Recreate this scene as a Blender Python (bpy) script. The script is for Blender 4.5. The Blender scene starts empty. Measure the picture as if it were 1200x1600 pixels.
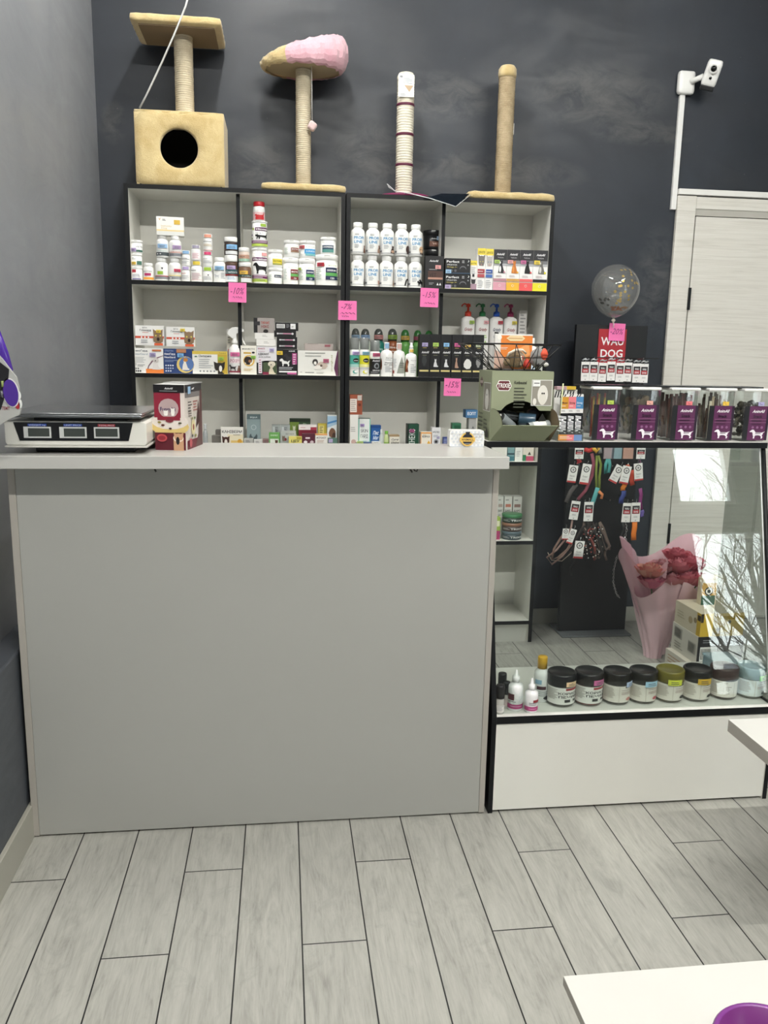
import bpy, bmesh, math, random
from mathutils import Matrix, Vector
PI = math.pi
random.seed(7)
SC = bpy.context.scene
COL = SC.collection

# ------------------------------------------------------------------ camera
cam_data = bpy.data.cameras.new('camera'); cam = bpy.data.objects.new('camera', cam_data); COL.objects.link(cam)
cam_data.sensor_fit = 'VERTICAL'; cam_data.sensor_height = 36; cam_data.lens = 28.5288
cam_data.clip_start = .02; cam_data.clip_end = 200
_b = [[0.99234, -0.122278, 0.017568], [0.006124, 0.190727, 0.981624], [-0.123382, -0.973998, 0.190015]]
cam.matrix_world = Matrix(((_b[0][0], _b[1][0], _b[2][0], 0), (_b[0][1], _b[1][1], _b[2][1], 0), (_b[0][2], _b[1][2], _b[2][2], 1.35), (0, 0, 0, 1)))
SC.camera = cam

# ------------------------------------------------------------------ sky, exposure
SC.view_settings.view_transform = 'Standard'; SC.view_settings.look = 'None'
SC.view_settings.exposure = 1.0; SC.view_settings.gamma = 1.0; SC.view_settings.use_curve_mapping = False
w = bpy.data.worlds.new('overcast_sky'); SC.world = w; w.use_nodes = True
bg = w.node_tree.nodes['Background']; bg.inputs[0].default_value = (.93, .965, 1, 1); bg.inputs[1].default_value = 6.5

LAMP_COLOUR = (1.0, .985, .925); LAMP_ALONG_X = 225; LAMP_ALONG_Y = 200; LAMP_FILL = 105     # emission of the ceiling LED profiles; the last is an added fill lamp

# ------------------------------------------------------------------ materials
def lin(h):
    h = h.lstrip('#'); out = []
    if len(h) == 3: h = ''.join(c + c for c in h)
    for i in (0, 2, 4):
        c = int(h[i:i+2], 16) / 255
        out.append(c / 12.92 if c <= .04045 else ((c + .055) / 1.055) ** 2.4)
    return (*out, 1)
_mc = {}
def M(col, rough=.5, metal=0, coat=0, spec=.5):
    k = (col, rough, metal, coat, spec)
    if k in _mc: return _mc[k]
    m = bpy.data.materials.new('paint_' + col.strip('#')); m.use_nodes = True
    b = m.node_tree.nodes['Principled BSDF']
    b.inputs['Base Color'].default_value = lin(col); b.inputs['Roughness'].default_value = rough
    b.inputs['Metallic'].default_value = metal; b.inputs['Coat Weight'].default_value = coat
    b.inputs['Specular IOR Level'].default_value = spec
    _mc[k] = m; return m
def nodes(name):
    m = bpy.data.materials.new(name); m.use_nodes = True
    nt = m.node_tree; return m, nt, nt.nodes['Principled BSDF'], nt.nodes['Material Output']
def N(nt, t, **kw):
    n = nt.nodes.new('ShaderNode' + t)
    for k, v in kw.items():
        if k.startswith('i_'): n.inputs[int(k[2:])].default_value = v
        else: setattr(n, k, v)
    return n
def math_(nt, op, a, b=None, c=None):
    n = nt.nodes.new('ShaderNodeMath'); n.operation = op
    for i, v in enumerate((a, b, c)):
        if v is None: continue
        if isinstance(v, (int, float)): n.inputs[i].default_value = v
        else: nt.links.new(v, n.inputs[i])
    return n.outputs[0]
def ramp(nt, fac, stops):
    r = nt.nodes.new('ShaderNodeValToRGB'); e = r.color_ramp.elements
    while len(e) < len(stops): e.new(.5)
    for el, (p, c) in zip(e, stops): el.position = p; el.color = lin(c) if isinstance(c, str) else (c, c, c, 1)
    nt.links.new(fac, r.inputs[0]); return r.outputs[0]
def noise(nt, vec, scale, detail=4, rough=.55, dist=0):
    n = N(nt, 'TexNoise'); n.inputs['Scale'].default_value = scale; n.inputs['Detail'].default_value = detail
    n.inputs['Roughness'].default_value = rough; n.inputs['Distortion'].default_value = dist
    nt.links.new(vec, n.inputs['Vector']); return n.outputs['Fac']
def mapping(nt, vec, scale=(1, 1, 1), loc=(0, 0, 0), rot=(0, 0, 0)):
    n = N(nt, 'Mapping'); n.inputs['Scale'].default_value = scale; n.inputs['Location'].default_value = loc; n.inputs['Rotation'].default_value = rot
    nt.links.new(vec, n.inputs['Vector']); return n.outputs[0]
def bump(nt, b, height, strength=.3, dist=.002):
    n = N(nt, 'Bump'); n.inputs['Strength'].default_value = strength; n.inputs['Distance'].default_value = dist
    nt.links.new(height, n.inputs['Height']); nt.links.new(n.outputs[0], b.inputs['Normal'])
def objco(nt): return N(nt, 'TexCoord').outputs['Object']
def mixc(nt, fac, a, b, typ='MIX'):
    n = N(nt, 'MixRGB', blend_type=typ)
    for i, v in enumerate((fac, a, b)):
        if isinstance(v, str): n.inputs[i].default_value = lin(v)
        elif isinstance(v, (int, float)): n.inputs[i].default_value = v
        else: nt.links.new(v, n.inputs[i])
    return n.outputs[0]

def glass(name, tint='#ffffff', f0=.04, rough=.0, haze=0., hazecol='#ffffff'):
    """thin clear pane: Schlick reflection over a tinted see-through body"""
    m, nt, b, out = nodes(name); nt.nodes.remove(b)
    g = N(nt, 'NewGeometry'); d = N(nt, 'VectorMath', operation='DOT_PRODUCT')
    nt.links.new(g.outputs['Incoming'], d.inputs[0]); nt.links.new(g.outputs['Normal'], d.inputs[1])
    c = math_(nt, 'ABSOLUTE', d.outputs['Value']); c = math_(nt, 'SUBTRACT', 1.0, c); c = math_(nt, 'POWER', c, 5.0)
    fr = math_(nt, 'MULTIPLY_ADD', c, 1 - f0, f0)
    t = N(nt, 'BsdfTransparent'); t.inputs[0].default_value = lin(tint)
    s = N(nt, 'BsdfGlossy'); s.inputs['Roughness'].default_value = rough; s.inputs['Color'].default_value = (1, 1, 1, 1)
    base = t.outputs[0]
    if haze:
        df = N(nt, 'BsdfDiffuse'); df.inputs[0].default_value = lin(hazecol)
        mh = N(nt, 'MixShader'); mh.inputs[0].default_value = haze
        nt.links.new(t.outputs[0], mh.inputs[1]); nt.links.new(df.outputs[0], mh.inputs[2]); base = mh.outputs[0]
    mx = N(nt, 'MixShader'); nt.links.new(fr, mx.inputs[0]); nt.links.new(base, mx.inputs[1]); nt.links.new(s.outputs[0], mx.inputs[2])
    nt.links.new(mx.outputs[0], out.inputs[0]); return m

def laminate(name, col, rough=.35, grain=.0):
    m, nt, b, out = nodes(name); v = objco(nt)
    f = noise(nt, v, 6, 3); f2 = noise(nt, v, 260, 2)
    nt.links.new(mixc(nt, ramp(nt, f, [(.35, 0.0), (.75, .05)]), col, '#8d8b86'), b.inputs['Base Color'])
    b.inputs['Roughness'].default_value = rough; bump(nt, b, f2, .06, .0006); return m
WHITE = laminate('white_laminate', '#d8d7d2', .33)
WHITE2 = laminate('white_panel', '#e4e3dc', .4)
GREYLAM = laminate('pale_grey_laminate', '#a6a6a1', .42)
EDGEGREY = laminate('worn_grey_edge_band', '#a9a49c', .45)
BLACKEDGE = M('#0c0e11', .5, 0, 0, .3)
BLACK = M('#121316', .4)

def m_wall(name, base, dark, scuff, amount, spots=()):
    m, nt, b, out = nodes(name); v = objco(nt)
    a = noise(nt, mapping(nt, v, (1, 1, .5)), 1.7, 5, .6, .4); s = noise(nt, mapping(nt, v, (1, 1, 2.6)), 2.3, 8, .68, .5)
    sp = noise(nt, v, 60, 3, .7)
    c = mixc(nt, ramp(nt, a, [(.3, 0.0), (.7, 1.0)]), dark, base)
    k = math_(nt, 'MULTIPLY', ramp(nt, s, [(.56, 0.0), (.74, 1.0)]), amount)
    if spots:      # rubbed, badly covered patches of filler at their own places on the wall
        sx = N(nt, 'SeparateXYZ'); nt.links.new(v, sx.inputs[0]); acc = None
        for (px, pz, rx, rz) in spots:
            dx = math_(nt, 'DIVIDE', math_(nt, 'SUBTRACT', sx.outputs[0], px), rx); dz = math_(nt, 'DIVIDE', math_(nt, 'SUBTRACT', sx.outputs[2], pz), rz)
            d2 = math_(nt, 'ADD', math_(nt, 'MULTIPLY', dx, dx), math_(nt, 'MULTIPLY', dz, dz)); m1 = math_(nt, 'MAXIMUM', math_(nt, 'SUBTRACT', 1.0, d2), 0.0)
            acc = m1 if acc is None else math_(nt, 'MAXIMUM', acc, m1)
        s2 = noise(nt, mapping(nt, v, (1, 1, 1.8)), 7, 9, .7, .6)
        k = math_(nt, 'ADD', math_(nt, 'MULTIPLY', k, .12), math_(nt, 'MULTIPLY', math_(nt, 'MULTIPLY', ramp(nt, s2, [(.40, 0.0), (.62, 1.0)]), acc), .42)); k = math_(nt, 'MINIMUM', k, 1.0)
    c = mixc(nt, k, c, scuff)
    k2 = math_(nt, 'MULTIPLY', ramp(nt, sp, [(.735, 0.0), (.76, 1.0)]), ramp(nt, s, [(.5, 0.0), (.62, .5)]))
    c = mixc(nt, k2, c, '#b5b3ad')
    nt.links.new(c, b.inputs['Base Color']); b.inputs['Roughness'].default_value = .5
    nt.links.new(ramp(nt, s, [(.4, .42), (.7, .62)]), b.inputs['Roughness'])
    bump(nt, b, noise(nt, v, 90, 3), .12, .001); return m
WALLB = m_wall('charcoal_wall_paint', '#2a303a', '#1c2129', '#666563', .6, [(1.4547, 2.5395, .38, .17), (0.4202, 2.216, .22, .20), (0.7303, 2.1968, .40, .09), (1.1537, 2.1928, .30, .08), (-0.0964, 2.1662, .16, .16), (1.6674, 2.3982, .30, .07), (0.75, 2.5022, .25, .12), (1.8038, 1.7227, .12, .30), (-0.7251, 2.3213, .07, .10)])
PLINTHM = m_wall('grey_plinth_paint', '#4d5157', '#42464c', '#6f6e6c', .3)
WALLL = m_wall('lit_wall_paint', '#8f9195', '#7f8287', '#9c9a97', .35)  # left wall: the stronger light on it is put into a lighter paint colour

def m_floor():
    m, nt, b, out = nodes('grey_wood_plank_tiles'); v = objco(nt)
    sx = N(nt, 'SeparateXYZ'); nt.links.new(v, sx.inputs[0]); X, Y = sx.outputs[0], sx.outputs[1]
    cx = math_(nt, 'DIVIDE', math_(nt, 'SUBTRACT', X, .038), .151); ci = math_(nt, 'FLOOR', cx); fx = math_(nt, 'FRACT', cx)
    mod = math_(nt, 'FLOORED_MODULO', ci, 3.0)                       # three staggered rows: joints .30 m apart
    off = math_(nt, 'MULTIPLY', mod, .30)
    cy = math_(nt, 'DIVIDE', math_(nt, 'SUBTRACT', math_(nt, 'SUBTRACT', Y, 1.67), off), .9); ri = math_(nt, 'FLOOR', cy); fy = math_(nt, 'FRACT', cy)
    ex = math_(nt, 'MULTIPLY', math_(nt, 'MINIMUM', fx, math_(nt, 'SUBTRACT', 1.0, fx)), .151)
    ey = math_(nt, 'MULTIPLY', math_(nt, 'MINIMUM', fy, math_(nt, 'SUBTRACT', 1.0, fy)), .9)
    e = math_(nt, 'MINIMUM', ex, ey)
    g = math_(nt, 'LESS_THAN', e, .0017)
    cv = N(nt, 'CombineXYZ'); nt.links.new(ci, cv.inputs[0]); nt.links.new(ri, cv.inputs[1])
    wn = N(nt, 'TexWhiteNoise'); nt.links.new(cv.outputs[0], wn.inputs['Vector'])
    va = N(nt, 'VectorMath', operation='MULTIPLY_ADD'); nt.links.new(wn.outputs['Color'], va.inputs[0]); va.inputs[1].default_value = (9, 9, 9); nt.links.new(v, va.inputs[2])
    gv = mapping(nt, va.outputs[0], (17, 2.8, 1)); fine = mapping(nt, va.outputs[0], (190, 15, 1))
    n1 = noise(nt, gv, 1.0, 10, .68, 2.2); n2 = noise(nt, fine, 1.0, 5, .6, .4); n3 = noise(nt, mapping(nt, va.outputs[0], (6, 3.2, 1)), 1.3, 8, .7, 2.5)
    c = ramp(nt, n1, [(.25, '#82817b'), (.5, '#a09f98'), (.75, '#b2b1aa')])
    c = mixc(nt, ramp(nt, n2, [(.35, .0), (.62, .36)]), c, '#bdbcb5')
    c = mixc(nt, ramp(nt, n3, [(.55, 0.0), (.8, .6)]), c, '#7c7d77')
    c = mixc(nt, ramp(nt, wn.outputs['Value'], [(0, 0.0), (1, .22)]), c, '#a3a29c')
    c = mixc(nt, g, c, '#17181a')
    nt.links.new(c, b.inputs['Base Color'])
    nt.links.new(ramp(nt, n1, [(.2, .42), (.8, .3)]), b.inputs['Roughness'])
    h = math_(nt, 'MULTIPLY_ADD', n2, .25, math_(nt, 'SUBTRACT', 1.0, g)); bump(nt, b, h, .35, .0015)
    return m
FLOORM = m_floor()

def m_door():
    m, nt, b, out = nodes('white_embossed_woodgrain'); v = objco(nt)
    n1 = noise(nt, mapping(nt, v, (2.6, 2.6, 75)), 1.0, 6, .55, 1.0)
    nt.links.new(ramp(nt, n1, [(.3, '#cfccc3'), (.5, '#dcd9d1'), (.8, '#e2e0d9')]), b.inputs['Base Color'])
    b.inputs['Roughness'].default_value = .42; bump(nt, b, n1, .5, .003); return m
DOORM = m_door()

def m_fur(name, a, bcol):
    m, nt, b, out = nodes(name); v = objco(nt)
    n1 = noise(nt, v, 14, 5, .6, .8); n2 = noise(nt, mapping(nt, v, (1, 1, 1)), 210, 4, .7, .5)
    c = mixc(nt, ramp(nt, n1, [(.3, 0.0), (.7, 1.0)]), bcol, a); c = mixc(nt, ramp(nt, n2, [(.3, .28), (.65, 0.0)]), c, bcol)
    nt.links.new(c, b.inputs['Base Color']); b.inputs['Roughness'].default_value = .95
    b.inputs['Sheen Weight'].default_value = .5; b.inputs['Sheen Roughness'].default_value = .5
    bump(nt, b, math_(nt, 'MULTIPLY_ADD', n1, .7, n2), .8, .004); return m
FUR = m_fur('beige_plush', '#e3cf9c', '#cbb078'); PINKFUR = m_fur('pink_plush', '#eec2cc', '#dfa4b3'); PALEPINK = m_fur('pale_pink_plush', '#efd5d3', '#dfbcbc')
def m_rope(name, a, bcol):
    m, nt, b, out = nodes(name); v = objco(nt)
    n1 = noise(nt, mapping(nt, v, (1, 1, 1), rot=(0, .5, 0)), 320, 4, .7); n2 = noise(nt, v, 18, 3)
    nt.links.new(mixc(nt, ramp(nt, math_(nt, 'MULTIPLY_ADD', n2, .5, math_(nt, 'MULTIPLY', n1, .5)), [(.35, 0.0), (.65, 1.0)]), bcol, a), b.inputs['Base Color'])
    b.inputs['Roughness'].default_value = .9; bump(nt, b, n1, .6, .002); return m
ROPE = m_rope('sisal_rope', '#e2d8c0', '#bcae92'); ROPE2 = m_rope('brown_sisal_rope', '#cfbd9c', '#9c896a'); ROPE3 = m_rope('cream_cotton_rope', '#f1ecdd', '#dad2bd')
GLASS = glass('showcase_glass', '#f7faf8', .04); PET = glass('clear_plastic', '#e9ecea', .06, .05, .05, '#d8dcda')
BALLOONM = glass('balloon_film', '#f4f4f2', .07, .03, .10, '#e9e9e6'); WRAP = glass('clear_film', '#e4e6e8', .14, .12, .10, '#cfd2d4')
FROST = glass('frosted_cap_plastic', '#c9cccb', .06, .15, .35, '#c8cbca'); TINT = glass('smoky_plastic', '#8f9290', .06, .15, .35, '#7b807e')
TOPLAM = laminate('grey_white_worktop_laminate', '#bdbcb8', .3)
STEEL = M('#b9bbbd', .22, 1.0); CHROME = M('#d4d6d8', .15, 1.0)

# ------------------------------------------------------------------ objects, tags
def tag(o, label=None, cat=None, group=None, kind=None):
    if label: o['label'] = label
    if cat: o['category'] = cat
    if group: o['group'] = group
    if kind: o['kind'] = kind
    return o
def empty(name, loc=(0, 0, 0), rz=0, label=None, cat=None, group=None, rx=0, ry=0):
    o = bpy.data.objects.new(name, None); COL.objects.link(o); o.empty_display_size = .02
    o.location = loc; o.rotation_euler = (rx, ry, rz); return tag(o, label, cat, group)
def copy_tree(o, parent=None):
    c = o.copy(); COL.objects.link(c)
    if parent is not None: c.parent = parent
    for ch in [k for k in bpy.data.objects if k.parent == o]: copy_tree(ch, c)
    return c

class MB:
    def __init__(s): s.v = []; s.f = []; s.m = []; s.mats = []; s.sm = []
    def mi(s, m):
        if m not in s.mats: s.mats.append(m)
        return s.mats.index(m)
    def face(s, pts, m, smooth=False):
        b = len(s.v); s.v += [tuple(p) for p in pts]; s.f.append(tuple(range(b, b + len(pts)))); s.m.append(s.mi(m)); s.sm.append(smooth)
    def mesh(s, verts, faces, m, smooth=False):
        b = len(s.v); s.v += [tuple(p) for p in verts]; i = s.mi(m)
        for f in faces: s.f.append(tuple(b + k for k in f)); s.m.append(i); s.sm.append(smooth)
    def box(s, x0, x1, y0, y1, z0, z1, m, front=None, back=None, left=None, right=None, top=None, bottom=None):
        p = [(x0, y0, z0), (x1, y0, z0), (x1, y1, z0), (x0, y1, z0), (x0, y0, z1), (x1, y0, z1), (x1, y1, z1), (x0, y1, z1)]
        b = len(s.v); s.v += p
        for f, mm in (((0, 1, 5, 4), front), ((2, 3, 7, 6), back), ((3, 0, 4, 7), left), ((1, 2, 6, 5), right), ((4, 5, 6, 7), top), ((3, 2, 1, 0), bottom)):
            s.f.append(tuple(b + k for k in f)); s.m.append(s.mi(mm or m)); s.sm.append(False)
        return s
    def lathe(s, prof, m, c=(0, 0, 0), seg=24, mats=None, sx=1, sy=1, axis='z', sq=0):
        """profile of (r, z); mats: a material per segment; sq squares the section"""
        b = len(s.v); n = len(prof)
        for r, z in prof:
            for k in range(seg):
                a = 2 * PI * k / seg; ca, sa = math.cos(a), math.sin(a)
                if sq:
                    e = 1 - .75 * sq; ca = math.copysign(abs(ca) ** e, ca); sa = math.copysign(abs(sa) ** e, sa)
                x, y = r * ca * sx, r * sa * sy
                q = (x, y, z) if axis == 'z' else ((z, x, y) if axis == 'x' else (x, z, y))
                s.v.append((q[0] + c[0], q[1] + c[1], q[2] + c[2]))
        for i in range(n - 1):
            mm = s.mi(mats[i] if mats else m)
            for k in range(seg):
                k2 = (k + 1) % seg; f = (b + i * seg + k, b + i * seg + k2, b + (i + 1) * seg + k2, b + (i + 1) * seg + k)
                s.f.append(f if axis != 'y' else f[::-1]); s.m.append(mm); s.sm.append(True)
        if prof[0][0] > 1e-5: s.f.append(tuple(b + k for k in reversed(range(seg)))); s.m.append(s.mi(mats[0] if mats else m)); s.sm.append(False)
        if prof[-1][0] > 1e-5: s.f.append(tuple(b + (n - 1) * seg + k for k in range(seg))); s.m.append(s.mi(mats[-1] if mats else m)); s.sm.append(False)
        return s
    def tube(s, pts, r, m, seg=8, flat=1.0, closed=False, rad=None):
        pts = [Vector(p) for p in pts]; n = len(pts); b = len(s.v); up = Vector((0, 0, 1)); prev = None
        for i, p in enumerate(pts):
            t = (pts[(i + 1) % n] - pts[i - 1]) if closed else (pts[min(i + 1, n - 1)] - pts[max(i - 1, 0)])
            t = t.normalized() if t.length else Vector((0, 0, 1))
            if prev is None:
                a = up if abs(t.dot(up)) < .9 else Vector((1, 0, 0)); nn = (a - t * a.dot(t)).normalized()
            else: nn = (prev - t * prev.dot(t)); nn = nn.normalized() if nn.length > 1e-6 else prev
            prev = nn; bb = t.cross(nn); rr = rad[i] if rad else r
            for k in range(seg):
                a = 2 * PI * k / seg; s.v.append(tuple(p + nn * (math.cos(a) * rr) + bb * (math.sin(a) * rr * flat)))
        mm = s.mi(m)
        for i in range(n if closed else n - 1):
            j = (i + 1) % n
            for k in range(seg):
                k2 = (k + 1) % seg; s.f.append((b + i * seg + k, b + i * seg + k2, b + j * seg + k2, b + j * seg + k)); s.m.append(mm); s.sm.append(True)
        if not closed:
            s.f.append(tuple(b + k for k in reversed(range(seg)))); s.m.append(mm); s.sm.append(False)
            s.f.append(tuple(b + (n - 1) * seg + k for k in range(seg))); s.m.append(mm); s.sm.append(False)
        return s
    def prism(s, pts, y0, y1, m, side=None):
        """outline in x-z, extruded along y (y0 = front)"""
        n = len(pts); b = len(s.v); s.v += [(x, y0, z) for x, z in pts] + [(x, y1, z) for x, z in pts]
        s.f.append(tuple(b + k for k in range(n))); s.m.append(s.mi(m)); s.sm.append(False)
        s.f.append(tuple(b + n + k for k in reversed(range(n)))); s.m.append(s.mi(m)); s.sm.append(False)
        for k in range(n):
            k2 = (k + 1) % n; s.f.append((b + k, b + n + k, b + n + k2, b + k2)); s.m.append(s.mi(side or m)); s.sm.append(False)
        return s
    def xform(s, mat, start=0):
        for i in range(start, len(s.v)): s.v[i] = tuple(mat @ Vector(s.v[i]))
        return s
    def build(s, name, parent=None, loc=(0, 0, 0), rz=0, label=None, cat=None, group=None, kind=None, bevel=0, sub=0):
        me = bpy.data.meshes.new(name); me.from_pydata(s.v, [], s.f)
        for m in s.mats: me.materials.append(m)
        me.polygons.foreach_set('material_index', s.m); me.polygons.foreach_set('use_smooth', s.sm); me.update()
        o = bpy.data.objects.new(name, me); COL.objects.link(o); o.location = loc; o.rotation_euler = (0, 0, rz)
        if parent is not None: o.parent = parent
        if bevel:
            md = o.modifiers.new('bevel', 'BEVEL'); md.width = bevel; md.segments = 2; md.limit_method = 'ANGLE'; md.angle_limit = 1.0
        return tag(o, label, cat, group, kind)

# ------------------------------------------------------------------ printing on things
_tc = {}
def text_geo(st, bold=0, shear=0):
    k = (st, bold, shear)
    if k in _tc: return _tc[k]
    cu = bpy.data.curves.new('lettering', 'FONT'); cu.body = st; cu.size = 1; cu.resolution_u = 2; cu.offset = bold * 1.6; cu.shear = shear; cu.fill_mode = 'BOTH'
    o = bpy.data.objects.new('lettering', cu); COL.objects.link(o); dg = bpy.context.evaluated_depsgraph_get()
    me = bpy.data.meshes.new_from_object(o.evaluated_get(dg)); v = [(p.co.x, p.co.y) for p in me.vertices]; f = [tuple(p.vertices) for p in me.polygons]
    bpy.data.objects.remove(o); bpy.data.curves.remove(cu); bpy.data.meshes.remove(me)
    if not v: v = [(0, 0)]
    x0 = min(p[0] for p in v); x1 = max(p[0] for p in v); y1 = max(p[1] for p in v)
    v = [(p[0] - (x0 + x1) / 2, p[1]) for p in v]; _tc[k] = (v, f, x1 - x0, y1); return _tc[k]
SIL = {
 'dog': [(.03,.72),(.1,.84),(.2,.95),(.3,.93),(.36,.8),(.42,.68),(.6,.64),(.8,.64),(.9,.7),(1,.74),(.99,.78),(.9,.6),(.88,.45),(.84,.3),(.9,.2),(.86,.02),(.78,.02),(.8,.2),(.7,.34),(.55,.36),(.42,.34),(.38,.2),(.38,.02),(.28,.02),(.3,.2),(.26,.4),(.24,.58),(.2,.7),(.1,.68)],
 'cat': [(.1,.02),(.14,.3),(.2,.5),(.3,.62),(.28,.78),(.27,.98),(.38,.88),(.5,.88),(.6,.98),(.62,.78),(.58,.62),(.66,.48),(.74,.3),(.82,.16),(.98,.12),(.98,.02),(.7,.0)],
 'catwalk': [(.0,.5),(.04,.72),(.12,.7),(.18,.76),(.22,.64),(.5,.6),(.78,.62),(.86,.8),(.86,1),(.93,1),(.92,.7),(.88,.5),(.9,.3),(.86,.02),(.78,.02),(.8,.26),(.66,.36),(.36,.34),(.34,.02),(.27,.02),(.26,.3),(.2,.3),(.16,.02),(.1,.02),(.14,.4)],
 'head': [(.2,.0),(.08,.3),(.06,.6),(.02,.98),(.28,.82),(.5,.86),(.72,.82),(.98,.98),(.94,.6),(.92,.3),(.8,.0)],
 'doghead': [(.3,.0),(.2,.25),(.05,.3),(0,.6),(.15,.9),(.35,1),(.65,1),(.85,.9),(1,.6),(.95,.3),(.8,.25),(.7,.0)],
 'lump': [(.05,.2),(.0,.5),(.15,.8),(.4,1),(.7,.95),(.95,.7),(1,.35),(.8,.05),(.4,.0)],
 'horse': [(.0,.0),(.05,.5),(.15,.9),(.25,1),(.3,.8),(.45,.65),(.6,.8),(.72,.98),(.8,.8),(.75,.6),(.95,.45),(1,.0)],
}
def slice_strips(v, f, step):
    """cut flat 2-D faces into vertical strips so that they can wrap round a curved wall"""
    bm = bmesh.new(); vs = [bm.verts.new((x, y, 0)) for x, y in v]
    for q in f:
        try: bm.faces.new([vs[i] for i in q])
        except ValueError: pass
    x0 = min(p[0] for p in v); x1 = max(p[0] for p in v); k = math.floor(x0 / step) + 1
    while k * step < x1:
        bmesh.ops.bisect_plane(bm, geom=bm.verts[:] + bm.edges[:] + bm.faces[:], plane_co=(k * step, 0, 0), plane_no=(1, 0, 0)); k += 1
    bm.verts.index_update(); r = ([(p.co.x, p.co.y) for p in bm.verts], [tuple(p.index for p in q.verts) for q in bm.faces]); bm.free(); return r
def wrap(mp, k):
    f = lambda x, z, e: mp(x, z, e + k)
    f.curved = getattr(mp, 'curved', False); return f
def decorate(mb, decos, mp, W, H, eps=.00025):
    """decos in fractions of the printed face; mp(x, z, lift) puts a point on the thing's surface"""
    n = 0; curved = getattr(mp, 'curved', False)
    def poly(pts, col):
        nonlocal n; n += 1
        if curved:
            v, f = slice_strips([(x * W, y * H) for x, y in pts], [tuple(range(len(pts)))], W * .05)
            mb.mesh([mp(x, y, eps * n) for x, y in v], f, M(col, .45)); return
        mb.face([mp(x * W, y * H, eps * n) for x, y in pts], M(col, .45), False)
    for d in decos:
        k = d[0]
        if k == 'r':
            _, u0, v0, u1, v1, col = d; n += 1; ns = max(1, int(abs(u1 - u0) * 24)) if curved else 1; mm = M(col, .45)
            for i in range(ns):
                a = u0 + (u1 - u0) * i / ns; b = u0 + (u1 - u0) * (i + 1) / ns
                mb.face([mp(a * W, v0 * H, eps * n), mp(b * W, v0 * H, eps * n), mp(b * W, v1 * H, eps * n), mp(a * W, v1 * H, eps * n)], mm)
        elif k == 't':
            _, u, v, h, st, col = d[:6]; wf = d[6] if len(d) > 6 else None; opt = d[7] if len(d) > 7 else ''
            n += 1; tv, tf, tw, th = text_geo(st, .012 if 'b' in opt else 0, .35 if 'i' in opt else 0)
            sc = h * H / .72; scx = sc
            if wf: scx = wf * W / tw
            if 'v' in opt:      # runs upwards
                vv = [mp(u * W - q[1] * sc, v * H + q[0] * (scx if not wf else wf * H / tw), eps * n) for q in tv]
            elif curved:
                t2, f2 = slice_strips([(u * W + q[0] * scx, v * H + q[1] * sc) for q in tv], tf, W * .05)
                mb.mesh([mp(x, y, eps * n) for x, y in t2], f2, M(col, .5)); continue
            else: vv = [mp(u * W + q[0] * scx, v * H + q[1] * sc, eps * n) for q in tv]
            mb.mesh(vv, tf, M(col, .5))
        elif k == 'l' and curved:
            _, u0, v0, u1, cnt, stp, col = d; rr = random.Random(int(u0 * 97 + v0 * 31 + cnt))
            for i in range(cnt):
                e = u0 + (u1 - u0) * rr.uniform(.6, 1); z = v0 - i * stp; poly([(u0, z), (e, z), (e, z + stp * .38), (u0, z + stp * .38)], col); n -= 1
            n += 1
        elif k == 'l':
            _, u0, v0, u1, cnt, stp, col = d; n += 1; rr = random.Random(int(u0 * 97 + v0 * 31 + cnt)); mm = M(col, .5)
            for i in range(cnt):
                e = u0 + (u1 - u0) * rr.uniform(.6, 1); z = v0 - i * stp
                mb.face([mp(u0 * W, z * H, eps * n), mp(e * W, z * H, eps * n), mp(e * W, (z + stp * .38) * H, eps * n), mp(u0 * W, (z + stp * .38) * H, eps * n)], mm)
        elif k == 'p': poly(d[1], d[2])
        elif k == 'c':
            _, u, v, r, col = d; poly([(u + r * math.cos(2 * PI * i / 14), v + r * W / H * math.sin(2 * PI * i / 14)) for i in range(14)], col)
        elif k == 'e':
            _, u, v, ru, rv, col = d; poly([(u + ru * math.cos(2 * PI * i / 16), v + rv * math.sin(2 * PI * i / 16)) for i in range(16)], col)
        elif k == 's':
            _, nm, u0, v0, u1, v1, col = d; poly([(u0 + (u1 - u0) * a, v0 + (v1 - v0) * b) for a, b in SIL[nm]], col)
def flat_map(w, y):     # front face at -y, u = 0..1 from the left
    return lambda x, z, e: (x - w / 2, y - e, z)
def cyl_map(r, z0=0, sx=1, sy=1, cover=.94):
    W = 2 * r
    def f(x, z, e):
        a = (x / W - .5) * PI * cover; q = r + e + .0004; return (q * math.sin(a) * sx, -q * math.cos(a) * sy, z0 + z)
    f.curved = True; return f
STK = ['#f2a9a4', '#f0d45a', '#b4d45a', '#9ec9e8', '#bfa9d8', '#e86a78']
def sticker(parent, mp, W, H, u, v, su, col, name='price_sticker'):
    """small pastel price sticker, with a scribble of a price"""
    hw = su / 2; hh = su * .32 * W / H; mb = MB()
    decorate(mb, [('r', u - hw, v - hh, u + hw, v + hh, col), ('l', u - hw * .6, v + hh * .05, u + hw * .8, 2, hh * .6, '#4a4a52')], wrap(mp, .0028 if getattr(mp, 'curved', False) else .0045), W, H)
    return mb.build(name, parent)

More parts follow.
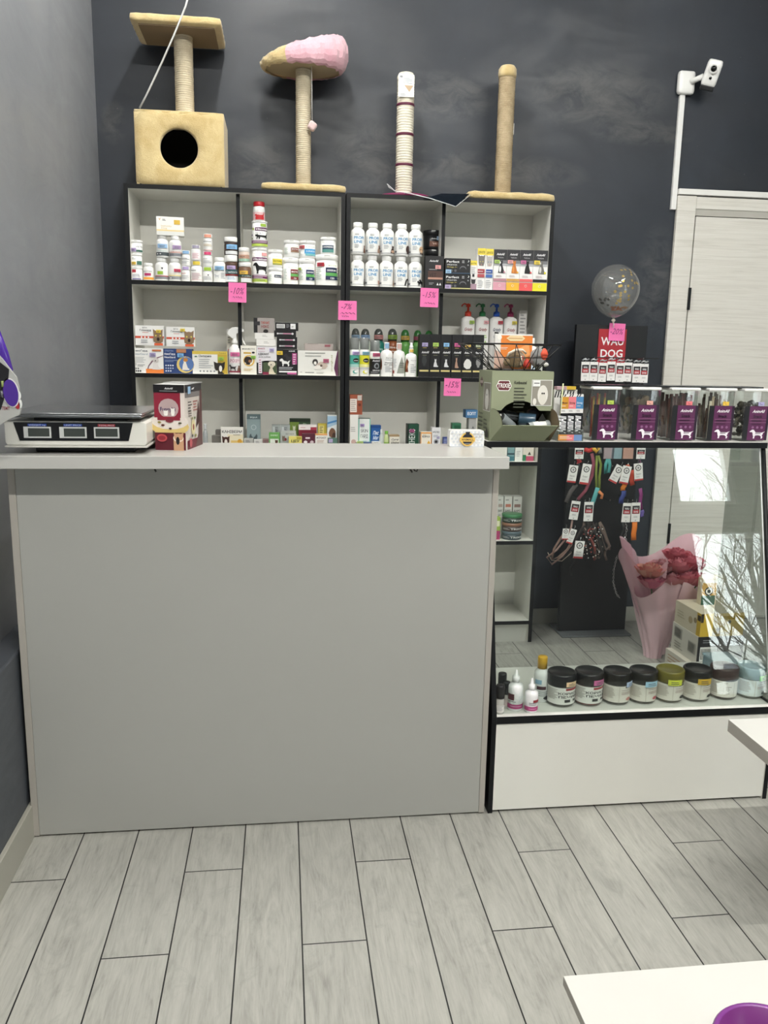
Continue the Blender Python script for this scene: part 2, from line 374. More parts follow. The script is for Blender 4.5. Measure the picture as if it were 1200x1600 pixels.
UP = None; G = {'top': 0}
def base_z(z, h):
    if z is None: z = G['top']
    G['top'] = z + h + .0003; return z
def carton(name, label, cat, x, z, w, h, front='#f1f0ec', decos=(), d=.055, Y=3.63, side=None, top=None, st=None, rz=0, group=None, side_decos=None):
    z = base_z(z, h); c, sc = math.cos(rz), math.sin(rz)
    loc = (x, Y + (d * abs(c) + w * abs(sc)) / 2, z)
    mb = MB(); sd = M(side or front, .5); mb.box(-w/2, w/2, -d/2, d/2, 0, h, M(front, .42), left=sd, right=sd, top=M(top or side or front, .45))
    decorate(mb, decos, flat_map(w, -d/2), w, h)
    if side_decos: decorate(mb, side_decos, lambda a, b, e: (w/2 + e, a - d/2, b), d, h)
    if st:
        o = empty(name, loc, rz, label, cat, group); mb.build('carton', o); sticker(o, flat_map(w, -d/2), w, h, *st)
    else: o = mb.build(name, None, loc, rz, label, cat, group)
    return o
def bottle(name, label, cat, x, z, w, h, body='#f2f2f0', cap='#f3f3f1', decos=(), kind='pill', capr=.74, caph=.2, Y=3.63, st=None, group=None, liq=None, cst=None, rz=0):
    """pill: shouldered jar with a screw cap; tub: wide-lidded tub; lotion: tall shoulder"""
    z = base_z(z, h); r = w / 2; o = empty(name, (x, Y + r, z), rz, label, cat, group)
    bm_, cm = M(body, .35), M(cap, .35)
    ch = h * caph; bh = h - ch; cr = r * capr
    if kind == 'tub': prof = [(r*.9, 0), (r*.95, h*.02), (r, bh*.12), (r, bh)]; s0, s1 = bh*.04, bh*.97
    elif kind == 'lotion': prof = [(r*.88, 0), (r*.98, h*.015), (r, h*.04), (r, bh*.78), (r*.96, bh*.86), (r*.8, bh*.93), (cr*.85, bh*.98), (cr*.85, bh)]; s0, s1 = bh*.05, bh*.78
    else: prof = [(r*.88, 0), (r*.98, h*.015), (r, h*.04), (r, bh*.8), (r*.95, bh*.88), (cr*1.02, bh*.96), (cr*.9, bh*.97), (cr*.9, bh)]; s0, s1 = bh*.05, bh*.8
    mb = MB(); mb.lathe(prof, bm_, seg=28); H = s1 - s0; mp = cyl_map(r, s0)
    decorate(mb, decos, mp, w, H); mb.build('bottle_body' if kind != 'tub' else 'tub_body', o)
    c = MB()
    if kind == 'tub': c.lathe([(r*1.0, 0), (r*1.045, ch*.06), (r*1.045, ch*.9), (r*.98, ch), (0, ch)], cm, c=(0, 0, bh), seg=28); c.box(-r*.25, r*.25, -r*1.07, -r*1.0, bh + ch*.72, bh + ch*.86, M('#d5d5d2', .4))
    else:
        c.lathe([(cr*.97, 0), (cr, ch*.1), (cr, ch*.86), (cr*.93, ch), (0, ch)], cm, c=(0, 0, bh + .0002), seg=24)
    if cst: decorate(c, [('r', .25, .12, .8, .88, cst)], cyl_map(cr * (1 if kind != 'tub' else 1.06), bh), 2*cr, ch, .0006)
    c.build('lid' if kind == 'tub' else 'cap', o)
    if st: sticker(o, mp, w, H, *st)
    return o

# ================================================================== the room
XL, XR, YF, YB, ZC = -.79, 5.4, -3.0, 3.895, 3.72
def struct(name, mb, **k): return mb.build(name, kind='structure', **k)
struct('floor', MB().box(XL - .1, XR + .1, YF - .1, YB + .1, -.06, 0, FLOORM))
struct('ceiling', MB().box(XL - .1, XR + .1, YF - .1, YB + .1, ZC, ZC + .06, M('#8d8d8b', .8)))
struct('wall_back', MB().box(XL - .1, XR + .1, YB, YB + .1, 0, ZC, WALLB))
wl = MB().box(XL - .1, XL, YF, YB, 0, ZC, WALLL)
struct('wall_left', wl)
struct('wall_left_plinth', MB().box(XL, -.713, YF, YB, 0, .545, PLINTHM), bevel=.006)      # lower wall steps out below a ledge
struct('wall_right', MB().box(XR, XR + .1, YF, YB, 0, ZC, M('#84868a', .8)))
# front wall behind the viewpoint, with the shop window, its transom and the glazed entrance
fw = MB(); wm = M('#6e7074', .7)
def hole_wall(mb, holes, m):
    xs = sorted({XL - .1, XR + .1} | {h[0] for h in holes} | {h[1] for h in holes}); zs = sorted({0, ZC} | {h[2] for h in holes} | {h[3] for h in holes})
    for a, b in zip(xs, xs[1:]):
        for c, d in zip(zs, zs[1:]):
            if any(h[0] <= a and b <= h[1] and h[2] <= c and d <= h[3] for h in holes): continue
            mb.box(a, b, YF - .16, YF, c, d, m)
WINS = [(4.15, 5.25, .62, 2.36), (4.08, 4.74, 2.6, 3.35)]
hole_wall(fw, WINS, wm); struct('wall_front', fw)
for k, (a, b, c, d) in enumerate(WINS):
    m = MB(); t = .05; W_ = M('#e4e4e2' if k else '#1c1d20', .4)
    m.box(a, a + t, YF - .12, YF - .05, c, d, W_); m.box(b - t, b, YF - .12, YF - .05, c, d, W_); m.box(a + t, b - t, YF - .12, YF - .05, c, c + t, W_); m.box(a + t, b - t, YF - .12, YF - .05, d - t, d, W_)
    o = struct('window_%d' % (k + 1), m); MB().box(a + t, b - t, YF - .09, YF - .084, c + t, d - t, GLASS).build('pane', o)

# baseboards
struct('baseboard_back', MB().box(1.2, XR, YB - .012, YB, 0, .078, laminate('beige_tile_skirting', '#b3b0a6', .4)), bevel=.002)
struct('baseboard_left', MB().box(-.713, -.700, YF, YB, 0, .098, laminate('worn_beige_skirting', '#a8a69b', .4)), bevel=.002)

# door with its casing on the back wall
d = empty('door_1', (0, 0, 0)); tag(d, kind='structure')
MB().box(1.874, 1.968, YB - .022, YB - .001, .0, 2.12, DOORM).build('door_casing', d, bevel=.003)
MB().box(1.968, 2.85, YB - .020, YB - .001, 2.062, 2.118, DOORM).build('door_casing', d, bevel=.003)
MB().box(1.874, 2.95, YB - .028, YB - .001, 2.124, 2.150, M('#e9e8e4', .35)).build('cornice', d, bevel=.002)
MB().box(2.85, 2.945, YB - .022, YB - .001, .0, 2.118, DOORM).build('door_casing', d, bevel=.003)
MB().box(1.9685, 2.8495, YB - .016, YB - .001, 2.032, 2.0615, M('#b5b2aa', .5)).build('door_stop', d)
MB().box(1.974, 2.846, YB - .018, YB - .001, .006, 2.028, DOORM).build('door_leaf', d, bevel=.002)
for z0 in (1.592, .42): MB().box(1.964, 1.977, YB - .030, YB - .0185, z0, z0 + .105, M('#1d1e20', .35, .6)).build('hinge', d, bevel=.001)
MB().box(2.76, 2.80, YB - .022, YB - .0182, .98, 1.14, STEEL).build('lock_plate', d)
MB().tube([(2.78, YB - .02, 1.08), (2.78, YB - .07, 1.08), (2.70, YB - .072, 1.08), (2.655, YB - .07, 1.078)], .009, STEEL, 10).build('handle', d)

# ------------------------------------------------------------------ ceiling LED profiles
LM = None
def lamp_mat(name, s):
    m, nt, b, out = nodes(name); b.inputs['Emission Color'].default_value = (*LAMP_COLOUR, 1); b.inputs['Emission Strength'].default_value = s
    b.inputs['Base Color'].default_value = (.9, .9, .9, 1); return m
def led(p0, p1, s, label, group='linear ceiling lamps'):
    L = math.dist(p0, p1); a = math.atan2(p1[1] - p0[1], p1[0] - p0[0]); mx, my = (p0[0] + p1[0]) / 2, (p0[1] + p1[1]) / 2
    o = empty('ceiling_lamp', (mx, my, 3.64), a, label, 'lamp', group)
    MB().box(-L/2, L/2, -.022, .022, .012, .045, M('#e8e8e8', .4)).build('housing', o)
    MB().box(-L/2 + .004, L/2 - .004, -.018, .018, 0, .0118, lamp_mat('led_diffuser', s)).build('diffuser', o)
    for sx in (-.4, .4): MB().tube([(sx * L, 0, .045), (sx * L, 0, .08)], .002, STEEL, 6).build('hanger', o)
led((-.5, -.5), (2.1, -.5), LAMP_ALONG_X, 'long white linear lamp running parallel to the back wall')
led((.02, 2.15), (-.08, 3.05), LAMP_ALONG_Y, 'short white linear lamp pointing at the wall above the shelving unit')
led((1.7, .7), (2.6, 1.7), LAMP_FILL, 'added slanting white fill lamp, unseen on the right side of the ceiling')  # added lamp, placed to soften the display table's shadow on the floor

# ------------------------------------------------------------------ outside, beyond the shop window
struct('ground_outside', MB().box(-12, 25, -30, YF - .16, -.14, -.04, M('#cfd2d4', .9)))
bd = empty('apartment_building', (12, -24, -.04), 0, 'pale apartment block across the street seen mirrored in the showcase glass', 'building')
MB().box(-9, 9, -3, 3, 0, 3.4, M('#e4e2dc', .9)).build('wall', bd)
for i in range(8):
    for j in range(1): MB().box(-8.1 + i*2.1, -6.9 + i*2.1, 3.0, 3.05, 1.2 + j*3, 2.8 + j*3, M('#5d666e', .2)).build('window', bd)
def tree(loc, h, seed, label):
    rr = random.Random(seed); o = empty('bare_tree', loc, 0, label, 'tree', 'bare trees outside')
    bark = M('#4d4844', .9); t = MB(); br = MB()
    def grow(p, d, L, r, k, mb):
        n = 5; pts = [p]; q = Vector(p); dd = Vector(d)
        for i in range(n):
            dd = (dd + Vector((rr.uniform(-.16, .16), rr.uniform(-.16, .16), rr.uniform(-.05, .12)))).normalized(); q = q + dd * L / n; pts.append(tuple(q))
        mb.tube(pts, r, bark, 6 if k < 2 else 4, rad=[r * (1 - .5 * i / n) for i in range(n + 1)])
        if k >= 5: return
        for i in range(3 if k else 9):
            s = rr.uniform(.35, 1.0) if k else rr.uniform(.3, 1.0); j = min(n, int(s * n)); a = rr.uniform(0, 2 * PI); sp = rr.uniform(.5, 1.0)
            nd = (dd + Vector((math.cos(a) * sp, math.sin(a) * sp, rr.uniform(-.1, .45)))).normalized(); grow(pts[j], nd, L * rr.uniform(.5, .7), r * .48, k + 1, br)
    grow((0, 0, 0), (.05, 0, 1), h * .55, .085, 0, t); t.build('trunk', o); br.build('branches', o)
tree((8.3, -8.6, -.04), 7.2, 3, 'bare street tree nearest the shop window, mirrored in the showcase glass')
tree((10.6, -12.0, -.04), 6.4, 11, 'bare tree farther across the street')

# ================================================================== shelving units
def shelving(x0, x1, label, div, two_tone=True):
    o = empty('shelving_unit', ((x0 + x1) / 2, 3.615, 0), 0, label, 'shelf', 'black and white shelving units'); cx = (x0 + x1) / 2
    y0, y1, t = 0, .268, .018; a, b = x0 - cx, x1 - cx
    def pan(n, *q, **k): return MB().box(*q, k.pop('m', WHITE2), **k).build(n, o)
    pan('side_panel', a, a + t, y0, y1, 0, 2.02, front=BLACKEDGE, left=BLACKEDGE)
    pan('side_panel', b - t, b, y0, y1, 0, 2.02, front=BLACKEDGE, right=BLACKEDGE)
    pan('top_panel', a + t, b - t, y0, y1, 2.002, 2.02, front=BLACKEDGE, top=BLACKEDGE)
    pan('back_panel', a, b, y1 + .0005, y1 + .0045, .02, 2.018)
    for z in (1.640, 1.256, .876, .502, .108): pan('shelf_board', a + t, b - t, y0, y1, z - .018, z, front=BLACKEDGE)
    pan('plinth', a + t, b - t, y0 + .012, y0 + .028, 0, .0895)
    zs = [2.002, 1.640, 1.256, .876, .502, .108]
    for i in range(5): pan('divider', div - cx - .008, div - cx + .008, y0 + .03, y1, zs[i + 1], zs[i] - (.018 if i else 0), front=BLACKEDGE)
    return o
shelving(-.640, .270, 'black-edged white shelving unit on the left, under the plush house and the pink bed', -.180)
shelving(.2745, 1.187, 'black-edged white shelving unit on the right, next to the confetti balloon', .700)

# ================================================================== counter
o = empty('sales_counter', (-.05, 2.17, 0), 0, 'grey laminate sales counter with a thick white top and plain front', 'counter')
GL = GREYLAM
MB().box(-.635, .627, -.0, .016, .006, 1.056, GL).build('front_panel', o, bevel=.001)
MB().box(-.6535, -.6355, -.001, .24, .004, 1.056, EDGEGREY).build('side_panel', o, bevel=.001)
MB().box(.6275, .6445, -.001, .24, .004, 1.056, EDGEGREY).build('side_panel', o, bevel=.001)
MB().box(-.635, .627, .0165, .24, .60, .618, GL).build('inner_shelf', o)
MB().box(-.661, .6495, -.08, .243, 1.0563, 1.089, TOPLAM).build('worktop', o, bevel=.0015)
for px, pz in ((-.282, 1.046), (.395, 1.044)): MB().tube([(px, -.002, pz), (px, -.012, pz), (px + .004, -.014, pz - .006)], .0022, M('#3c3a38', .5, .6), 6).build('hook_screw', o)
MB().tube([(.402, -.006, 1.05), (.405, -.012, 1.043), (.411, -.012, 1.041), (.414, -.008, 1.046)], .0018, M('#3c3a38', .5, .6), 6).build('hook_screw', o)

# ================================================================== glass showcase
SX0, SX1 = .606, 1.503
o = empty('glass_showcase', (0, 0, 0), 0, 'black and white showcase with a slanting glass front between counter and door', 'showcase')
sp = [(2.169, 0), (2.169, .31), (2.365, 1.084), (2.56, 1.084), (2.56, 0)]
SIDEG = glass('side_glass', '#d3d6d4', .05)
for x0, x1, mi, mo in ((SX0, SX0 + .014, 1, 0), (SX1 - .014, SX1, 0, 1)):
    mb = MB()
    if mo: sp = sp[:2] + [(2.56, .31), (2.56, 0)]
    n = len(sp); A = [(x0, y, z) for y, z in sp]; Bq = [(x1, y, z) for y, z in sp]
    mb.face(A[::-1], WHITE2 if not mi else BLACKEDGE); mb.face(Bq, WHITE2 if not mo else BLACKEDGE)
    for k in range(n): k2 = (k + 1) % n; mb.face([A[k], A[k2], Bq[k2], Bq[k]][::-1], BLACKEDGE)
    mb.build('side_panel', o)
mb = MB(); g = [(2.176, .3102), (2.374, 1.0838), (2.558, 1.0838), (2.558, .3102)]
A = [(SX1 - .008, y, z) for y, z in g]; Bq = [(SX1 - .003, y, z) for y, z in g]; mb.face(A, SIDEG); mb.face(Bq[::-1], SIDEG)
for k in range(4): k2 = (k + 1) % 4; mb.face([A[k], Bq[k], Bq[k2], A[k2]], SIDEG)
mb.build('side_pane', o)
mb = MB(); mb.tube([(SX1 - .006, 2.180, .3104), (SX1 - .006, 2.374, 1.083)], .007, BLACKEDGE, 8); mb.build('front_corner_post', o)
MB().box(SX0, SX1, 2.362, 2.65, 1.0842, 1.102, WHITE, front=BLACKEDGE, left=BLACKEDGE, right=BLACKEDGE).build('top_board', o)
MB().box(SX0 + .0142, SX1 - .0142, 2.169, 2.545, .287, .310, WHITE, front=BLACKEDGE).build('display_board', o)
MB().box(SX0 + .0142, SX1 - .0142, 2.172, 2.188, .008, .2868, WHITE2).build('front_panel', o, bevel=.0008)
MB().box(SX0 + .0142, SX1 - .0142, 2.52, 2.535, .008, .2868, WHITE2).build('rear_panel', o)
def slant(y, z, dx0, dx1, m, th, nm):
    (ya, za), (yb, zb) = (2.186, .3104), (2.380, 1.0838)
    v = Vector((0, yb - ya, zb - za)).normalized(); nrm = Vector((0, -v.z, v.y)); mb = MB()
    a = Vector((dx0, ya, za)); b = Vector((dx1, ya, za)); c = Vector((dx1, yb, zb)); e = Vector((dx0, yb, zb)); k = nrm * th
    for q in ((a, b, c, e), (b - k, a - k, e - k, c - k), (a - k, b - k, b, a), (b - k, c - k, c, b), (c - k, e - k, e, c), (e - k, a - k, a, e)): mb.face(q, m)
    return mb.build(nm, o)
slant(0, 0, SX0 + .016, SX1 - .0175, GLASS, .004, 'glass_pane')
mb = MB(); mb.tube([(SX1 - .0158, 2.183, .311), (SX1 - .0158, 2.377, 1.083)], .0016, M('#d9dcdc', .3), 6); mb.build('glass_edge_seal', o)

# low display tables in the foreground on the right
def side_table(x0, x1, y0, y1, z, th, label, ped):
    t = empty('display_table', ((x0 + x1) / 2, (y0 + y1) / 2, 0), 0, label, 'table', 'white display tables'); a, b = (x1 - x0) / 2, (y1 - y0) / 2
    MB().box(-a, a, -b, b, z - th, z, WHITE, left=EDGEGREY, front=EDGEGREY, back=EDGEGREY, right=EDGEGREY).build('tabletop', t, bevel=.0012)
    MB().box(*ped, 0, z - th - .0003, WHITE2).build('pedestal', t)
    return t
side_table(1.119, 1.66, 1.38, 1.800, .457, .032, 'white display table whose corner juts in at the right edge before the showcase', (.0, .22, -.15, .05))
side_table(.490, 1.33, .30, 1.211, .270, .018, 'low white display table at the bottom right carrying the purple pet bowl', (-.30, .36, -.38, .34))
bw = empty('pet_bowl', (.738, .978, .270), 0, 'round purple plastic pet bowl on the low white table at bottom right', 'bowl')
PU = M('#6c2a6e', .3); PU2 = M('#7b3c86', .3)
MB().lathe([(.062, 0), (.075, .004), (.084, .045), (.0875, .052), (.084, .056), (.0785, .054), (.07, .026), (.05, .014), (0, .012)], PU, seg=48, mats=[PU2]*5 + [PU]*3).build('bowl_shell', bw)
MB().lathe([(.0, .016), (.045, .0165), (.052, .02), (.05, .024), (0, .026)], M('#4a4650', .6), seg=32).build('bowl_insert', bw)

# ================================================================== cat furniture on top of the shelving
def rbox(mb, x0, x1, y0, y1, z0, z1, m, r=.012, n=10, amp=.002, seed=1, hole=None):
    """soft padded box: superellipsoid-like rounded corners with a little plush unevenness"""
    rr = random.Random(seed); cx, cy, cz = (x0+x1)/2, (y0+y1)/2, (z0+z1)/2; hx, hy, hz = (x1-x0)/2, (y1-y0)/2, (z1-z0)/2
    bm = bmesh.new(); bmesh.ops.create_cube(bm, size=2); bmesh.ops.subdivide_edges(bm, edges=bm.edges[:], cuts=n, use_grid_fill=True)
    r = min(r, hx*.98, hy*.98, hz*.98)
    ph = [rr.uniform(0, 6) for _ in range(6)]
    for v in bm.verts:
        q = Vector((v.co.x * hx, v.co.y * hy, v.co.z * hz))
        def warp(t, h): return t
        inner = Vector((max(-hx + r, min(hx - r, q.x)), max(-hy + r, min(hy - r, q.y)), max(-hz + r, min(hz - r, q.z))))
        dv = q - inner
        if dv.length > 1e-7: q = inner + dv.normalized() * r
        w_ = amp * (math.sin(q.x*60+ph[0]) * math.sin(q.z*75+ph[1]) + .6*math.sin(q.x*140+q.z*90+ph[2]) * math.cos(q.y*110+ph[3]))
        nn = Vector((q.x / hx, q.y / hy, q.z / hz)); m_ = max(abs(nn.x), abs(nn.y), abs(nn.z)); nn = Vector((nn.x if abs(nn.x) > m_*.96 else 0, nn.y if abs(nn.y) > m_*.96 else 0, nn.z if abs(nn.z) > m_*.96 else 0))
        if nn.length: q += nn.normalized() * w_ if q.z > -hz + .002 else Vector((0, 0, 0))
        v.co = Vector((cx, cy, cz)) + q
    bm.verts.index_update(); mb.mesh([tuple(v.co) for v in bm.verts], [tuple(v.index for v in f.verts) for f in bm.faces], m, True); bm.free(); return mb
def rope_post(parent, x, y, z0, z1, r, m, pitch=.0084, name='sisal_post', lean=0):
    prof = []; n = int((z1 - z0) / pitch); rr = random.Random(int(x * 100))
    for i in range(n):
        z = z0 + (z1 - z0) * i / n; p = (z1 - z0) / n; k = rr.uniform(-.0004, .0005)
        prof += [(r - .0048, z), (r + k, z + p * .3), (r + k, z + p * .7)]
    prof.append((r - .0022, z1)); mb = MB(); mb.lathe(prof, m, c=(x, y, 0), seg=32); return mb.build(name, parent)

# tower: plush house, post, perch
o = empty('cat_house_tower', (-.41, 3.74, 2.020), 0, 'beige plush cat house with a round hole, sisal post and square perch', 'cat tree')
hx0, hx1, hy0, hy1, hh = -.180, .178, -.120, .138, .287
mb = MB(); HR = .076; hc = (-.004, .146)
# front wall with the round opening
segs = 48; ring_o = []; ring_i = []
for k in range(segs):
    a = 2 * PI * k / segs; ca, sa = math.cos(a), math.sin(a)
    t = min(((hx1 if ca > 0 else -hx0) - (hc[0] if ca > 0 else -hc[0])) / abs(ca) if abs(ca) > 1e-6 else 9, ((hh - hc[1]) if sa > 0 else hc[1]) / abs(sa) if abs(sa) > 1e-6 else 9)
    ring_o.append((hc[0] + ca * t, hc[1] + sa * t)); ring_i.append((hc[0] + ca * HR * 1.0, hc[1] + sa * HR))
rings = []
for f_, y in ((0.0, .018), (0.0, .006), (.06, .0), (.35, -.002), (.7, -.0015), (.94, 0), (1.0, .008)):
    rings.append([(i[0] + (q[0] - i[0]) * f_, hy0 + y + .0012 * math.sin(k * 1.7 + f_ * 9), i[1] + (q[1] - i[1]) * f_) for k, (q, i) in enumerate(zip(ring_o, ring_i))])
vs = [p for r in rings for p in r]; fs = [(j*segs + k, j*segs + (k+1) % segs, (j+1)*segs + (k+1) % segs, (j+1)*segs + k) for j in range(len(rings) - 1) for k in range(segs)]
mb.mesh(vs, [f[::-1] for f in fs], FUR, True)
mb.box(hx0 + .002, hx0 + .014, hy0 + .008, hy1, .002, hh, FUR); mb.box(hx1 - .012, hx1, hy0 + .008, hy1, .002, hh, FUR)
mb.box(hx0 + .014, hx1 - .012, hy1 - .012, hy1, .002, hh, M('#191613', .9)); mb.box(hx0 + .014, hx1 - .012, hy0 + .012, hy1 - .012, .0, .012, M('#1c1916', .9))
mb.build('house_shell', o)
rbox(MB(), hx0, hx1, hy0, hy1, hh - .014, hh + .003, FUR, .008, 8, .0012, 3).build('house_roof', o)
rope_post(o, .012, .0, hh + .003, .605, .0385, ROPE)
mb = rbox(MB(), -.180, .178, -.140, .138, .606, .640, FUR, .014, 12, .0018, 5); mb.box(-.150, .148, -.112, .112, .602, .6075, M('#8a7760', .9)); mb.build('perch', o)

# pink bed on a post
o = empty('cat_bed_on_post', (0.0961, 3.745, 2.020), 0, 'pink and beige plush cat bed on a sisal post over a beige base', 'cat tree')
X0 = 0.0961
rbox(MB(), -0.0827 - X0, 0.273 - X0, -.125, .135, 0, .034, FUR, .016, 12, .0018, 8).build('base_board', o)
rope_post(o, 0, 0, .0345, .508, .0325, ROPE)
bed = MB(); sg = 56; prof = []
bx = .005; nr = 13
for j in range(nr):
    row = []
    for k in range(sg):
        a = 2 * PI * k / sg; s = .5 + .5 * math.cos(a - .15)            # 0 at the low left front, 1 on the right
        H_ = .034 + .100 * s ** .8; t = j / (nr - 1); ang = -PI / 2 + t * 1.5 * PI
        rx, ry = .186, .138; th = .022 + .016 * s
        off = math.cos(ang) * th; zz = H_ / 2 + math.sin(ang) * H_ / 2
        w_ = .0022 * math.sin(a * 17 + j) + .0016 * math.sin(a * 31 + 2 * j)
        row.append((bx + (rx - th + off + w_) * math.cos(a), (ry - th + off + w_) * math.sin(a), .500 + zz * 1.08 + w_))
    prof.append(row)
vv = [p for r in prof for p in r]
for j in range(nr - 1):
    for k in range(sg):
        a = 2 * PI * (k + .5) / sg; pale = math.cos(a - PI) > .45
        q = [prof[j][k], prof[j][(k+1) % sg], prof[j+1][(k+1) % sg], prof[j+1][k]]; bed.face(q, FUR if pale else PINKFUR, True)
bedo = bed.build('bed_bolster', o)
b2 = MB(); b2.mesh([(bx + .166 * math.cos(2*PI*k/40), .118 * math.sin(2*PI*k/40), zz + .0015 * math.sin(k)) for zz in (.509, .516) for k in range(40)], [tuple(range(39, -1, -1)), tuple(range(40, 80))] + [(k, (k+1) % 40, 40 + (k+1) % 40, 40 + k) for k in range(40)], M('#b7a88c', .9)); b2.build('bed_bottom', o)
ty = -.05; tx = 0.1298 - X0
MB().tube([(tx, ty, .509), (tx + .001, ty, .40), (tx + .002, ty, .300)], .0016, M('#dcdad4', .7), 6).build('cord', o)
mb = rbox(MB(), -.017, .017, -.014, .014, -.018, .016, PALEPINK, .009, 6, .001, 4); mb.xform(Matrix.Translation((tx + .003, ty, .276)) @ Matrix.Rotation(.6, 4, 'Y')); mb.build('hanging_plush_toy', o)

# cream scratching post with burgundy bands
PXc = 0.5355
o = empty('scratching_post', (PXc, 3.74, 2.020), 0, 'cream rope scratching post with three burgundy bands and a paper tag', 'scratching post')
mb = MB(); mb.lathe([(.120, .0), (.124, .004), (.120, .012), (.05, .022), (.036, .024)], M('#7a1f4e', .6), seg=40); mb.build('base_disc', o)
rope_post(o, 0, 0, .024, .484, .0375, ROPE3, .0105)
mb = MB(); mb.lathe([(.0375, 0), (.038, .018), (.031, .032), (.016, .037), (0, .038)], ROPE3, c=(0, 0, .484), seg=28); mb.build('top_pad', o)
for z in (2.4054 - 2.02, 2.2854 - 2.02, 2.1612 - 2.02):
    mb = MB(); mb.lathe([(.0378, -.003), (.0392, 0), (.0392, .006), (.0378, .009)], M('#5c1f3a', .6), c=(0, 0, z), seg=32); mb.build('band', o)
mb = MB(); mb.box(-.038, .030, -.0405, -.0395, 2.4328 - 2.02, 2.5206 - 2.02, M('#eeeeec', .5))
decorate(mb, [('e', .18, .9, .1, .05, '#8f9295'), ('l', .3, .82, .9, 5, .055, '#9aa0a8'), ('p', [(.38, .52), (.95, .52), (.7, .22)], '#b9a081'), ('l', .12, .12, .5, 2, .06, '#a0a0a0')], lambda x, z, e: (x - .038, -.0405 - e, z + 2.4328 - 2.02), .068, 2.5206 - 2.4328); mb.build('paper_tag', o)

# tan sisal post with plush top
PXd = 0.9852
o = empty('scratching_post', (PXd, 3.755, 2.020), 0, 'brown sisal scratching post with a beige plush tip and rectangular base', 'scratching post')
rbox(MB(), 0.8027 - PXd, 1.1936 - PXd, -.13, .118, 0, .036, FUR, .017, 12, .0022, 12).build('base_board', o)
rope_post(o, 0, 0, .0365, .530, .0365, ROPE2, .0076)
mb = MB(); mb.lathe([(.0385, 0), (.040, .015), (.039, .034), (.030, .047), (.014, .052), (0, .053)], FUR, c=(0, 0, .528), seg=28); mb.build('plush_tip', o)
mb = MB(); mb.box(.036, .0395, -.004, .004, .30, .345, M('#d8d6d0', .6)); mb.build('label_tab', o)

# clear plastic sleeve lying over the front edge of the shelving
o = empty('plastic_sleeve', (0.6789, 3.6, 2.021), 0, 'crumpled clear plastic sleeve with a dark end drooping over the shelf top', 'packaging')
X0 = 0.6789
def loc3(px, z): return px - X0, z - 2.021
def sheet(pts, m, nm):
    mb = MB(); n = len(pts); up = [(a, b, c) for a, b, c in pts]; lo = [(a, b + .0012, c - .0012) for a, b, c in pts]
    mb.face(up, m); mb.face(lo[::-1], m)
    for k in range(n): k2 = (k+1) % n; mb.face([up[k], lo[k], lo[k2], up[k2]], m)
    return mb.build(nm, o)
a = 0.5404 - X0
sheet([(0.524 - X0, .10, .028), (0.7103 - X0, .12, .012), (0.811 - X0, .09, .010), (0.7379 - X0, -.025, -.045), (0.6265 - X0, -.022, -.016)], WRAP, 'clear_film')
sheet([(0.6137 - X0, -.026, -.014), (0.6792 - X0, .004, .010), (0.8011 - X0, .008, .014), (0.7331 - X0, -.028, -.046)], M('#141b23', .12), 'dark_end')
MB().tube([(0.456 - X0, .09, .055), (0.4857 - X0, .06, .022), (0.541 - X0, .0, .004), (0.6249 - X0, -.03, -.018), (0.7359 - X0, -.031, -.047)], .0017, M('#e8eaec', .2), 6).build('folded_edge', o)
MB().tube([(0.7359 - X0, -.031, -.047), (0.8041 - X0, .0, .008)], .0012, M('#d8dadc', .2), 6).build('folded_edge', o)
mb = MB(); mb.face([(0.4531 - X0, .09, .058), (0.4617 - X0, .085, .040), (0.4969 - X0, .06, .014), (0.4856 - X0, .065, .026)], M('#dfe1e2', .3)); mb.build('curled_flap', o)

# power cable hanging by the tower
o = MB().tube([(-0.3387, 3.5, 2.7191), (-0.3598, 3.5, 2.6509), (-0.4059, 3.52, 2.5607), (-0.4591, 3.55, 2.4691), (-0.4987, 3.57, 2.4033), (-0.5328, 3.585, 2.347), (-0.5617, 3.6, 2.3046)], .0036, M('#d9d9d7', .5), 8)
o = o.build('cable', label='thin white cable hanging diagonally in front of the square perch', cat='cable')

# security camera and its conduit
o = empty('security_camera', (1.873, YB, 2.6139), 0, 'white cube security camera on a wall bracket above the door', 'camera')
CW = M('#eeeeec', .35)
rbox(MB(), -.045, .035, -.034, -.001, -.05, .05, CW, .012, 6, 0).build('junction_box', o)
MB().tube([(.01, -.034, .0), (.05, -.075, .015)], .012, CW, 12).build('bracket_arm', o)
R_ = Matrix.Translation((.074, -.105, .022)) @ Matrix.Rotation(-.45, 4, 'Z') @ Matrix.Rotation(.35, 4, 'X') @ Matrix.Rotation(.28, 4, 'Y')
rbox(MB(), -.033, .033, -.02, .02, -.058, .052, CW, .012, 6, 0).xform(R_).build('camera_body', o)
MB().lathe([(.0, 0), (.0125, 0), (.0125, .004), (.021, .0045), (.020, -.004)], CW, axis='y', seg=28).xform(R_ @ Matrix.Translation((0, -.0235, .017)) @ Matrix.Rotation(PI, 4, 'Z')).build('lens_ring', o)
MB().lathe([(0, 0), (.0115, 0), (.0115, .003), (0, .003)], M('#050607', .1), axis='y', seg=24).xform(R_ @ Matrix.Translation((0, -.031, .017))).build('lens', o)
MB().lathe([(0, 0), (.006, 0), (.006, .002), (0, .002)], M('#08090b', .2), axis='y', seg=16).xform(R_ @ Matrix.Translation((0, -.0225, -.022))).build('sensor', o)
mb = MB(); mb.box(-.03, .03, -.019, .021, -.074, -.052, M('#17181b', .4)); mb.xform(R_).build('lower_cover', o, bevel=.004)
struct('trim_1', MB().box(1.846, 1.871, YB - .016, YB, 2.0564, 2.5727, M('#e9e9e7', .4)), bevel=.001)

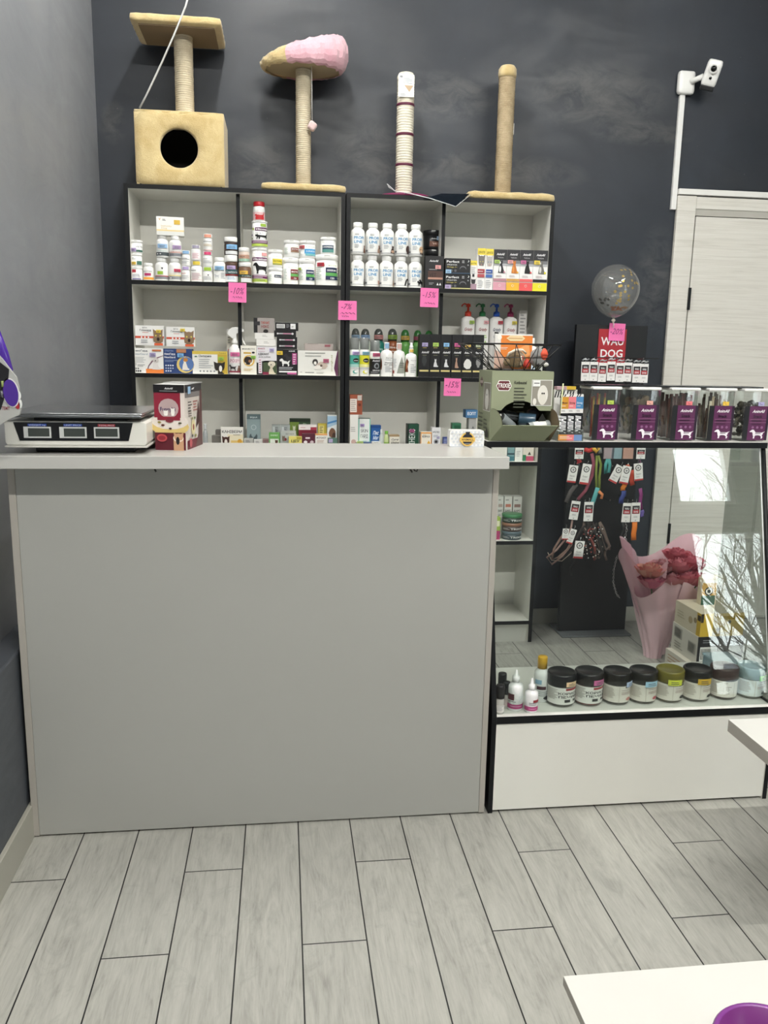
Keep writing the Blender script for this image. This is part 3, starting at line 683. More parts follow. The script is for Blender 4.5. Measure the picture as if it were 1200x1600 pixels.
# ================================================================== goods: top shelf, left unit, first compartment
VIT = 'white vitamin bottles and tubs on the top shelf'
def wl(band, bandc, sx, sc, extra=()):       # typical white pet-vitamin label: dots, coloured price patch, dark band
    return [('l', .1, .86, .5, 2, .07, '#b9bcc0'), ('r', .06, band, .94, band + .16, bandc), ('l', .2, band + .1, .8, 1, .06, '#f0f0f0'), ('l', .12, .2, .8, 3, .06, '#9a9da3'), *extra]
def V(label, args, **k): return bottle('vitamin_bottle', label, 'bottle', *args, group=k.pop('group', None), **k)
def T(label, args, **k): return bottle('vitamin_tub', label, 'tub', *args, kind='tub', capr=1, caph=k.pop('caph', .2), group=k.pop('group', None), **k)
T('white tub with a red patch, lowest of the stack at the left end, top shelf', (-0.6056, 1.64, 0.0459, 0.0567), decos=[('r',.1,.7,.5,.98,'#b03a48'),('l',.15,.5,.8,3,.1,'#8d90a8'),('r',.1,.02,.8,.16,'#8b86b0')])
T('white tub with a yellow sticker, middle of the leftmost stack on the top shelf', (-0.6042, UP, 0.0444, 0.0517), decos=[('l',.1,.8,.5,2,.12,'#a4a7aa'),('r',.55,.1,.9,.5,'#4f7a6a')], st=(.3,.25,.4,'#e8c23e'))
T('white flip-lid tub with a lilac sticker, topmost of the leftmost stack, top shelf', (-0.6028, UP, 0.0482, 0.0527), decos=[('r',.5,.1,.95,.3,'#3d6b5c'),('t',.72,.55,.16,'VETO','#3b3f45')], st=(.3,.3,.45,'#b3a1cc'))
V('small white bottle with magenta patch and orange foot band beside the three-tub stack', (-0.5572, 1.64, 0.0421, 0.0711), decos=[('t',.45,.72,.13,'BIOTIN','#33363b',.6),('r',.25,.38,.7,.62,'#c0396f'),('r',.06,.02,.94,.24,'#f0a63c')], capr=.84, caph=.18)
V('white bottle with a green square and red-grey band, lower left under the tilted box', (-0.5031, 1.64, 0.054, 0.0948), decos=[('p',[(.5,.86),(.56,.7),(.62,.86)],'#26282c'),('r',.3,.38,.6,.6,'#9cbf3d'),('r',.04,.24,.96,.30,'#a8333b'),('r',.04,.06,.96,.24,'#8b8e92')], caph=.17)
V('white bottle with a light blue sticker and teal-black band under the tilted box, upper left', (-0.4973, UP, 0.0511, 0.0942), decos=[('t',.5,.36,.07,'Coenzyme','#5aa39c',.6),('r',.04,.06,.96,.3,'#4b5357'),('c',.25,.18,.05,'#e8e8e8'),('c',.42,.18,.05,'#e8e8e8')], st=(.55,.72,.5,'#9ec2e6'), caph=.17)
V('white bottle with a crimson sticker and yellow band, lower right under the tilted box', (-0.449, 1.64, 0.0516, 0.0952), decos=[('t',.5,.42,.07,'Coenzyme','#d9c47c',.6),('r',.04,.3,.96,.36,'#ead98a'),('r',.04,.06,.96,.26,'#8f9195'),('c',.3,.15,.05,'#e8e8e8')], st=(.68,.68,.36,'#c93a5c'), caph=.17)
V('white bottle with a mauve sticker and red line, upper right under the tilted box', (-0.4437, UP, 0.0513, 0.0892), decos=[('t',.5,.36,.07,'Hepatine','#c86a4a',.6),('r',.04,.3,.96,.33,'#c65a40'),('r',.04,.06,.96,.26,'#808389')], st=(.62,.7,.45,'#b59cc4'), caph=.17)
carton('medicine_box', 'flat white and pale yellow box balanced on top of the vitamin bottles', 'box', -0.4633, UP, 0.1112, 0.0742, front='#f3f1ec', d=.05, rz=.12, decos=[('t',.12,.8,.12,'V','#d39a3a',None,'b'),('l',.22,.84,.38,2,.06,'#44474c'),('t',.36,.46,.09,'Immunity','#dcc583',.38),('t',.28,.34,.09,'Dog','#dcc583',.2),('r',.64,.6,.86,.84,'#d9b23c'),('r',0,.22,1,.3,'#eed79a'),('r',0,0,1,.22,'#e2e2de')])
V('tiny white bottle with a lilac cap sticker, under the blue-capped tiny one', (-0.403, 1.64, 0.0346, 0.0628), decos=[('l',.1,.85,.6,1,.1,'#c2402f'),('l',.15,.6,.85,5,.1,'#a9acb2')], cst='#b9a8d6', capr=.95, caph=.25)
V('tiny white bottle with a blue cap sticker on top of the lilac-capped one', (-0.4005, UP, 0.0358, 0.0638), decos=[('l',.1,.8,.8,2,.12,'#54575c'),('l',.1,.45,.8,3,.1,'#a9acb2')], cst='#8fb8e0', capr=.95, caph=.25)
V('squat white pill bottle with a yellow cap sticker, lower one of its pair', (-0.3585, 1.64, 0.0479, 0.0863), decos=[('l',.1,.85,.55,1,.09,'#3d4046'),('r',.1,.08,.9,.1,'#c05a6a'),('l',.2,.6,.85,6,.09,'#c7a0a8')], cst='#e2c94a', capr=.82, caph=.22)
V('small white pill bottle with a mauve-grey cap sticker, upper one of its pair', (-0.359, UP, 0.0398, 0.0637), decos=[('r',.2,.1,.85,.8,'#f7ecee'),('l',.25,.7,.8,5,.12,'#c78d98')], cst='#a9a3b8', capr=.9, caph=.24)
V('small white bottle with a lime cap sticker, lowest in the stack of three pill bottles', (-0.3124, 1.64, 0.0401, 0.0629), decos=[('p',[(.5,.86),(.56,.66),(.62,.86)],'#26282c'),('l',.15,.55,.85,4,.12,'#b0b3b8')], cst='#a8cc4a', capr=.98, caph=.28)
V('small white bottle with a pink cap sticker, middle of the stack of three pill bottles', (-0.3109, UP, 0.04, 0.0627), decos=[('l',.1,.85,.55,1,.1,'#54575c'),('l',.15,.6,.85,3,.12,'#b0b3b8')], cst='#d64a78', capr=.95, caph=.26)
V('small white bottle with a salmon cap sticker, topmost of the stack of three pill bottles', (-0.3086, UP, 0.0385, 0.07), decos=[('l',.1,.9,.9,1,.1,'#44474c'),('l',.15,.6,.9,2,.14,'#d9c59a'),('r',.1,.0,.9,.06,'#d68a8a')], cst='#eaa48c', capr=.97, caph=.24)
V('white bottle with a small dog drawing and pale blue sticker next to the brown jars', (-0.262, 1.64, 0.0536, 0.1036), decos=[('t',.45,.66,.1,'HemoVit','#33363b',.62),('s','dog',.18,.2,.5,.48,'#c9ccd0'),('l',.58,.5,.88,4,.1,'#a4a7ab')], st=(.5,.84,.46,'#94bfe4'), caph=.16)
BR='#5c4436'
V('brown jar with white lid and light label, bottom one of the pair before the divider', (-0.2122, 1.64, 0.0564, 0.1143), body=BR, decos=[('r',.06,.5,.94,.78,'#3f6468'),('t',.5,.56,.13,'Canvit','#f2f2f2',.7),('r',.06,.4,.94,.48,'#8d2f33'),('r',.12,.0,.88,.36,'#eceef0'),('l',.3,.26,.8,2,.1,'#8fb0cc')], st=(.5,.9,.42,'#b7a2cc'), capr=1.02, caph=.24)
V('brown white-lidded jar with light blue sticker, upper of the pair before the divider', (-0.2122, UP, 0.0589, 0.0729), body='#4a3a36', decos=[('r',.2,.0,.9,.34,'#eceef0'),('l',.1,.5,.9,1,.08,'#b9787a')], st=(.55,.75,.5,'#8cc1ec'), capr=1.02, caph=.27)
V('brown jar with a yellow sticker and green-white label in front of the divider', (-0.1554, 1.64, 0.0554, 0.086), Y=3.617, body='#7b5c48', decos=[('r',.06,.42,.94,.62,'#35504a'),('t',.6,.46,.1,'Canina','#eef0ee',.5),('r',.3,.0,.95,.34,'#e9ebec'),('s','lump',.05,.0,.3,.4,'#5d7a4c')], st=(.45,.78,.4,'#e3b84a'), capr=.95, caph=.22)
V('little white-lidded jar with tan and green label on top of the jar before the divider', (-0.1579, UP, 0.0458, 0.0589), Y=3.617, body='#d9c9bd', decos=[('r',.06,.0,.94,.35,'#9fc4ae'),('r',.06,.35,.94,.85,'#c39b86'),('t',.4,.5,.2,'MIX','#3a3431',.35)], capr=.98, caph=.28)

# second compartment of the left unit
VM = 'tall round Vitomax tubs stacked in one tower'
T('tall round tub with a black dog silhouette and purple-green foot band', (-0.0932, 1.64, 0.0622, 0.1469), caph=.07, decos=[('r',.02,.70,.98,.81,'#5f1f55'),('t',.55,.72,.07,'Vitomax','#ffffff',.78,'bi'),('s','dog',.12,.27,.98,.66,'#121214'),('r',.02,.13,.98,.24,'#6b2457'),('l',.15,.2,.9,2,.05,'#e6d6e2'),('r',.02,.02,.98,.11,'#b8cf5a'),('l',.15,.06,.9,1,.05,'#4c5a26'),('r',.6,.86,.9,.96,'#e9a9a9')])
T('tall round tub with a black walking cat silhouette, in the middle of the tower', (-0.0923, UP, 0.0626, 0.1093), caph=.06, decos=[('c',.16,.76,.09,'#a7b85a'),('r',.3,.68,.98,.82,'#5f1f55'),('t',.65,.71,.08,'Vitomax','#ffffff',.6,'bi'),('r',.55,.86,.85,.98,'#9fc04c'),('t',.5,.55,.07,'МУЛЬТІ','#77797f',.35),('s','catwalk',.3,.32,.95,.6,'#121214'),('c',.1,.5,.06,'#6b4a7c'),('c',.1,.35,.06,'#6f8a4c'),('r',.02,.15,.98,.28,'#6b2457'),('l',.15,.24,.9,2,.06,'#e6d6e2'),('r',.02,.02,.98,.13,'#b8cf5a')])
V('red-capped white jar with a red cat print on top of the Vitomax tower', (-0.0933, UP, 0.05, 0.0772), decos=[('r',.04,.82,.96,.98,'#efefed'),('r',.04,.0,.96,.72,'#dcb6b8'),('s','catwalk',.25,.08,.85,.7,'#c1292e'),('r',.3,.04,.8,.3,'#c1292e')], cap='#b3202a', capr=.94, caph=.24)
def canv(col, txt, stc=None, c2='#63ad5c', sm=False, u=.66):
    d = [('t',.62,.78,.07,'Canvit','#8fae6a',.42),('r',u-.2,.5,u+.2,.72,col),('t',u,.56,.08,txt,'#ffffff',.32,'b'),('l',.1,.7,.36,7,.08,'#b9c9bc'),('c',.93,.72,.035,'#b02a38'),('c',.93,.5,.03,'#2c2f33'),('c',.93,.35,.03,'#3f8a4a'),('c',.93,.2,.03,'#3f8a4a'),('s','dog',.88,.55,.99,.64,'#26282c')]
    if not sm: d += [('r',u-.2,.36,u+.2,.5,c2),('r',u-.2,.2,u+.2,.36,col),('t',u,.23,.08,'120','#ffffff',.12,'b')]
    return d
T('small white tub with a dark blue label, under the yellow-labelled tub', (-0.0274, 1.64, 0.06, 0.0674), decos=canv('#24344a','MULTI',sm=True))
T('small white tub with a bright yellow label', (-0.0269, UP, 0.0598, 0.0746), decos=[('t',.62,.78,.07,'Canvit','#8fae6a',.42),('r',.38,.3,.92,.62,'#e7d53c'),('t',.65,.4,.1,'NUTRIMIX','#6b6a2c',.45,'b'),('r',.38,.18,.92,.28,'#b4b23f')])
T('tall white tub with a dark red label, bottom of the second stack of white tubs', (0.0384, 1.64, 0.0656, 0.1117), decos=canv('#7c1f2b','BIOTIN',u=.7))
T('white tub with a small red-brown label on top of the dark red labelled tub', (0.0434, UP, 0.064, 0.071), decos=canv('#8a4a3c','BIOTIN',sm=True)+[('r',.46,.36,.86,.48,'#9c7a62')])
T('tall white tub with navy and green label and a lime price sticker', (0.1082, 1.64, 0.0687, 0.1112), decos=canv('#20305c','CHONDRO'), st=(.14,.76,.24,'#a3bd4a'))
T('white tub with a sky blue label and red sticker on top of the lime-stickered tub', (0.1117, UP, 0.0671, 0.0725), decos=[('t',.62,.78,.08,'Canvit','#7fae8a',.42),('r',.36,.3,.92,.66,'#4aa3dc'),('t',.64,.42,.12,'JUNIOR','#e8f2fa',.45,'b'),('r',.4,.14,.92,.3,'#7cc0c6')], st=(.22,.8,.3,'#c45a5e'))
T('largest white tub with a red price sticker at the right end of the compartment', (0.1943, 1.64, 0.098, 0.1298), decos=canv('#1c2950','CHONDRO MAXI'), st=(.3,.84,.24,'#b8303f'), caph=.18)
T('small white tub with a teal label on top of the largest tub', (0.2002, UP, 0.066, 0.0712), decos=[('t',.5,.84,.08,'Canvit','#9aa59c',.6),('r',.2,.34,.74,.66,'#27415c'),('t',.47,.46,.12,'CHONDRO','#ffffff',.48,'b'),('r',.2,.1,.74,.34,'#5f9a92')])

# PROFI LINE bottles: one built, the others copied, each with the animal of its own label
PW, PH = .061, .1335
PG = 'white PROFI LINE vitamin bottles'
def profi(x, z, up, pic, label):
    o = empty('profi_bottle', (x, 3.632 + PW/2, z), 0, label, 'bottle', PG); r = PW / 2; ch = PH * .15
    if not PR:
        mb = MB(); bh = PH - ch; mb.lathe([(r*.86, 0), (r*.98, .002), (r, .005), (r, bh*.78), (r*.95, bh*.87), (r*.76, bh*.93), (r*.62, bh*.955), (r*.62, bh)], M('#f4f4f2', .32), seg=32)
        mp = cyl_map(r, .008); H = bh*.72
        decorate(mb, [('t',.54,.68,.14,'PROFI','#2f8fc4',.5,'b'), ('t',.50,.48,.14,'LINE','#2f8fc4',.40,'b'), ('l',.06,.8,.26,9,.075,'#b6b9bd'), ('l',.34,.93,.6,2,.05,'#8d9094'), ('l',.32,.38,.6,3,.07,'#9a9da1'), ('r',.03,.0,.97,.03,'#a9acb0'), ('r',.06,.06,.22,.16,'#75787d')], mp, PW, H)
        PR['body'] = mb.build('bottle_body', o)
        c = MB(); c.lathe([(r*.64, 0), (r*.68, .002), (r*.68, ch*.85), (r*.62, ch), (0, ch)], M('#f6f6f4', .3), c=(0, 0, bh + .0003), seg=28); PR['cap'] = c.build('cap', o)
        PR['mp'] = mp; PR['H'] = H
    else:
        for k in ('body', 'cap'): c = PR[k].copy(); COL.objects.link(c); c.parent = o
    m = MB(); decorate(m, pic, wrap(PR['mp'], .0028), PW, PR['H']); m.build('animal_print', o)
PR = {}
def zz(px): return px
lo, hi = 1.640, 1.640 + PH + .0004
xs_lo = [0.3282, 0.3922, 0.4554, 0.5194, 0.5828]
xs_hi = [0.3278, 0.3937, 0.4559, 0.5204, 0.5818]
pics_lo = [([('s','cat',.78,.0,.97,.34,'#5b5a58')],'grey cat'), ([('s','head',.76,.04,.92,.26,'#c59a86')],'small pinkish head'), ([('s','cat',.8,.0,.97,.3,'#b08a6a')],'tan animal at the edge'), ([('p',[(.62,.0),(.7,.3),(.78,.38),(.9,.36),(.94,.0),(.88,.0),(.86,.26),(.78,.3),(.7,.0)],'#1c1c1e')],'black and white dog'), ([('s','catwalk',.55,.02,.95,.36,'#141416'),('p',[(.62,.3),(.9,.02),(.96,.06),(.7,.36)],'#141416')],'leaping black cat')]
pics_hi = [([('s','cat',.74,.0,.95,.4,'#7a4a34')],'brown dog'), ([('s','cat',.66,.0,.94,.42,'#a88a78'),('s','cat',.78,.2,.92,.44,'#3a3230')],'grey cat with upright ears'), ([('s','cat',.6,.0,.95,.42,'#3b2c28'),('e',.76,.1,.1,.07,'#c9a58c')],'dark cat with cream chest'), ([('s','doghead',.66,.0,.9,.42,'#46322c')],'long-haired brown dog'), ([('s','doghead',.62,.06,.92,.4,'#d8b492'),('c',.7,.24,.03,'#2a2220'),('c',.82,.24,.03,'#2a2220'),('r',.66,.0,.9,.08,'#5c4a44')],'cream puppy face')]
for x, (p, nm) in zip(xs_lo, pics_lo): profi(x, lo, 0, p, 'white PROFI LINE bottle, lower row, label with a ' + nm)
for x, (p, nm) in zip(xs_hi, pics_hi): profi(x, hi, 1, p, 'white PROFI LINE bottle, upper row, label with a ' + nm)

BK = '#17171a'
carton('supplement_box', 'tall black box with a brown picture band standing before black jars', 'box', 0.6628, 1.64, 0.0812, 0.1365, front=BK, d=.045, Y=3.625, decos=[('t',.45,.82,.06,'AnimAll','#e8e8ea',.5,'bi'),('r',.15,.28,.95,.54,'#4a2e26'),('r',.15,.28,.95,.34,'#b88a78'),('t',.4,.36,.12,'VET','#2c1a16',.4,'b'),('l',.2,.58,.7,1,.03,'#cfcfd2'),('l',.2,.16,.5,2,.04,'#9a9a9e'),('p',[(.62,.1),(.68,.18),(.74,.1)],'#e8e8ea'),('p',[(.76,.1),(.82,.18),(.88,.1)],'#e8e8ea')], st=(.68,.66,.3,'#e9a7a4'))
T('black jar mostly hidden behind the tall black box, under another black jar', (0.671, 1.64, 0.0725, 0.1747), Y=3.70, body=BK, cap='#1b1b1e', caph=.14)
T('black jar with a brown label and pale sticker, topmost of the black goods', (0.6671, UP, 0.075, 0.0816), Y=3.70, body=BK, cap='#1b1b1e', caph=.26, decos=[('r',.35,.15,.95,.55,'#6a4436'),('t',.62,.3,.14,'VET','#d8b8a8',.3,'b'),('t',.55,.7,.1,'AnimAll','#e4e4e6',.3,'bi')], st=(.8,.78,.34,'#9fb6d0'))
PF = [('t',.3,.72,.14,'Perfect','#f2f2f2',.5,'b'),('t',.26,.54,.12,'vitamin','#dcdcdc',.4),('t',.27,.4,.08,'Omega 3+','#d7c86a',.4),('c',.9,.84,.04,'#f2f2f2'),('c',.88,.85,.035,BK),('l',.66,.82,.8,2,.1,'#c9c9cc'),('e',.7,.34,.13,.18,'#6c6c72'),('e',.7,.28,.12,.17,BK),('c',.25,.2,.05,'#5c5c62'),('c',.4,.2,.05,'#5c5c62'),('c',.9,.58,.03,'#8d8d92')]
for (a, lab, stc, foot) in (((0.7663, 1.64, 0.1152, 0.0638), 'black Perfect vitamin box with a lilac sticker, the lower of two', '#b9a8d0', '#b8b27a'), ((0.7654, UP, 0.1119, 0.0651), 'black Perfect vitamin box with a light blue sticker, the upper of two', '#9cc4e4', '#33475c')):
    carton('vitamin_box', lab, 'box', *a, front='#18181b', d=.07, Y=3.622, decos=PF + [('r',.0,.0,1,.08,foot)], st=(.12,.14,.22,stc), group='black Perfect vitamin boxes')
def catbox(lab, a, tint, tc, hc, h2): return carton('treatment_box', lab, 'box', *a, front='#f1f0ee', d=.04, Y=3.624, decos=[('r',0,.84,1,1,'#efd84c'),('t',.5,.88,.05,'ДЛЯ КОТІВ','#3a3524',.8,'b'),('s','head',.05,.58,.95,.86,hc),('c',.34,.68,.07,h2),('c',.66,.68,.07,h2),('p',[(.44,.62),(.56,.62),(.5,.57)],'#c78a80'),('r',.06,.4,.92,.5,tint),('l',.1,.44,.8,1,.03,'#ffffff'),('r',.06,.3,.92,.38,tc),('l',.1,.22,.85,5,.045,'#b0b2b6')], group='narrow cat treatment boxes')
carton('treatment_box', 'short narrow white box with yellow top and mauve foot beside the black vitamin boxes', 'box', 0.8373, 1.64, 0.0323, 0.123, front='#efedeb', d=.035, decos=[('r',0,.84,1,1,'#ecd650'),('t',.5,.88,.05,'КОТИ','#3a3524',.7,'b'),('l',.2,.74,.8,4,.06,'#9fa1a5'),('r',.35,.44,.65,.54,'#2b2b2e'),('s','head',.2,.2,.85,.38,'#2b2b2e'),('r',0,0,1,.2,'#a58a98')], group='narrow cat treatment boxes')
catbox('tall narrow box with a grey cat face and red print', (0.8703, 1.64, 0.036, 0.1755), '#a63c44', '#b8545a', '#77726e', '#c9bf6a')
catbox('tall narrow box with a white cat face and blue print', (0.9066, 1.64, 0.0341, 0.174), '#2d54a0', '#4a70b4', '#b9b4b0', '#5f7f9c')
AG = 'AnimAll cat food supplement boxes in a row'
for (a, foot, band, stc, cat_, c1, c2, lab) in (
 ((0.9544, 1.64, 0.0583, 0.1728), '#dca0b0', '#b98a94', '#a9c860', 'cat', '#1d1d20', '#f4f4f4', 'white box with a black and white cat and pink foot'),
 ((1.0139, 1.64, 0.0582, 0.1734), '#efb83a', '#cfa055', '#e8a8a8', 'cat', '#c8762f', '#dd9448', 'white box with a ginger cat and orange-yellow foot'),
 ((1.0737, 1.64, 0.0591, 0.174), '#ea5c5c', '#e86a6a', '#cf6fa0', 'cat', '#101012', None, 'white box with an all-black cat and coral foot'),
 ((1.1368, 1.64, 0.0646, 0.1746), '#e9e02e', '#1b1b1e', '#ecd24a', 'cat', '#6e6c68', '#d8d6d2', 'white box with a grey tabby cat and bright yellow foot')):
    d = [('r',0,.74,1,1,'#2b2b2f'),('r',0,.66,1,.74,'#77787c'),('r',0,.6,1,.66,'#b6b7ba'),('t',.5,.86,.055,'AnimAll','#f4f4f6',.62,'bi'),('t',.5,.79,.035,'VetLine','#c9c9cc',.44),('s',cat_,.3,.42,.92,.76,c1)]
    if c2: d += [('e',.5,.52,.08,.08,c2),('e',.48,.68,.06,.03,c2)]
    d += [('c',.84,.45,.07,foot),('l',.2,.36,.85,2,.03,'#b7a6a6'),('r',0,.22,1,.29,band),('r',0,0,1,.2,foot),('c',.5,.12,.09,'#f6f0e6'),('c',.5,.12,.07,foot)]
    carton('supplement_box', lab, 'box', *a, front='#f3f2f0', d=.05, Y=3.622, side='#d5d4d2', top='#2b2b2f', decos=d, st=(.24,.7,.4,stc), group=AG)

# ================================================================== second shelf, left unit
carton('flea_tablet_box', 'white and orange box with a white puppy, bottom left of the second shelf', 'box', -0.5692, 1.256, 0.1272, 0.1047, front='#f0efec', d=.07, decos=[('t',.26,.86,.07,'НексГард','#2d3a4a',.46,'b'),('t',.26,.73,.07,'NexGard','#9aa6b4',.46,'b'),('l',.05,.62,.45,5,.05,'#b4b6b8'),('p',[(.42,.0),(.5,.3),(.62,.5),(.8,.64),(1,.72),(1,.7),(.82,.6),(.65,.46),(.53,.28),(.46,.0)],'#7d5a6a'),('r',.42,.0,1,.17,'#e8843a'),('s','cat',.6,.14,.92,.62,'#e2dedb'),('e',.75,.52,.1,.1,'#d6d0cc'),('c',.74,.5,.02,'#222'),('r',.64,.88,.94,.95,'#c97a50'),('t',.1,.3,.1,'1','#2d3a4a'),('l',.15,.32,.42,2,.05,'#77797c'),*[('c',.1+.07*i,.08,.03,'#3a3a3e') for i in range(3)],*[('c',.1+.07*i,.18,.025,'#3a3a3e') for i in range(2)]], st=(.66,.74,.2,'#a79cc4'))
carton('flea_tablet_box', 'dark blue box with a white and fawn dog in a golden swirl', 'box', -0.4446, 1.256, 0.1196, 0.1043, front='#2c4378', d=.07, decos=[('t',.2,.88,.06,'СПЕКТРА','#9fb0d4',.3),('t',.22,.75,.075,'НексГард','#f4f4f6',.38,'b'),('t',.22,.62,.075,'NexGard','#f4f4f6',.38,'b'),('l',.04,.52,.5,2,.05,'#8fa0c4'),('e',.76,.36,.31,.34,'#e0c878'),('e',.8,.38,.26,.29,'#5b7bb4'),('s','cat',.62,.14,.9,.62,'#efe9e0'),('e',.77,.56,.08,.08,'#c9863c'),*[('c',.08+.08*i,.32,.028,'#dfe3ee') for i in range(4)],*[('c',.08+.08*i,.21,.028,'#b6c0d8') for i in range(4)],*[('c',.08+.08*i,.1,.028,'#dfe3ee') for i in range(3)],('r',.46,.84,.8,.99,'#b9805c')], st=(.6,.74,.22,'#7db4e6'))
carton('flea_tablet_box', 'white and gold box with a black and white dog at its corner', 'box', -0.3094, 1.256, 0.1486, 0.0967, front='#efeeea', d=.07, top='#d9c46a', decos=[('r',0,.86,1,1,'#d9bf55'),('r',.72,.0,1,.86,'#c9ab3e'),('t',.36,.74,.09,'Сімпарика','#3a3d42',.36,'b'),('e',.1,.76,.04,.03,'#3f6a4c'),('l',.18,.62,.6,5,.09,'#b3b5b8'),*[('c',.22+.1*i,.12,.025,'#85888c') for i in range(5)],('s','head',.6,.16,.94,.56,'#2b2522'),('s','cat',.7,.0,.9,.36,'#2b2522'),('e',.8,.24,.045,.14,'#f2efe9'),('t',.86,.9,.05,'Трио','#6f6020',.2)], st=(.82,.68,.16,'#a3c84a'))
BG = 'white boxes with a ginger-striped cat on the second shelf'
for a, lab, stx in (((-0.5596, UP, 0.1187, 0.0824), 'white box with a red band and tabby cat on top of the orange puppy box', (.82,.72,.16,'#e8cb3c')), ((-0.4305, UP, 0.1184, 0.0814), 'white box with a red band and tabby cat on top of the dark blue box', (.58,.84,.16,'#e2c83c'))):
    G['top'] = 1.256 + (.1165 if stx[0] > .7 else .1145)
    carton('flea_drops_box', lab, 'box', *a, front='#efeeec', d=.06, group=BG, decos=[('r',0,.36,1,.47,'#d2553c'),('t',.34,.86,.06,'ВІТА','#55585c',.16,'b'),('t',.36,.72,.09,'Гліокард','#3b3e44',.4,'b'),('l',.25,.64,.55,1,.05,'#c95540'),('c',.22,.41,.03,'#f4f4f4'),('c',.34,.41,.03,'#f4f4f4'),('c',.46,.41,.03,'#f4f4f4'),('s','doghead',.62,.02,.98,.6,'#8d7358'),('s','head',.62,.3,.98,.84,'#8d7358'),('c',.72,.5,.03,'#d8c95c'),('c',.88,.5,.03,'#d8c95c'),('e',.8,.32,.05,.09,'#2a1c18'),('r',.66,.0,.96,.12,'#e0643c'),('l',.2,.24,.55,2,.1,'#8b8e92')], st=stx)

# spray bottle with a trigger
def spray(label, x, z, w, h, Y, lab, stx, body='#f2f1f0'):
    r = w / 2; o = empty('spray_bottle', (x, Y + r, z), 0, label, 'bottle'); bh = h * .62
    mb = MB(); mb.lathe([(r*.9, 0), (r, .004), (r, bh*.74), (r*.9, bh*.86), (r*.55, bh*.95), (r*.42, bh)], M(body, .35), seg=28); decorate(mb, lab, cyl_map(r, .006), w, bh*.72); mb.build('bottle_body', o)
    t = MB(); c = M('#e9e9e7', .35)
    t.lathe([(r*.44, 0), (r*.5, .002), (r*.5, h*.06), (r*.36, h*.09), (r*.3, h*.2)], c, c=(0, 0, bh + .0002), seg=20)
    z0 = bh + h * .18
    pts = [(-.030, z0 + .004), (-.028, z0 + .020), (-.010, z0 + .034), (.012, z0 + .036), (.034, z0 + .030), (.040, z0 + .026), (.040, z0 + .016), (.020, z0 + .014), (.008, z0 + .006), (.006, z0 - .012), (-.012, z0 - .012)]
    t.prism(pts, -.009, .009, c); t.build('trigger_head', o, bevel=.002)
    MB().tube([(.026, 0, z0 + .016), (.030, 0, z0 - .006), (.040, 0, z0 - .030), (.046, 0, z0 - .040)], .0035, c, 8).build('trigger', o)
    sticker(o, cyl_map(r, .006), w, bh*.72, *stx); return o
spray('white trigger spray bottle with a pink patch and small animals, in front of the divider', -0.2042, 1.256, 0.0527, 0.2064, 3.632, [('l',.2,.84,.8,1,.05,'#9a9da1'),('r',.2,.45,.9,.66,'#f0dfe2'),('t',.5,.5,.13,'РОЗЧ','#b07a88',.55,'b'),('s','dog',.1,.08,.6,.4,'#3a3636'),('s','cat',.6,.08,.9,.36,'#7a5a4c'),('r',.02,.02,.98,.09,'#8c2f45')], (.52,.86,.5,'#e070a4'))
carton('flea_drops_box', 'narrow pale box behind the trigger spray bottle', 'box', -0.2315, 1.256, 0.0224, 0.1949, Y=3.72, front='#e6e5e2', d=.04, decos=[('r',.2,.4,.9,.55,'#c98a8a'),('l',.2,.8,.8,3,.06,'#9fa1a4')])
carton('flea_tablet_box', 'cream box with a black puppy in an orange ring', 'box', -0.1445, 1.256, 0.0672, 0.1235, front='#f3efe4', d=.05, Y=3.633, decos=[('t',.5,.86,.045,'BRAVECTO','#3a3a3c',.82,'b'),('r',.18,.72,.66,.77,'#d3a93a'),('e',.8,.76,.1,.035,'#2a2a2c'),('c',.52,.48,.36,'#e6b94a'),('c',.5,.48,.29,'#f3efe4'),('s','doghead',.2,.34,.72,.62,'#2b211c'),('e',.58,.46,.1,.05,'#a3714c'),('l',.2,.18,.8,2,.05,'#d8b96a')], st=(.8,.6,.3,'#8fc04a'))
carton('flea_drops_box', 'white box with a lying light puppy on dark green ground', 'box', -0.0669, 1.256, 0.0859, 0.1208, front='#e8e6ea', d=.055, Y=3.632, decos=[('r',0,0,1,.5,'#1d1b1f'),('p',[(0,.5),(0,.42),(1,.62),(1,.5)],'#e8e6ea'),('r',.32,.02,1,.44,'#47553a'),('t',.24,.9,.05,'МАКСІ','#a03c58',.34,'b'),('l',.08,.82,.5,1,.04,'#c0a0b0'),('t',.34,.7,.07,'АДВОКАТ','#2b2b30',.55,'b'),('t',.4,.61,.055,'для собак','#2b2b30',.6),('r',.08,.05,.26,.6,'#e9e2e8'),('l',.12,.5,.22,6,.08,'#b05a7c'),('s','doghead',.56,.26,.94,.48,'#e4dcc8'),('s','cat',.55,.02,.96,.36,'#d9cfb8'),('c',.72,.36,.03,'#3a2c24'),('r',.3,.0,.6,.1,'#7c2340')], st=(.76,.88,.24,'#b3abd2'))
G['top'] = 1.256 + .1235
for a, lab, u in (((-0.0685, UP, 0.083, 0.0279), 'thin white carton lying on the puppy box, lower of two', 1), ((-0.0752, UP, 0.0828, 0.0272), 'thin white carton lying second above the puppy box', 2)):
    carton('flat_carton', lab, 'box', *a, front='#eceae6', side='#5a5856', d=.05, Y=3.638, decos=[('l',.38,.6,.7,2,.2,'#b9b7b3')], group='thin white cartons')
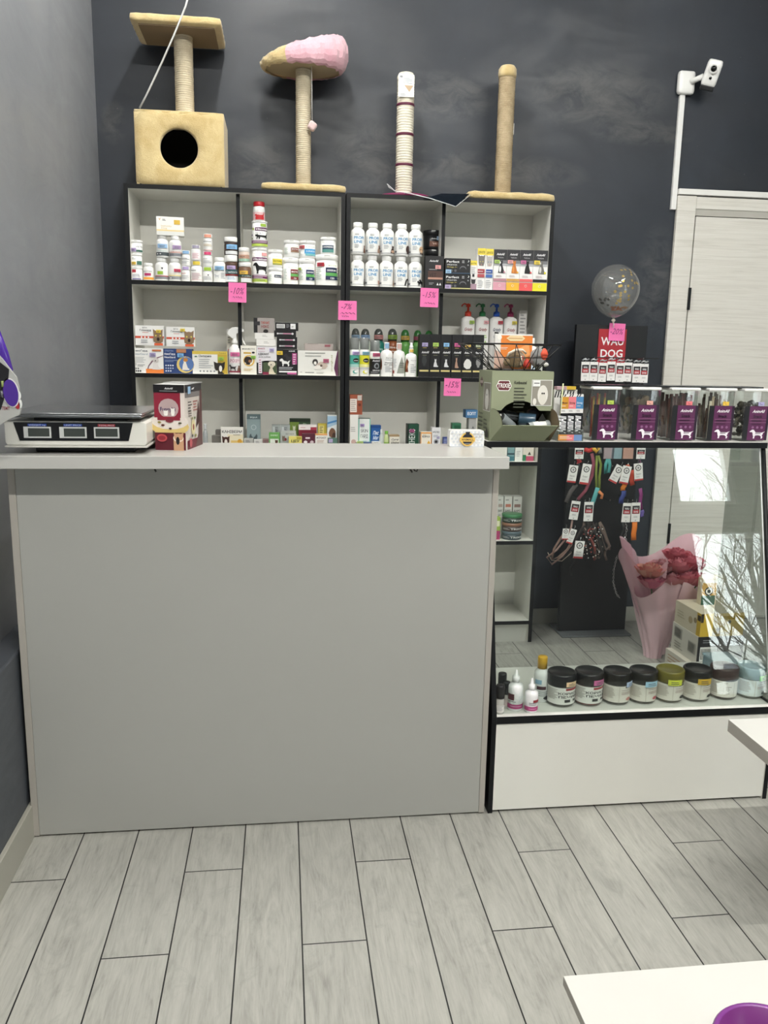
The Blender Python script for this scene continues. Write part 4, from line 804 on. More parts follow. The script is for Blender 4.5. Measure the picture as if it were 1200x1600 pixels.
carton('flea_drops_box', 'taupe box with black left edge and red lettering, topmost over the puppy box', 'box', -0.0766, UP, 0.0894, 0.0624, front='#a39c98', side='#18171a', d=.05, Y=3.638, decos=[('r',0,0,.18,1,'#161518'),('t',.55,.6,.16,'ТИРАМІ','#b04438',.4,'b'),('t',.55,.34,.16,'НІКС','#8a2c2c',.36,'b'),('s','lump',.45,.0,.7,.24,'#241f1e'),('r',.05,.5,.3,.76,'#2e2c2f')])
carton('flea_drops_box', 'black box with a white terrier and magenta side strip', 'box', 0.022, 1.256, 0.0898, 0.1101, front='#161418', d=.055, Y=3.632, decos=[('s','dog',.1,.34,.66,.66,'#f0efed'),('s','dog',.3,.42,.9,.86,'#2c2a30'),('s','dog',.12,.34,.64,.62,'#f0efed'),('r',.74,.42,.96,.86,'#b04a86'),('l',.78,.78,.92,5,.09,'#f0d8e6'),('l',.1,.28,.8,2,.06,'#d8d8da'),('r',.1,.1,.95,.16,'#efefef'),('r',.5,.03,.95,.1,'#c4629a'),('t',.72,.91,.05,'НОВИЙ','#e6e6e8',.28,'b')], st=(.14,.86,.28,'#e8c53c'))
G['top'] = 1.256 + .1115
BL = [('r',.12,.42,.86,.62,'#b9b7bb'),('r',.4,.44,.78,.6,'#c47a9a'),('c',.84,.52,.05,'#d8d6d8'),('c',.16,.52,.04,'#d8d6d8')]
for a, lab in (((0.0208, UP, 0.0877, 0.0253), 'flat black box with a pink pipette stripe, lowest of the black pile'), ((0.0214, UP, 0.0879, 0.026), 'flat black box with a pink pipette stripe, second from below in the black pile'), ((0.0135, UP, 0.0943, 0.0265), 'flat black box with a pink pipette stripe, third from below in the black pile')):
    carton('flea_drops_box', lab, 'box', *a, front='#141316', d=.055, Y=3.634, decos=BL, group='flat black flea drop boxes')
carton('flea_drops_box', 'flat black box with a white barcode and white label, topmost of the black pile', 'box', 0.0206, UP, 0.0998, 0.034, front='#141316', d=.055, Y=3.634, decos=[('r',.06,.3,.42,.8,'#efefef'),*[('r',.08+.026*i,.36,.09+.026*i,.74,'#1a1a1c') for i in range(12)],('l',.48,.7,.64,3,.16,'#9a9a9e'),('r',.66,.2,.88,.86,'#efefef'),('t',.76,.36,.22,'№3','#333',.1)], group='flat black flea drop boxes')
carton('flea_drops_box', 'white box with a purple right edge and a lying spaniel puppy', 'box', 0.1562, 1.256, 0.1759, 0.107, front='#e9e8e2', d=.06, Y=3.632, top='#dddcd6', decos=[('p',[(.95,0),(.9,.3),(.93,.6),(.98,1),(1,1),(1,0)],'#5c2a4c'),('t',.86,.5,.07,'stronghold','#8f9440',.66,'v'),('l',.18,.88,.7,2,.12,'#a3a4a0'),('s','doghead',.36,.4,.5,.66,'#35302e'),('e',.43,.5,.035,.07,'#efece6'),('s','lump',.45,.26,.74,.56,'#c9b9ad'),('s','lump',.4,.24,.6,.42,'#efe9e2'),('c',.58,.4,.03,'#6c5a50'),('l',.05,.12,.12,1,.04,'#77787a'),('r',.18,.1,.4,.13,'#77787a'),('l',.46,.12,.7,2,.04,'#a7a8a4')], st=(.7,.6,.14,'#b55a78'))
carton('flea_drops_box', 'low pale pinkish box peeping over the spaniel puppy box', 'box', 0.1649, 1.256, 0.1274, 0.1388, Y=3.74, front='#c9bdb8', d=.06, decos=[('l',.1,.98,.6,1,.03,'#8c7d78'),('r',.7,.9,.9,.97,'#b06a72')])

# ================================================================== second shelf, right unit
def foam(label, x, z, w, h, Y, c1, c2, stc, dot=True, blacklab=False):
    r = w / 2; o = empty('foam_bottle', (x, Y + r, z), 0, label, 'bottle', 'foam pump bottles'); bh = h * .7
    mb = MB(); mb.lathe([(r*.92, 0), (r, .004), (r, bh*.9), (r*.9, bh*.97), (r*.6, bh)], M('#f0f0ee', .35), seg=28)
    mp = cyl_map(r, .004); H = bh * .88
    if blacklab: d = [('r',.0,.06,1,.74,'#1a1a1c'),('t',.6,.62,.07,'AnimAll','#f2f2f4',.6,'bi'),('s','lump',.42,.3,.78,.56,'#8d9296'),('s','lump',.5,.34,.7,.5,'#1a1a1c'),('t',.58,.2,.05,'GROOM','#f2f2f4',.5,'b'),('l',.2,.15,.9,2,.04,'#9a9a9e')]
    else: d = [('r',.0,.46,1,.84,c1),('r',.0,.34,1,.46,c2),('c',.6,.62,.22,'#161618'),('l',.44,.6,.76,1,.05,'#f0f0f0'),('l',.15,.3,.9,2,.04,'#b9bcc0'),('c',.55,.14,.18,c1),('c',.6,.15,.13,'#f0f0ee'),('l',.4,.04,.75,1,.03,'#a9acb0')]
    decorate(mb, d, mp, w, H); mb.build('bottle_body', o)
    p = MB(); p.lathe([(r*.5, 0), (r*.5, .01), (r*.3, .014), (r*.3, .026), (r*.38, .03), (r*.34, .036), (0, .036)], M('#f4f4f2', .3), c=(0, 0, bh + .0002), seg=20); p.box(-.005, .005, -r*.75, 0, bh + .027, bh + .034, M('#f4f4f2', .3)); p.build('pump', o)
    MB().lathe([(r*.93, 0), (r*.93, h*.28), (r*.86, h*.3), (0, h*.3)], FROST, c=(0, 0, bh - .002), seg=24).build('clear_cap', o)
    sticker(o, mp, w, H, .6, .92, .5, stc); return o
foam('white foam bottle with a teal label band under a clear cap', 0.318, 1.256, 0.0428, 0.1681, 3.632, '#4fa79a', '#a9d2cb', '#a894c4')
foam('white foam bottle with a yellow label band under a clear cap', 0.3625, 1.256, 0.0427, 0.169, 3.632, '#e2dc34', '#f0eca0', '#78a9b8')
foam('white foam bottle with a black label under a clear cap', 0.4094, 1.256, 0.0463, 0.1589, 3.632, '#fff', '#fff', '#b04468', blacklab=True)
LG = 'white lotion bottles on the second shelf'
bottle('lotion_bottle', 'white lotion bottle with a pale blue collar sticker and brown dog at its left edge', 'bottle', 0.4622, 1.256, 0.0545, 0.1488, kind='lotion', capr=.42, caph=.2, group=LG, decos=[('s','lump',.0,.25,.2,.85,'#6a3c26'),('t',.62,.84,.06,'Espree','#3a3a3c',.4,'i'),('l',.4,.76,.8,1,.05,'#8f9296'),('t',.62,.6,.06,'Shampoo','#26262a',.5,'b'),('t',.6,.5,.06,'for pets','#26262a',.5,'b'),('l',.4,.4,.8,4,.08,'#9a9da1')], cst='#8fb4d4')
bottle('lotion_bottle', 'white lotion bottle with a grey striped cat and pinkish collar sticker', 'bottle', 0.518, 1.256, 0.0524, 0.1471, kind='lotion', capr=.46, caph=.2, group=LG, decos=[('p',[(.35,.1),(.45,.5),(.62,.95),(.72,.7),(.85,.4),(.85,.1)],'#9a9e94'),('l',.5,.6,.8,3,.1,'#5c6058'),('l',.08,.8,.35,6,.08,'#c1c4c8'),('r',.04,.1,.18,.24,'#9c3c38')], cst='#c9a7a0')
bottle('lotion_bottle', 'white lotion bottle with a golden collar sticker and fox-brown animal, nozzle on top', 'bottle', 0.5728, 1.256, 0.0526, 0.1229, kind='lotion', capr=.4, caph=.14, group=LG, cap='#eeeeec', decos=[('p',[(.0,.2),(.05,.7),(.2,.98),(.32,.8),(.26,.5),(.3,.2)],'#6c3420'),('p',[(.14,.3),(.2,.9),(.26,.5)],'#c98a60'),('t',.62,.84,.05,'Espree','#8a8a8c',.36,'i'),('t',.54,.6,.05,'Lily','#26262a',.2,'b'),('t',.6,.48,.05,'Lotion','#26262a',.3,'b'),('l',.44,.38,.8,3,.1,'#9a9da1')], cst='#dcb85a')
o2 = MB(); o2.lathe([(.009, 0), (.0085, .012), (.006, .016), (.005, .026), (0, .027)], M('#f2f2f0', .3), seg=16)
nz = o2.build('spray_nozzle', bpy.data.objects[[o.name for o in bpy.data.objects if o.name.startswith('lotion_bottle')][-1]], (0, 0, 0.1229 + .0003))
SG = 'dome-capped shampoo bottles in the back row'
for (px, a, bc, cc, lab, deco, stc) in (
 (0, (0.334, 1.256, 0.05, 0.2111), '#dfe3e0', 1, 'pale shampoo bottle with a smoky dome cap, leftmost of the back row', [], '#8aa4bc'),
 (0, (0.379, 1.256, 0.0545, 0.2106), '#cfd8c9', 1, 'light green shampoo bottle with a smoky dome cap and blue sticker', [], '#7f9cc0'),
 (0, (0.4403, 1.256, 0.0562, 0.2119), '#1f7a6c', 1, 'teal shampoo bottle with a smoky dome cap and pink-brown sticker', [('t',.6,.8,.07,'Dry','#d8f0e8',.3,'b')], '#b9807c'),
 (0, (0.5048, 1.256, 0.058, 0.2133), '#93502c', 1, 'rust brown shampoo bottle with white lettering and smoky dome cap', [('t',.5,.86,.06,'Elite','#f2e8e0',.6,'b'),('t',.5,.74,.06,'Shampoo','#f2e8e0',.7,'b'),('t',.5,.62,.06,'Condi','#f2e8e0',.6,'b'),('r',.02,.4,.98,.55,'#8d8f8e')], '#7f9c3c'),
 (0, (0.5637, 1.256, 0.0537, 0.2102), '#5d9a48', 0, 'green shampoo bottle with a green dome cap and olive sticker', [], '#c0a04a'),
 (0, (0.6221, 1.256, 0.0509, 0.2086), '#6da85a', 0, 'green shampoo bottle with a green dome cap and dark red sticker', [], '#8a3c50'),
 (0, (0.6746, 1.256, 0.0511, 0.2082), '#5d9a48', 0, 'green shampoo bottle half hidden behind the black boxes', [], None)):
    x, z, w_, h = a; r = w_ / 2; o = empty('shampoo_bottle', (x, 3.765 + r, z), 0, lab, 'bottle', SG); bh = h * .74
    mb = MB(); mb.lathe([(r*.92, 0), (r, .005), (r, bh*.86), (r*.94, bh*.93), (r*.72, bh*.98), (r*.68, bh)], M(bc, .35), seg=28); mp = cyl_map(r, .005); decorate(mb, deco, mp, w_, bh*.88); mb.build('bottle_body', o)
    c = MB(); c.lathe([(r*.74, 0), (r*.74, h*.12), (r*.66, h*.19), (r*.45, h*.24), (r*.2, h*.258), (0, h*.26)], TINT if cc else M('#2f6d34', .3), c=(0, 0, bh), seg=24); 
    if cc: c.lathe([(r*.5, 0), (r*.5, h*.1), (r*.2, h*.12), (r*.2, h*.17), (0, h*.17)], M('#3f4444', .5), c=(0, 0, bh), seg=16)
    c.build('dome_cap', o)
    if stc: sticker(o, cyl_map(r*.74, bh), 2*r*.74, h*.2, .5, .4, .7, stc)
AB = 'black AnimAll grooming boxes in a row'
for i, (a, stc, pic, lab) in enumerate((
 ((0.6282, 1.256, 0.0475, 0.1869), '#a99fc8', [('s','doghead',.25,.26,.7,.5,'#2f3133')], 'black grooming box with a lilac sticker and faint dark dog, first from the lotion bottles'),
 ((0.6766, 1.256, 0.047, 0.1878), '#a8c95c', [('s','cat',.3,.24,.8,.44,'#d8d8da')], 'black grooming box with a lime sticker, second from the lotion bottles'),
 ((0.7246, 1.256, 0.0466, 0.188), '#8cbfe8', [('s','cat',.3,.24,.8,.44,'#d8d8da')], 'black grooming box with a sky blue sticker, third from the lotion bottles'),
 ((0.7739, 1.256, 0.0473, 0.1884), '#c75a8c', [('s','cat',.3,.22,.7,.48,'#b08c78')], 'black grooming box with a pink sticker and fawn dog'),
 ((0.8225, 1.256, 0.0475, 0.1888), '#dcb45a', [('s','lump',.15,.2,.9,.44,'#dcdcd8')], 'black grooming box with an orange-yellow sticker and white dog'),
 ((0.8715, 1.256, 0.0482, 0.1893), '#b8c0a0', [('s','doghead',.3,.24,.75,.46,'#8d8d8c')], 'black grooming box nearest the wire basket'))):
    carton('grooming_box', lab, 'box', *a, front='#121215', d=.05, Y=3.622, decos=[('l',.3,.68,.85,1,.03,'#c9b46a'),('t',.55,.56,.05,'AnimAll','#f0f0f2',.72,'bi'),('l',.3,.51,.85,1,.02,'#8f8f70')]+pic+[('r',.04,.13,.9,.17,'#d6c684')], st=(.5,.76,.55,stc), group=AB)
# pump shampoos
PG2 = 'white pump shampoo bottles behind the wire basket'
def pump(label, x, z, w, h, Y, col, tint, stc, rz=0):
    o = empty('pump_bottle', (x, Y + w*.35, z), rz, label, 'bottle', PG2); bh = h * .82; r = w / 2; c = M(col, .35)
    mb = MB(); mb.lathe([(r*.96, 0), (r, .004), (r, bh*.9), (r*.93, bh*.96), (r*.5, bh*.99), (r*.4, bh)], M('#eceae8', .4), seg=32, sy=.7, sq=.45)
    mp = lambda a, b, e: (a - r, -(r*.7 + e + .0006), b)
    decorate(mb, [('t',.5,.76,.05,'Grizzly','#8c3a3c' if col != '#1b4fb0' else '#2b3a5c',.6,'bi'),('c',.34,.67,.1,'#8f8f8e'),('c',.34,.67,.075,'#eceae8'),('l',.5,.68,.85,2,.03,tint),('p',[(.36,.54),(.48,.62),(.6,.54)],tint),('p',[(.6,.54),(.7,.61),(.8,.54)],tint),('l',.2,.3,.85,4,.05,'#b9b9b8')], mp, w, bh); mb.build('bottle_body', o)
    p = MB(); p.lathe([(r*.46, 0), (r*.46, h*.05), (r*.3, h*.065), (r*.16, h*.07), (r*.16, h*.12), (r*.34, h*.125), (r*.32, h*.16), (0, h*.17)], c, c=(0, 0, bh + .0002), seg=20)
    p.tube([(0, 0, bh + h*.15), (-r*.6, 0, bh + h*.165), (-r*.9, -.002, bh + h*.145), (-r*.98, -.002, bh + h*.125)], .0032, c, 8); p.build('pump', o)
    sticker(o, mp, w, bh, .72, .90, .36, stc); return o
pump('white pump bottle with an orange-red pump', 0.8556, 1.256, 0.064, 0.3379, 3.765, '#d8402c', '#c9a08c', '#9cbc4c')
pump('white pump bottle with a dark green pump', 0.9236, 1.256, 0.0634, 0.3387, 3.765, '#1d6b3c', '#9cc85c', '#e0a0a4')
pump('white pump bottle with a blue pump', 0.9905, 1.256, 0.0631, 0.3393, 3.765, '#1b4fb0', '#8f9298', '#b5303c')
pump('white pump bottle with a dark magenta pump', 1.0574, 1.256, 0.0633, 0.3398, 3.765, '#8a2450', '#e08a8c', '#c8b83c')
carton('shampoo_box', 'pale carton with grey print standing beside the magenta pump bottle', 'box', 1.1115, 1.256, 0.0367, 0.3082, Y=3.765, front='#cfcdcb', d=.05, decos=[('l',.15,.92,.85,12,.05,'#8d8c8c'),('p',[(.6,.16),(.85,.16),(.75,.26)],'#333')])
bottle('lotion_bottle', 'white plastic bottle behind the basket, right of the orange packet', 'bottle', 1.1301, 1.256, 0.0584, 0.1815, Y=3.64, kind='lotion', capr=.46, caph=.18, decos=[('r',.1,.2,.9,.8,'#c9dcea')])
bottle('lotion_bottle', 'narrow white bottle between the orange packet and the bottle with a blue label', 'bottle', 1.077, 1.256, 0.0328, 0.1804, Y=3.66, kind='lotion', capr=.8, caph=.2)
bottle('pump_bottle', 'bottle with a small black pump right behind the orange packet', 'bottle', 0.9694, 1.256, 0.0473, 0.1924, Y=3.64, kind='lotion', capr=.3, caph=.16, cap='#141416', body='#e6e4e2')
bp = bpy.data.objects[[o.name for o in bpy.data.objects if o.name.startswith('pump_bottle')][-1]]
MB().tube([(0, 0, 0.1924 + .001), (0, 0, 0.1924 + .008), (-.016, 0, 0.1924 + .009)], .004, M('#141416', .4), 8).build('pump_head', bp)

# ================================================================== third shelf (behind the counter top)
carton('worming_tablet_box', 'white and golden box lettered in large black capitals with a butterfly-eared dog', 'box', -0.2205, 0.876, 0.0958, 0.1501, Y=3.6165, d=.028, front='#f2efe8', decos=[('t',.5,.84,.075,'КАНІВЕРМ','#22252a',.9,'b'),('r',.3,.50,1,.8,'#f1e6c8'),('r',.45,.3,1,.62,'#e8c878'),('c',.84,.6,.1,'#e0a83c'),('s','head',.04,.5,.4,.76,'#4a2c26'),('e',.22,.56,.07,.1,'#ece6dc'),('l',.55,.78,.9,1,.03,'#3c3c40')])
carton('medicine_box', 'low taupe box left of the KANIVERM box, nearer the red carton', 'box', -0.2938, 0.876, 0.0363, 0.1087, Y=3.66, d=.05, front='#77736d', group='taupe boxes')
carton('medicine_box', 'taupe box just behind and above the low taupe one', 'box', -0.2897, 0.876, 0.0228, 0.1269, Y=3.73, d=.05, front='#6b6763', group='taupe boxes')
bottle('medicine_bottle', 'thin grey bottle half hidden behind the dark red carton', 'bottle', -0.3376, 0.876, 0.0221, 0.163, kind='lotion', capr=.6, caph=.15, body='#a9adae', cap='#c9cccc', decos=[('r',.3,.3,.95,.7,'#3a3c40')])
carton('medicine_box', 'tall grey-blue box printed with horses', 'box', -0.129, 0.876, 0.06, 0.2001, Y=3.70, d=.05, front='#8ea0a3', decos=[('r',0,.9,1,1,'#5f7074'),('t',.5,.93,.03,'EQUI','#dfe8e8',.5,'b'),('c',.5,.72,.2,'#b8c6c8'),('c',.5,.72,.15,'#8ea0a3'),('s','horse',.08,.3,.95,.58,'#4c5a5e'),('s','horse',.3,.28,.9,.48,'#33403f'),('t',.5,.2,.04,'PASTE','#3d4a4e',.6)])
for a, c, lab in (((-0.1497, 0.876, 0.0408, 0.0977), '#b9b8b3', 'low greyish box right under the horse box'), ((-0.1082, 0.876, 0.0367, 0.0936), '#d8d7d3', 'low white box next to the horse box'), ((-0.075, 0.876, 0.024, 0.0966), '#8a6a68', 'low brownish box left of the green carton')):
    carton('medicine_box', lab, 'box', *a, front=c, d=.05, decos=[('l',.2,.92,.8,2,.06,'#6a6a6c')], group='low medicine boxes')
carton('medicine_box', 'green box with small animal pictures', 'box', -0.0365, 0.876, 0.0467, 0.1254, Y=3.625, d=.045, front='#6fae5c', decos=[('t',.5,.9,.05,'ЕНЕРВІТ','#e8f2e0',.7,'b'),('r',.1,.6,.9,.8,'#e6ece0'),('s','head',.55,.62,.85,.78,'#5a4030')])
for a, lab in (((-0.0283, 0.876, 0.0389, 0.1544), 'grey box with a vertical black word, left of a pair'), ((0.0128, 0.876, 0.0405, 0.1542), 'grey box with a vertical black word, right of a pair')):
    carton('medicine_box', lab, 'box', *a, Y=3.70, d=.045, front='#a3a8a8', decos=[('t',.72,.84,.14,'ФАРМ','#2b2e30',.2,'v'),('r',.1,.6,.35,.95,'#c1c6c6')], group='grey twin boxes')
carton('medicine_box', 'silver box with a small dark red patch between green and yellow boxes', 'box', 0.0248, 0.876, 0.0691, 0.1315, Y=3.66, d=.035, front='#b4b8b8', decos=[('t',.6,.88,.05,'ВІТАМ','#5c6264',.5),('c',.3,.72,.1,'#8a2c3c'),('s','head',.1,.66,.3,.86,'#7a6a60')])
carton('medicine_box', 'olive and dark green box with rounded white figures, standing behind', 'box', 0.0792, 0.876, 0.0947, 0.1803, Y=3.735, d=.05, front='#2f4a2c', decos=[('r',0,.0,.45,.92,'#7a9440'),('s','cat',.05,.5,.42,.85,'#dfe6c8'),('s','lump',.5,.6,.92,.9,'#93a88c'),('r',0,.93,1,1,'#1d2b1c')])
carton('medicine_box', 'yellow box with big dark wavy lettering', 'box', 0.056, 0.876, 0.0579, 0.1099, Y=3.622, d=.035, front='#e8dc7c', decos=[('t',.5,.78,.1,'ЦЕУ','#1f2a24',.62,'b'),('r',.05,.6,.95,.72,'#f2ecc0'),('r',.6,.9,.95,1,'#b8a83c')])
carton('medicine_box', 'burgundy box under a white-topped one, with white marks', 'box', 0.115, 0.876, 0.0561, 0.1234, Y=3.622, d=.035, front='#5c2c3a', decos=[('r',.25,.82,.6,.88,'#e8d8dc'),('s','lump',.1,.66,.4,.76,'#f0e8e8'),('s','lump',.6,.66,.9,.76,'#d8c8cc')])
carton('medicine_box', 'box with a white top strip and wine red front behind the burgundy one', 'box', 0.1123, 0.876, 0.081, 0.1574, Y=3.685, d=.04, front='#7a2436', top='#efe8e8', decos=[('r',0,.86,1,1,'#efe9e8'),('l',.1,.92,.5,1,.03,'#b04c5c'),('r',.66,.86,1,.94,'#a83c50')])
carton('medicine_box', 'small yellow box with dark lines at the back', 'box', 0.1791, 0.876, 0.0394, 0.162, Y=3.70, d=.04, front='#cfc050', decos=[('r',.1,.7,.7,.95,'#e8dc90'),('l',.2,.9,.6,5,.05,'#5c5628')])
carton('medicine_box', 'white box with an orange top edge and grey word', 'box', 0.1713, 0.876, 0.0537, 0.122, Y=3.622, d=.035, front='#efece6', top='#e8a86a', decos=[('r',0,.96,1,1,'#e6a868'),('t',.5,.84,.06,'ФІТОКІТ','#3c4044',.8,'b'),('l',.15,.76,.9,3,.05,'#b89a8c')])
carton('medicine_box', 'tall white and blue box with two brown animals, dark teal foot', 'box', 0.2216, 0.876, 0.0425, 0.2035, Y=3.67, d=.04, front='#e9eef0', decos=[('p',[(0,.98),(1,.98),(1,.8),(0,.72)],'#a8c8e0'),('p',[(0,.84),(1,.9),(1,.86),(0,.8)],'#4a86c0'),('s','lump',.15,.5,.9,.72,'#7c5844'),('s','lump',.5,.46,.9,.62,'#4c3830'),('r',0,.2,1,.34,'#2c6c68')])
carton('medicine_box', 'tiny lilac-stickered box in front of the tall white and blue one', 'box', 0.2221, 0.876, 0.0418, 0.1039, Y=3.622, d=.035, front='#5c7c70', decos=[('r',.05,.82,.5,.98,'#b4a8cc')])
# right unit
carton('medicine_box', 'tall white carton with a dog patch at the left end, carrying a rust box', 'box', 0.318, 0.876, 0.037, 0.2097, Y=3.63, d=.06, front='#e9e7e3', decos=[('l',.1,.72,.7,3,.04,'#a8a6a2'),('c',.45,.42,.3,'#c8a8a0'),('r',.1,.12,.6,.26,'#2a221e'),('c',.75,.4,.06,'#2c2c2e')])
carton('medicine_box', 'rust-orange box with a white text panel balanced on the tall white carton', 'box', 0.3262, UP, 0.0549, 0.0875, Y=3.63, d=.06, front='#9a5038', decos=[('r',.0,.12,.55,.8,'#e6dcd4'),('l',.06,.7,.5,6,.1,'#a89c94'),('r',.6,.72,.95,.98,'#c9c0b8'),('c',.78,.5,.12,'#6a3024')])
carton('medicine_box', 'white box with turquoise edges reading SKIN ГАРД', 'box', 0.3663, 0.876, 0.0545, 0.19, Y=3.65, d=.05, front='#e9edeb', side='#5cb8a8', top='#4a5a58', decos=[('r',0,.1,.08,1,'#7cc4b4'),('r',.92,.1,1,1,'#7cc4b4'),('t',.5,.68,.08,'SKIN','#4c5458',.6),('t',.5,.55,.08,'ГАРД','#4c5458',.6),('r',.35,.46,.7,.48,'#a8c8c0')], st=(.32,.85,.34,'#a890c8'))
carton('medicine_box', 'deep blue pouch-like box with white slanting letters', 'box', 0.4202, 0.876, 0.0455, 0.1599, Y=3.66, d=.04, front='#245a9c', decos=[('r',0,.93,1,1,'#1c4884'),('t',.5,.74,.1,'Пес','#eef2f8',.6,'bi'),('t',.5,.6,.1,'Маг','#dfe8f4',.6,'bi'),('r',.1,.5,.9,.56,'#c8d8ea')])
bottle('medicine_bottle', 'small clear bottle between the blue pouch and the green-capped bottle', 'bottle', 0.4444, 0.876, 0.0205, 0.1427, Y=3.64, kind='lotion', capr=.6, caph=.12, body='#c3cac8', cap='#d8dcdb')
bottle('medicine_bottle', 'small bottle with a light green cap and green label', 'bottle', 0.4672, 0.876, 0.022, 0.1356, Y=3.64, kind='lotion', capr=.7, caph=.1, body='#c8d69c', cap='#7ab84c', decos=[('r',.1,.4,.9,.9,'#8fb858')])
carton('medicine_box', 'brown-topped white box with dark handwritten-style words', 'box', 0.5028, 0.876, 0.0455, 0.1181, Y=3.64, d=.05, front='#e2ddd0', top='#a8906c', decos=[('r',0,.94,1,1,'#a08866'),('t',.55,.8,.07,'Суха','#23262b',.7,'bi'),('t',.55,.68,.07,'Шкіра','#23262b',.8,'bi')])
for a, c, lab in (((0.3446, 0.876, 0.0291, 0.09), '#a8c070', 'low green box under the SKIN carton'), ((0.3784, 0.876, 0.0344, 0.0873), '#4c6490', 'low blue box under the SKIN carton'), ((0.419, 0.876, 0.041, 0.0889), '#e4e2de', 'low white box under the blue pouch')):
    carton('medicine_box', lab, 'box', *a, Y=3.62, d=.028, front=c, decos=[('l',.2,.96,.8,1,.03,'#6a6a6c')], group='low boxes at the shelf edge')
carton('medicine_box', 'dark green box with a tall white word running upwards', 'box', 0.591, 0.876, 0.0536, 0.1669, Y=3.66, d=.05, front='#1f4a38', side='#14241e', top='#14241e', decos=[('r',0,.0,.12,1,'#14241e'),('t',.66,.66,.16,'ІНЕКС','#eef2ee',.42,'v')], st=(.38,.82,.42,'#a84c80'))
carton('medicine_box', 'cream and orange box with a golden diamond', 'box', 0.6484, 0.876, 0.0498, 0.1324, Y=3.64, d=.045, front='#efe8da', decos=[('r',0,.0,.06,1,'#e89c4c'),('r',.94,.0,1,1,'#e89c4c'),('r',0,.95,1,1,'#e8a458'),('t',.5,.82,.06,'ЮРКА','#2b2e33',.7,'b'),('p',[(.6,.62),(.75,.72),(.9,.62),(.75,.52)],'#e0ac3c'),('l',.15,.9,.7,1,.03,'#a8a090')])
carton('medicine_box', 'white box with a grey and black eye-like ring', 'box', 0.6949, 0.876, 0.0386, 0.1542, Y=3.64, d=.045, front='#e4e4e6', top='#c9c9cc', decos=[('t',.5,.84,.05,'МОЛЕС','#3a3c44',.8,'b'),('l',.15,.76,.85,2,.04,'#8e90a0'),('c',.5,.58,.3,'#9c9ea4'),('c',.5,.58,.16,'#1c1c20'),('r',.55,.66,.9,.74,'#a8a4c0')])
carton('medicine_box', 'low dark blue box right beside the shelf divider', 'box', 0.7383, 0.876, 0.0284, 0.1124, Y=3.622, d=.02, front='#3c4a84', decos=[('l',.1,.9,.9,3,.07,'#aab4d8')])
carton('medicine_box', 'small green box behind the white wipes packet', 'box', 0.7993, 0.876, 0.0408, 0.17, Y=3.69, d=.04, front='#3c7c5c', decos=[('r',.2,.85,.9,.94,'#1e5a3e'),('l',.2,.78,.8,3,.04,'#8fc4a4')])
carton('medicine_box', 'slim grey box left of the display carton carrying a blue box', 'box', 0.8656, 0.876, 0.0332, 0.1975, Y=3.66, d=.05, front='#a9a9a7', decos=[('t',.6,.72,.08,'А','#2c2c2e',.4,'b'),('p',[(.5,.55),(.9,.55),(.7,.66)],'#3a3a3c')])
carton('medicine_box', 'blue box with white capitals lying across the slim grey box', 'box', 0.8597, UP, 0.0542, 0.0364, Y=3.655, d=.06, front='#4878a4', top='#35608a', decos=[('t',.5,.36,.36,'ЕОПТ','#f0f4f8',.72,'b')])
for a, c, dd, lab in (((0.9969, 0.876, 0.0702, 0.0623), '#e8e4de', [('r',.2,.1,.8,.4,'#d8a89c')], 'white box with a salmon patch glimpsed above the counter corner'), ((1.0522, 0.876, 0.0321, 0.0714), '#7fa4a8', [('r',0,.4,1,.52,'#2a4a54'),('r',0,.0,1,.3,'#3c7480')], 'teal striped narrow box under the display carton'), ((1.089, 0.876, 0.0353, 0.0716), '#e6e6e2', [('l',.2,.6,.8,4,.1,'#a8aaac')], 'white narrow box under the display carton'), ((1.1347, 0.876, 0.0517, 0.0717), '#e6ded2', [('r',.0,.0,.3,.4,'#2f7a54'),('r',.3,.0,1,.32,'#c04c6c'),('p',[(.45,.4),(.6,.62),(.75,.4)],'#3c3a34')], 'box with cups and a pink foot at the right end of that shelf')):
    carton('medicine_box', lab, 'box', *a, Y=3.65, d=.05, front=c, decos=dd)

# fourth shelf, seen through the showcase
TG = 'round pet food tins stacked on the fourth shelf'
G['top'] = .502
for col, lid, lab in (('#3c4a50', '#5a6a72', 'grey-blue round tin, lowest of three'), ('#4a3c38', '#8a6450', 'brown-rimmed round tin, middle of three'), ('#26382e', '#3f7a50', 'green-lidded round tin, topmost of three')):
    h = .040; z = base_z(None, h); o = empty('food_tin', (1.0788, 3.675, z), 0, lab + ' behind the showcase glass', 'tin', TG); r = .047
    mb = MB(); mb.lathe([(r*.96, 0), (r, .002), (r, h*.62)], M(col, .4), seg=32); decorate(mb, [('t',.62,.3,.35,'TRIXIE','#e8e8e6',.5,'b'),('l',.08,.5,.35,2,.2,'#b8b8b6')], cyl_map(r, .002), 2*r, h*.6); mb.build('tin_body', o)
    MB().lathe([(r*1.0, 0), (r*1.03, .002), (r*1.03, h*.34), (r*.97, h*.379), (0, h*.379)], M(lid, .35), c=(0, 0, h*.62 + .0001), seg=32).build('lid', o)
for a, c, lab in (((1.0435, 0.502, 0.0287, 0.1877), '#b9a8a0', 'leftmost'), ((1.0819, 0.502, 0.0384, 0.1875), '#c9806c', 'middle'), ((1.1276, 0.502, 0.0433, 0.1858), '#9c7c74', 'rightmost')):
    carton('treatment_box', lab + ' of three tall white boxes standing behind the round tins', 'box', *a, Y=3.76, d=.05, front='#e2e1dd', decos=[('l',.15,.9,.8,1,.04,'#333'),('r',.15,.72,.85,.8,c),('t',.5,.6,.05,'БАРС','#2c2c2e',.7,'b'),('l',.15,.52,.85,2,.03,'#77787c'),('r',.1,.3,.9,.42,'#c8d4dc')], group='tall white boxes behind the tins')
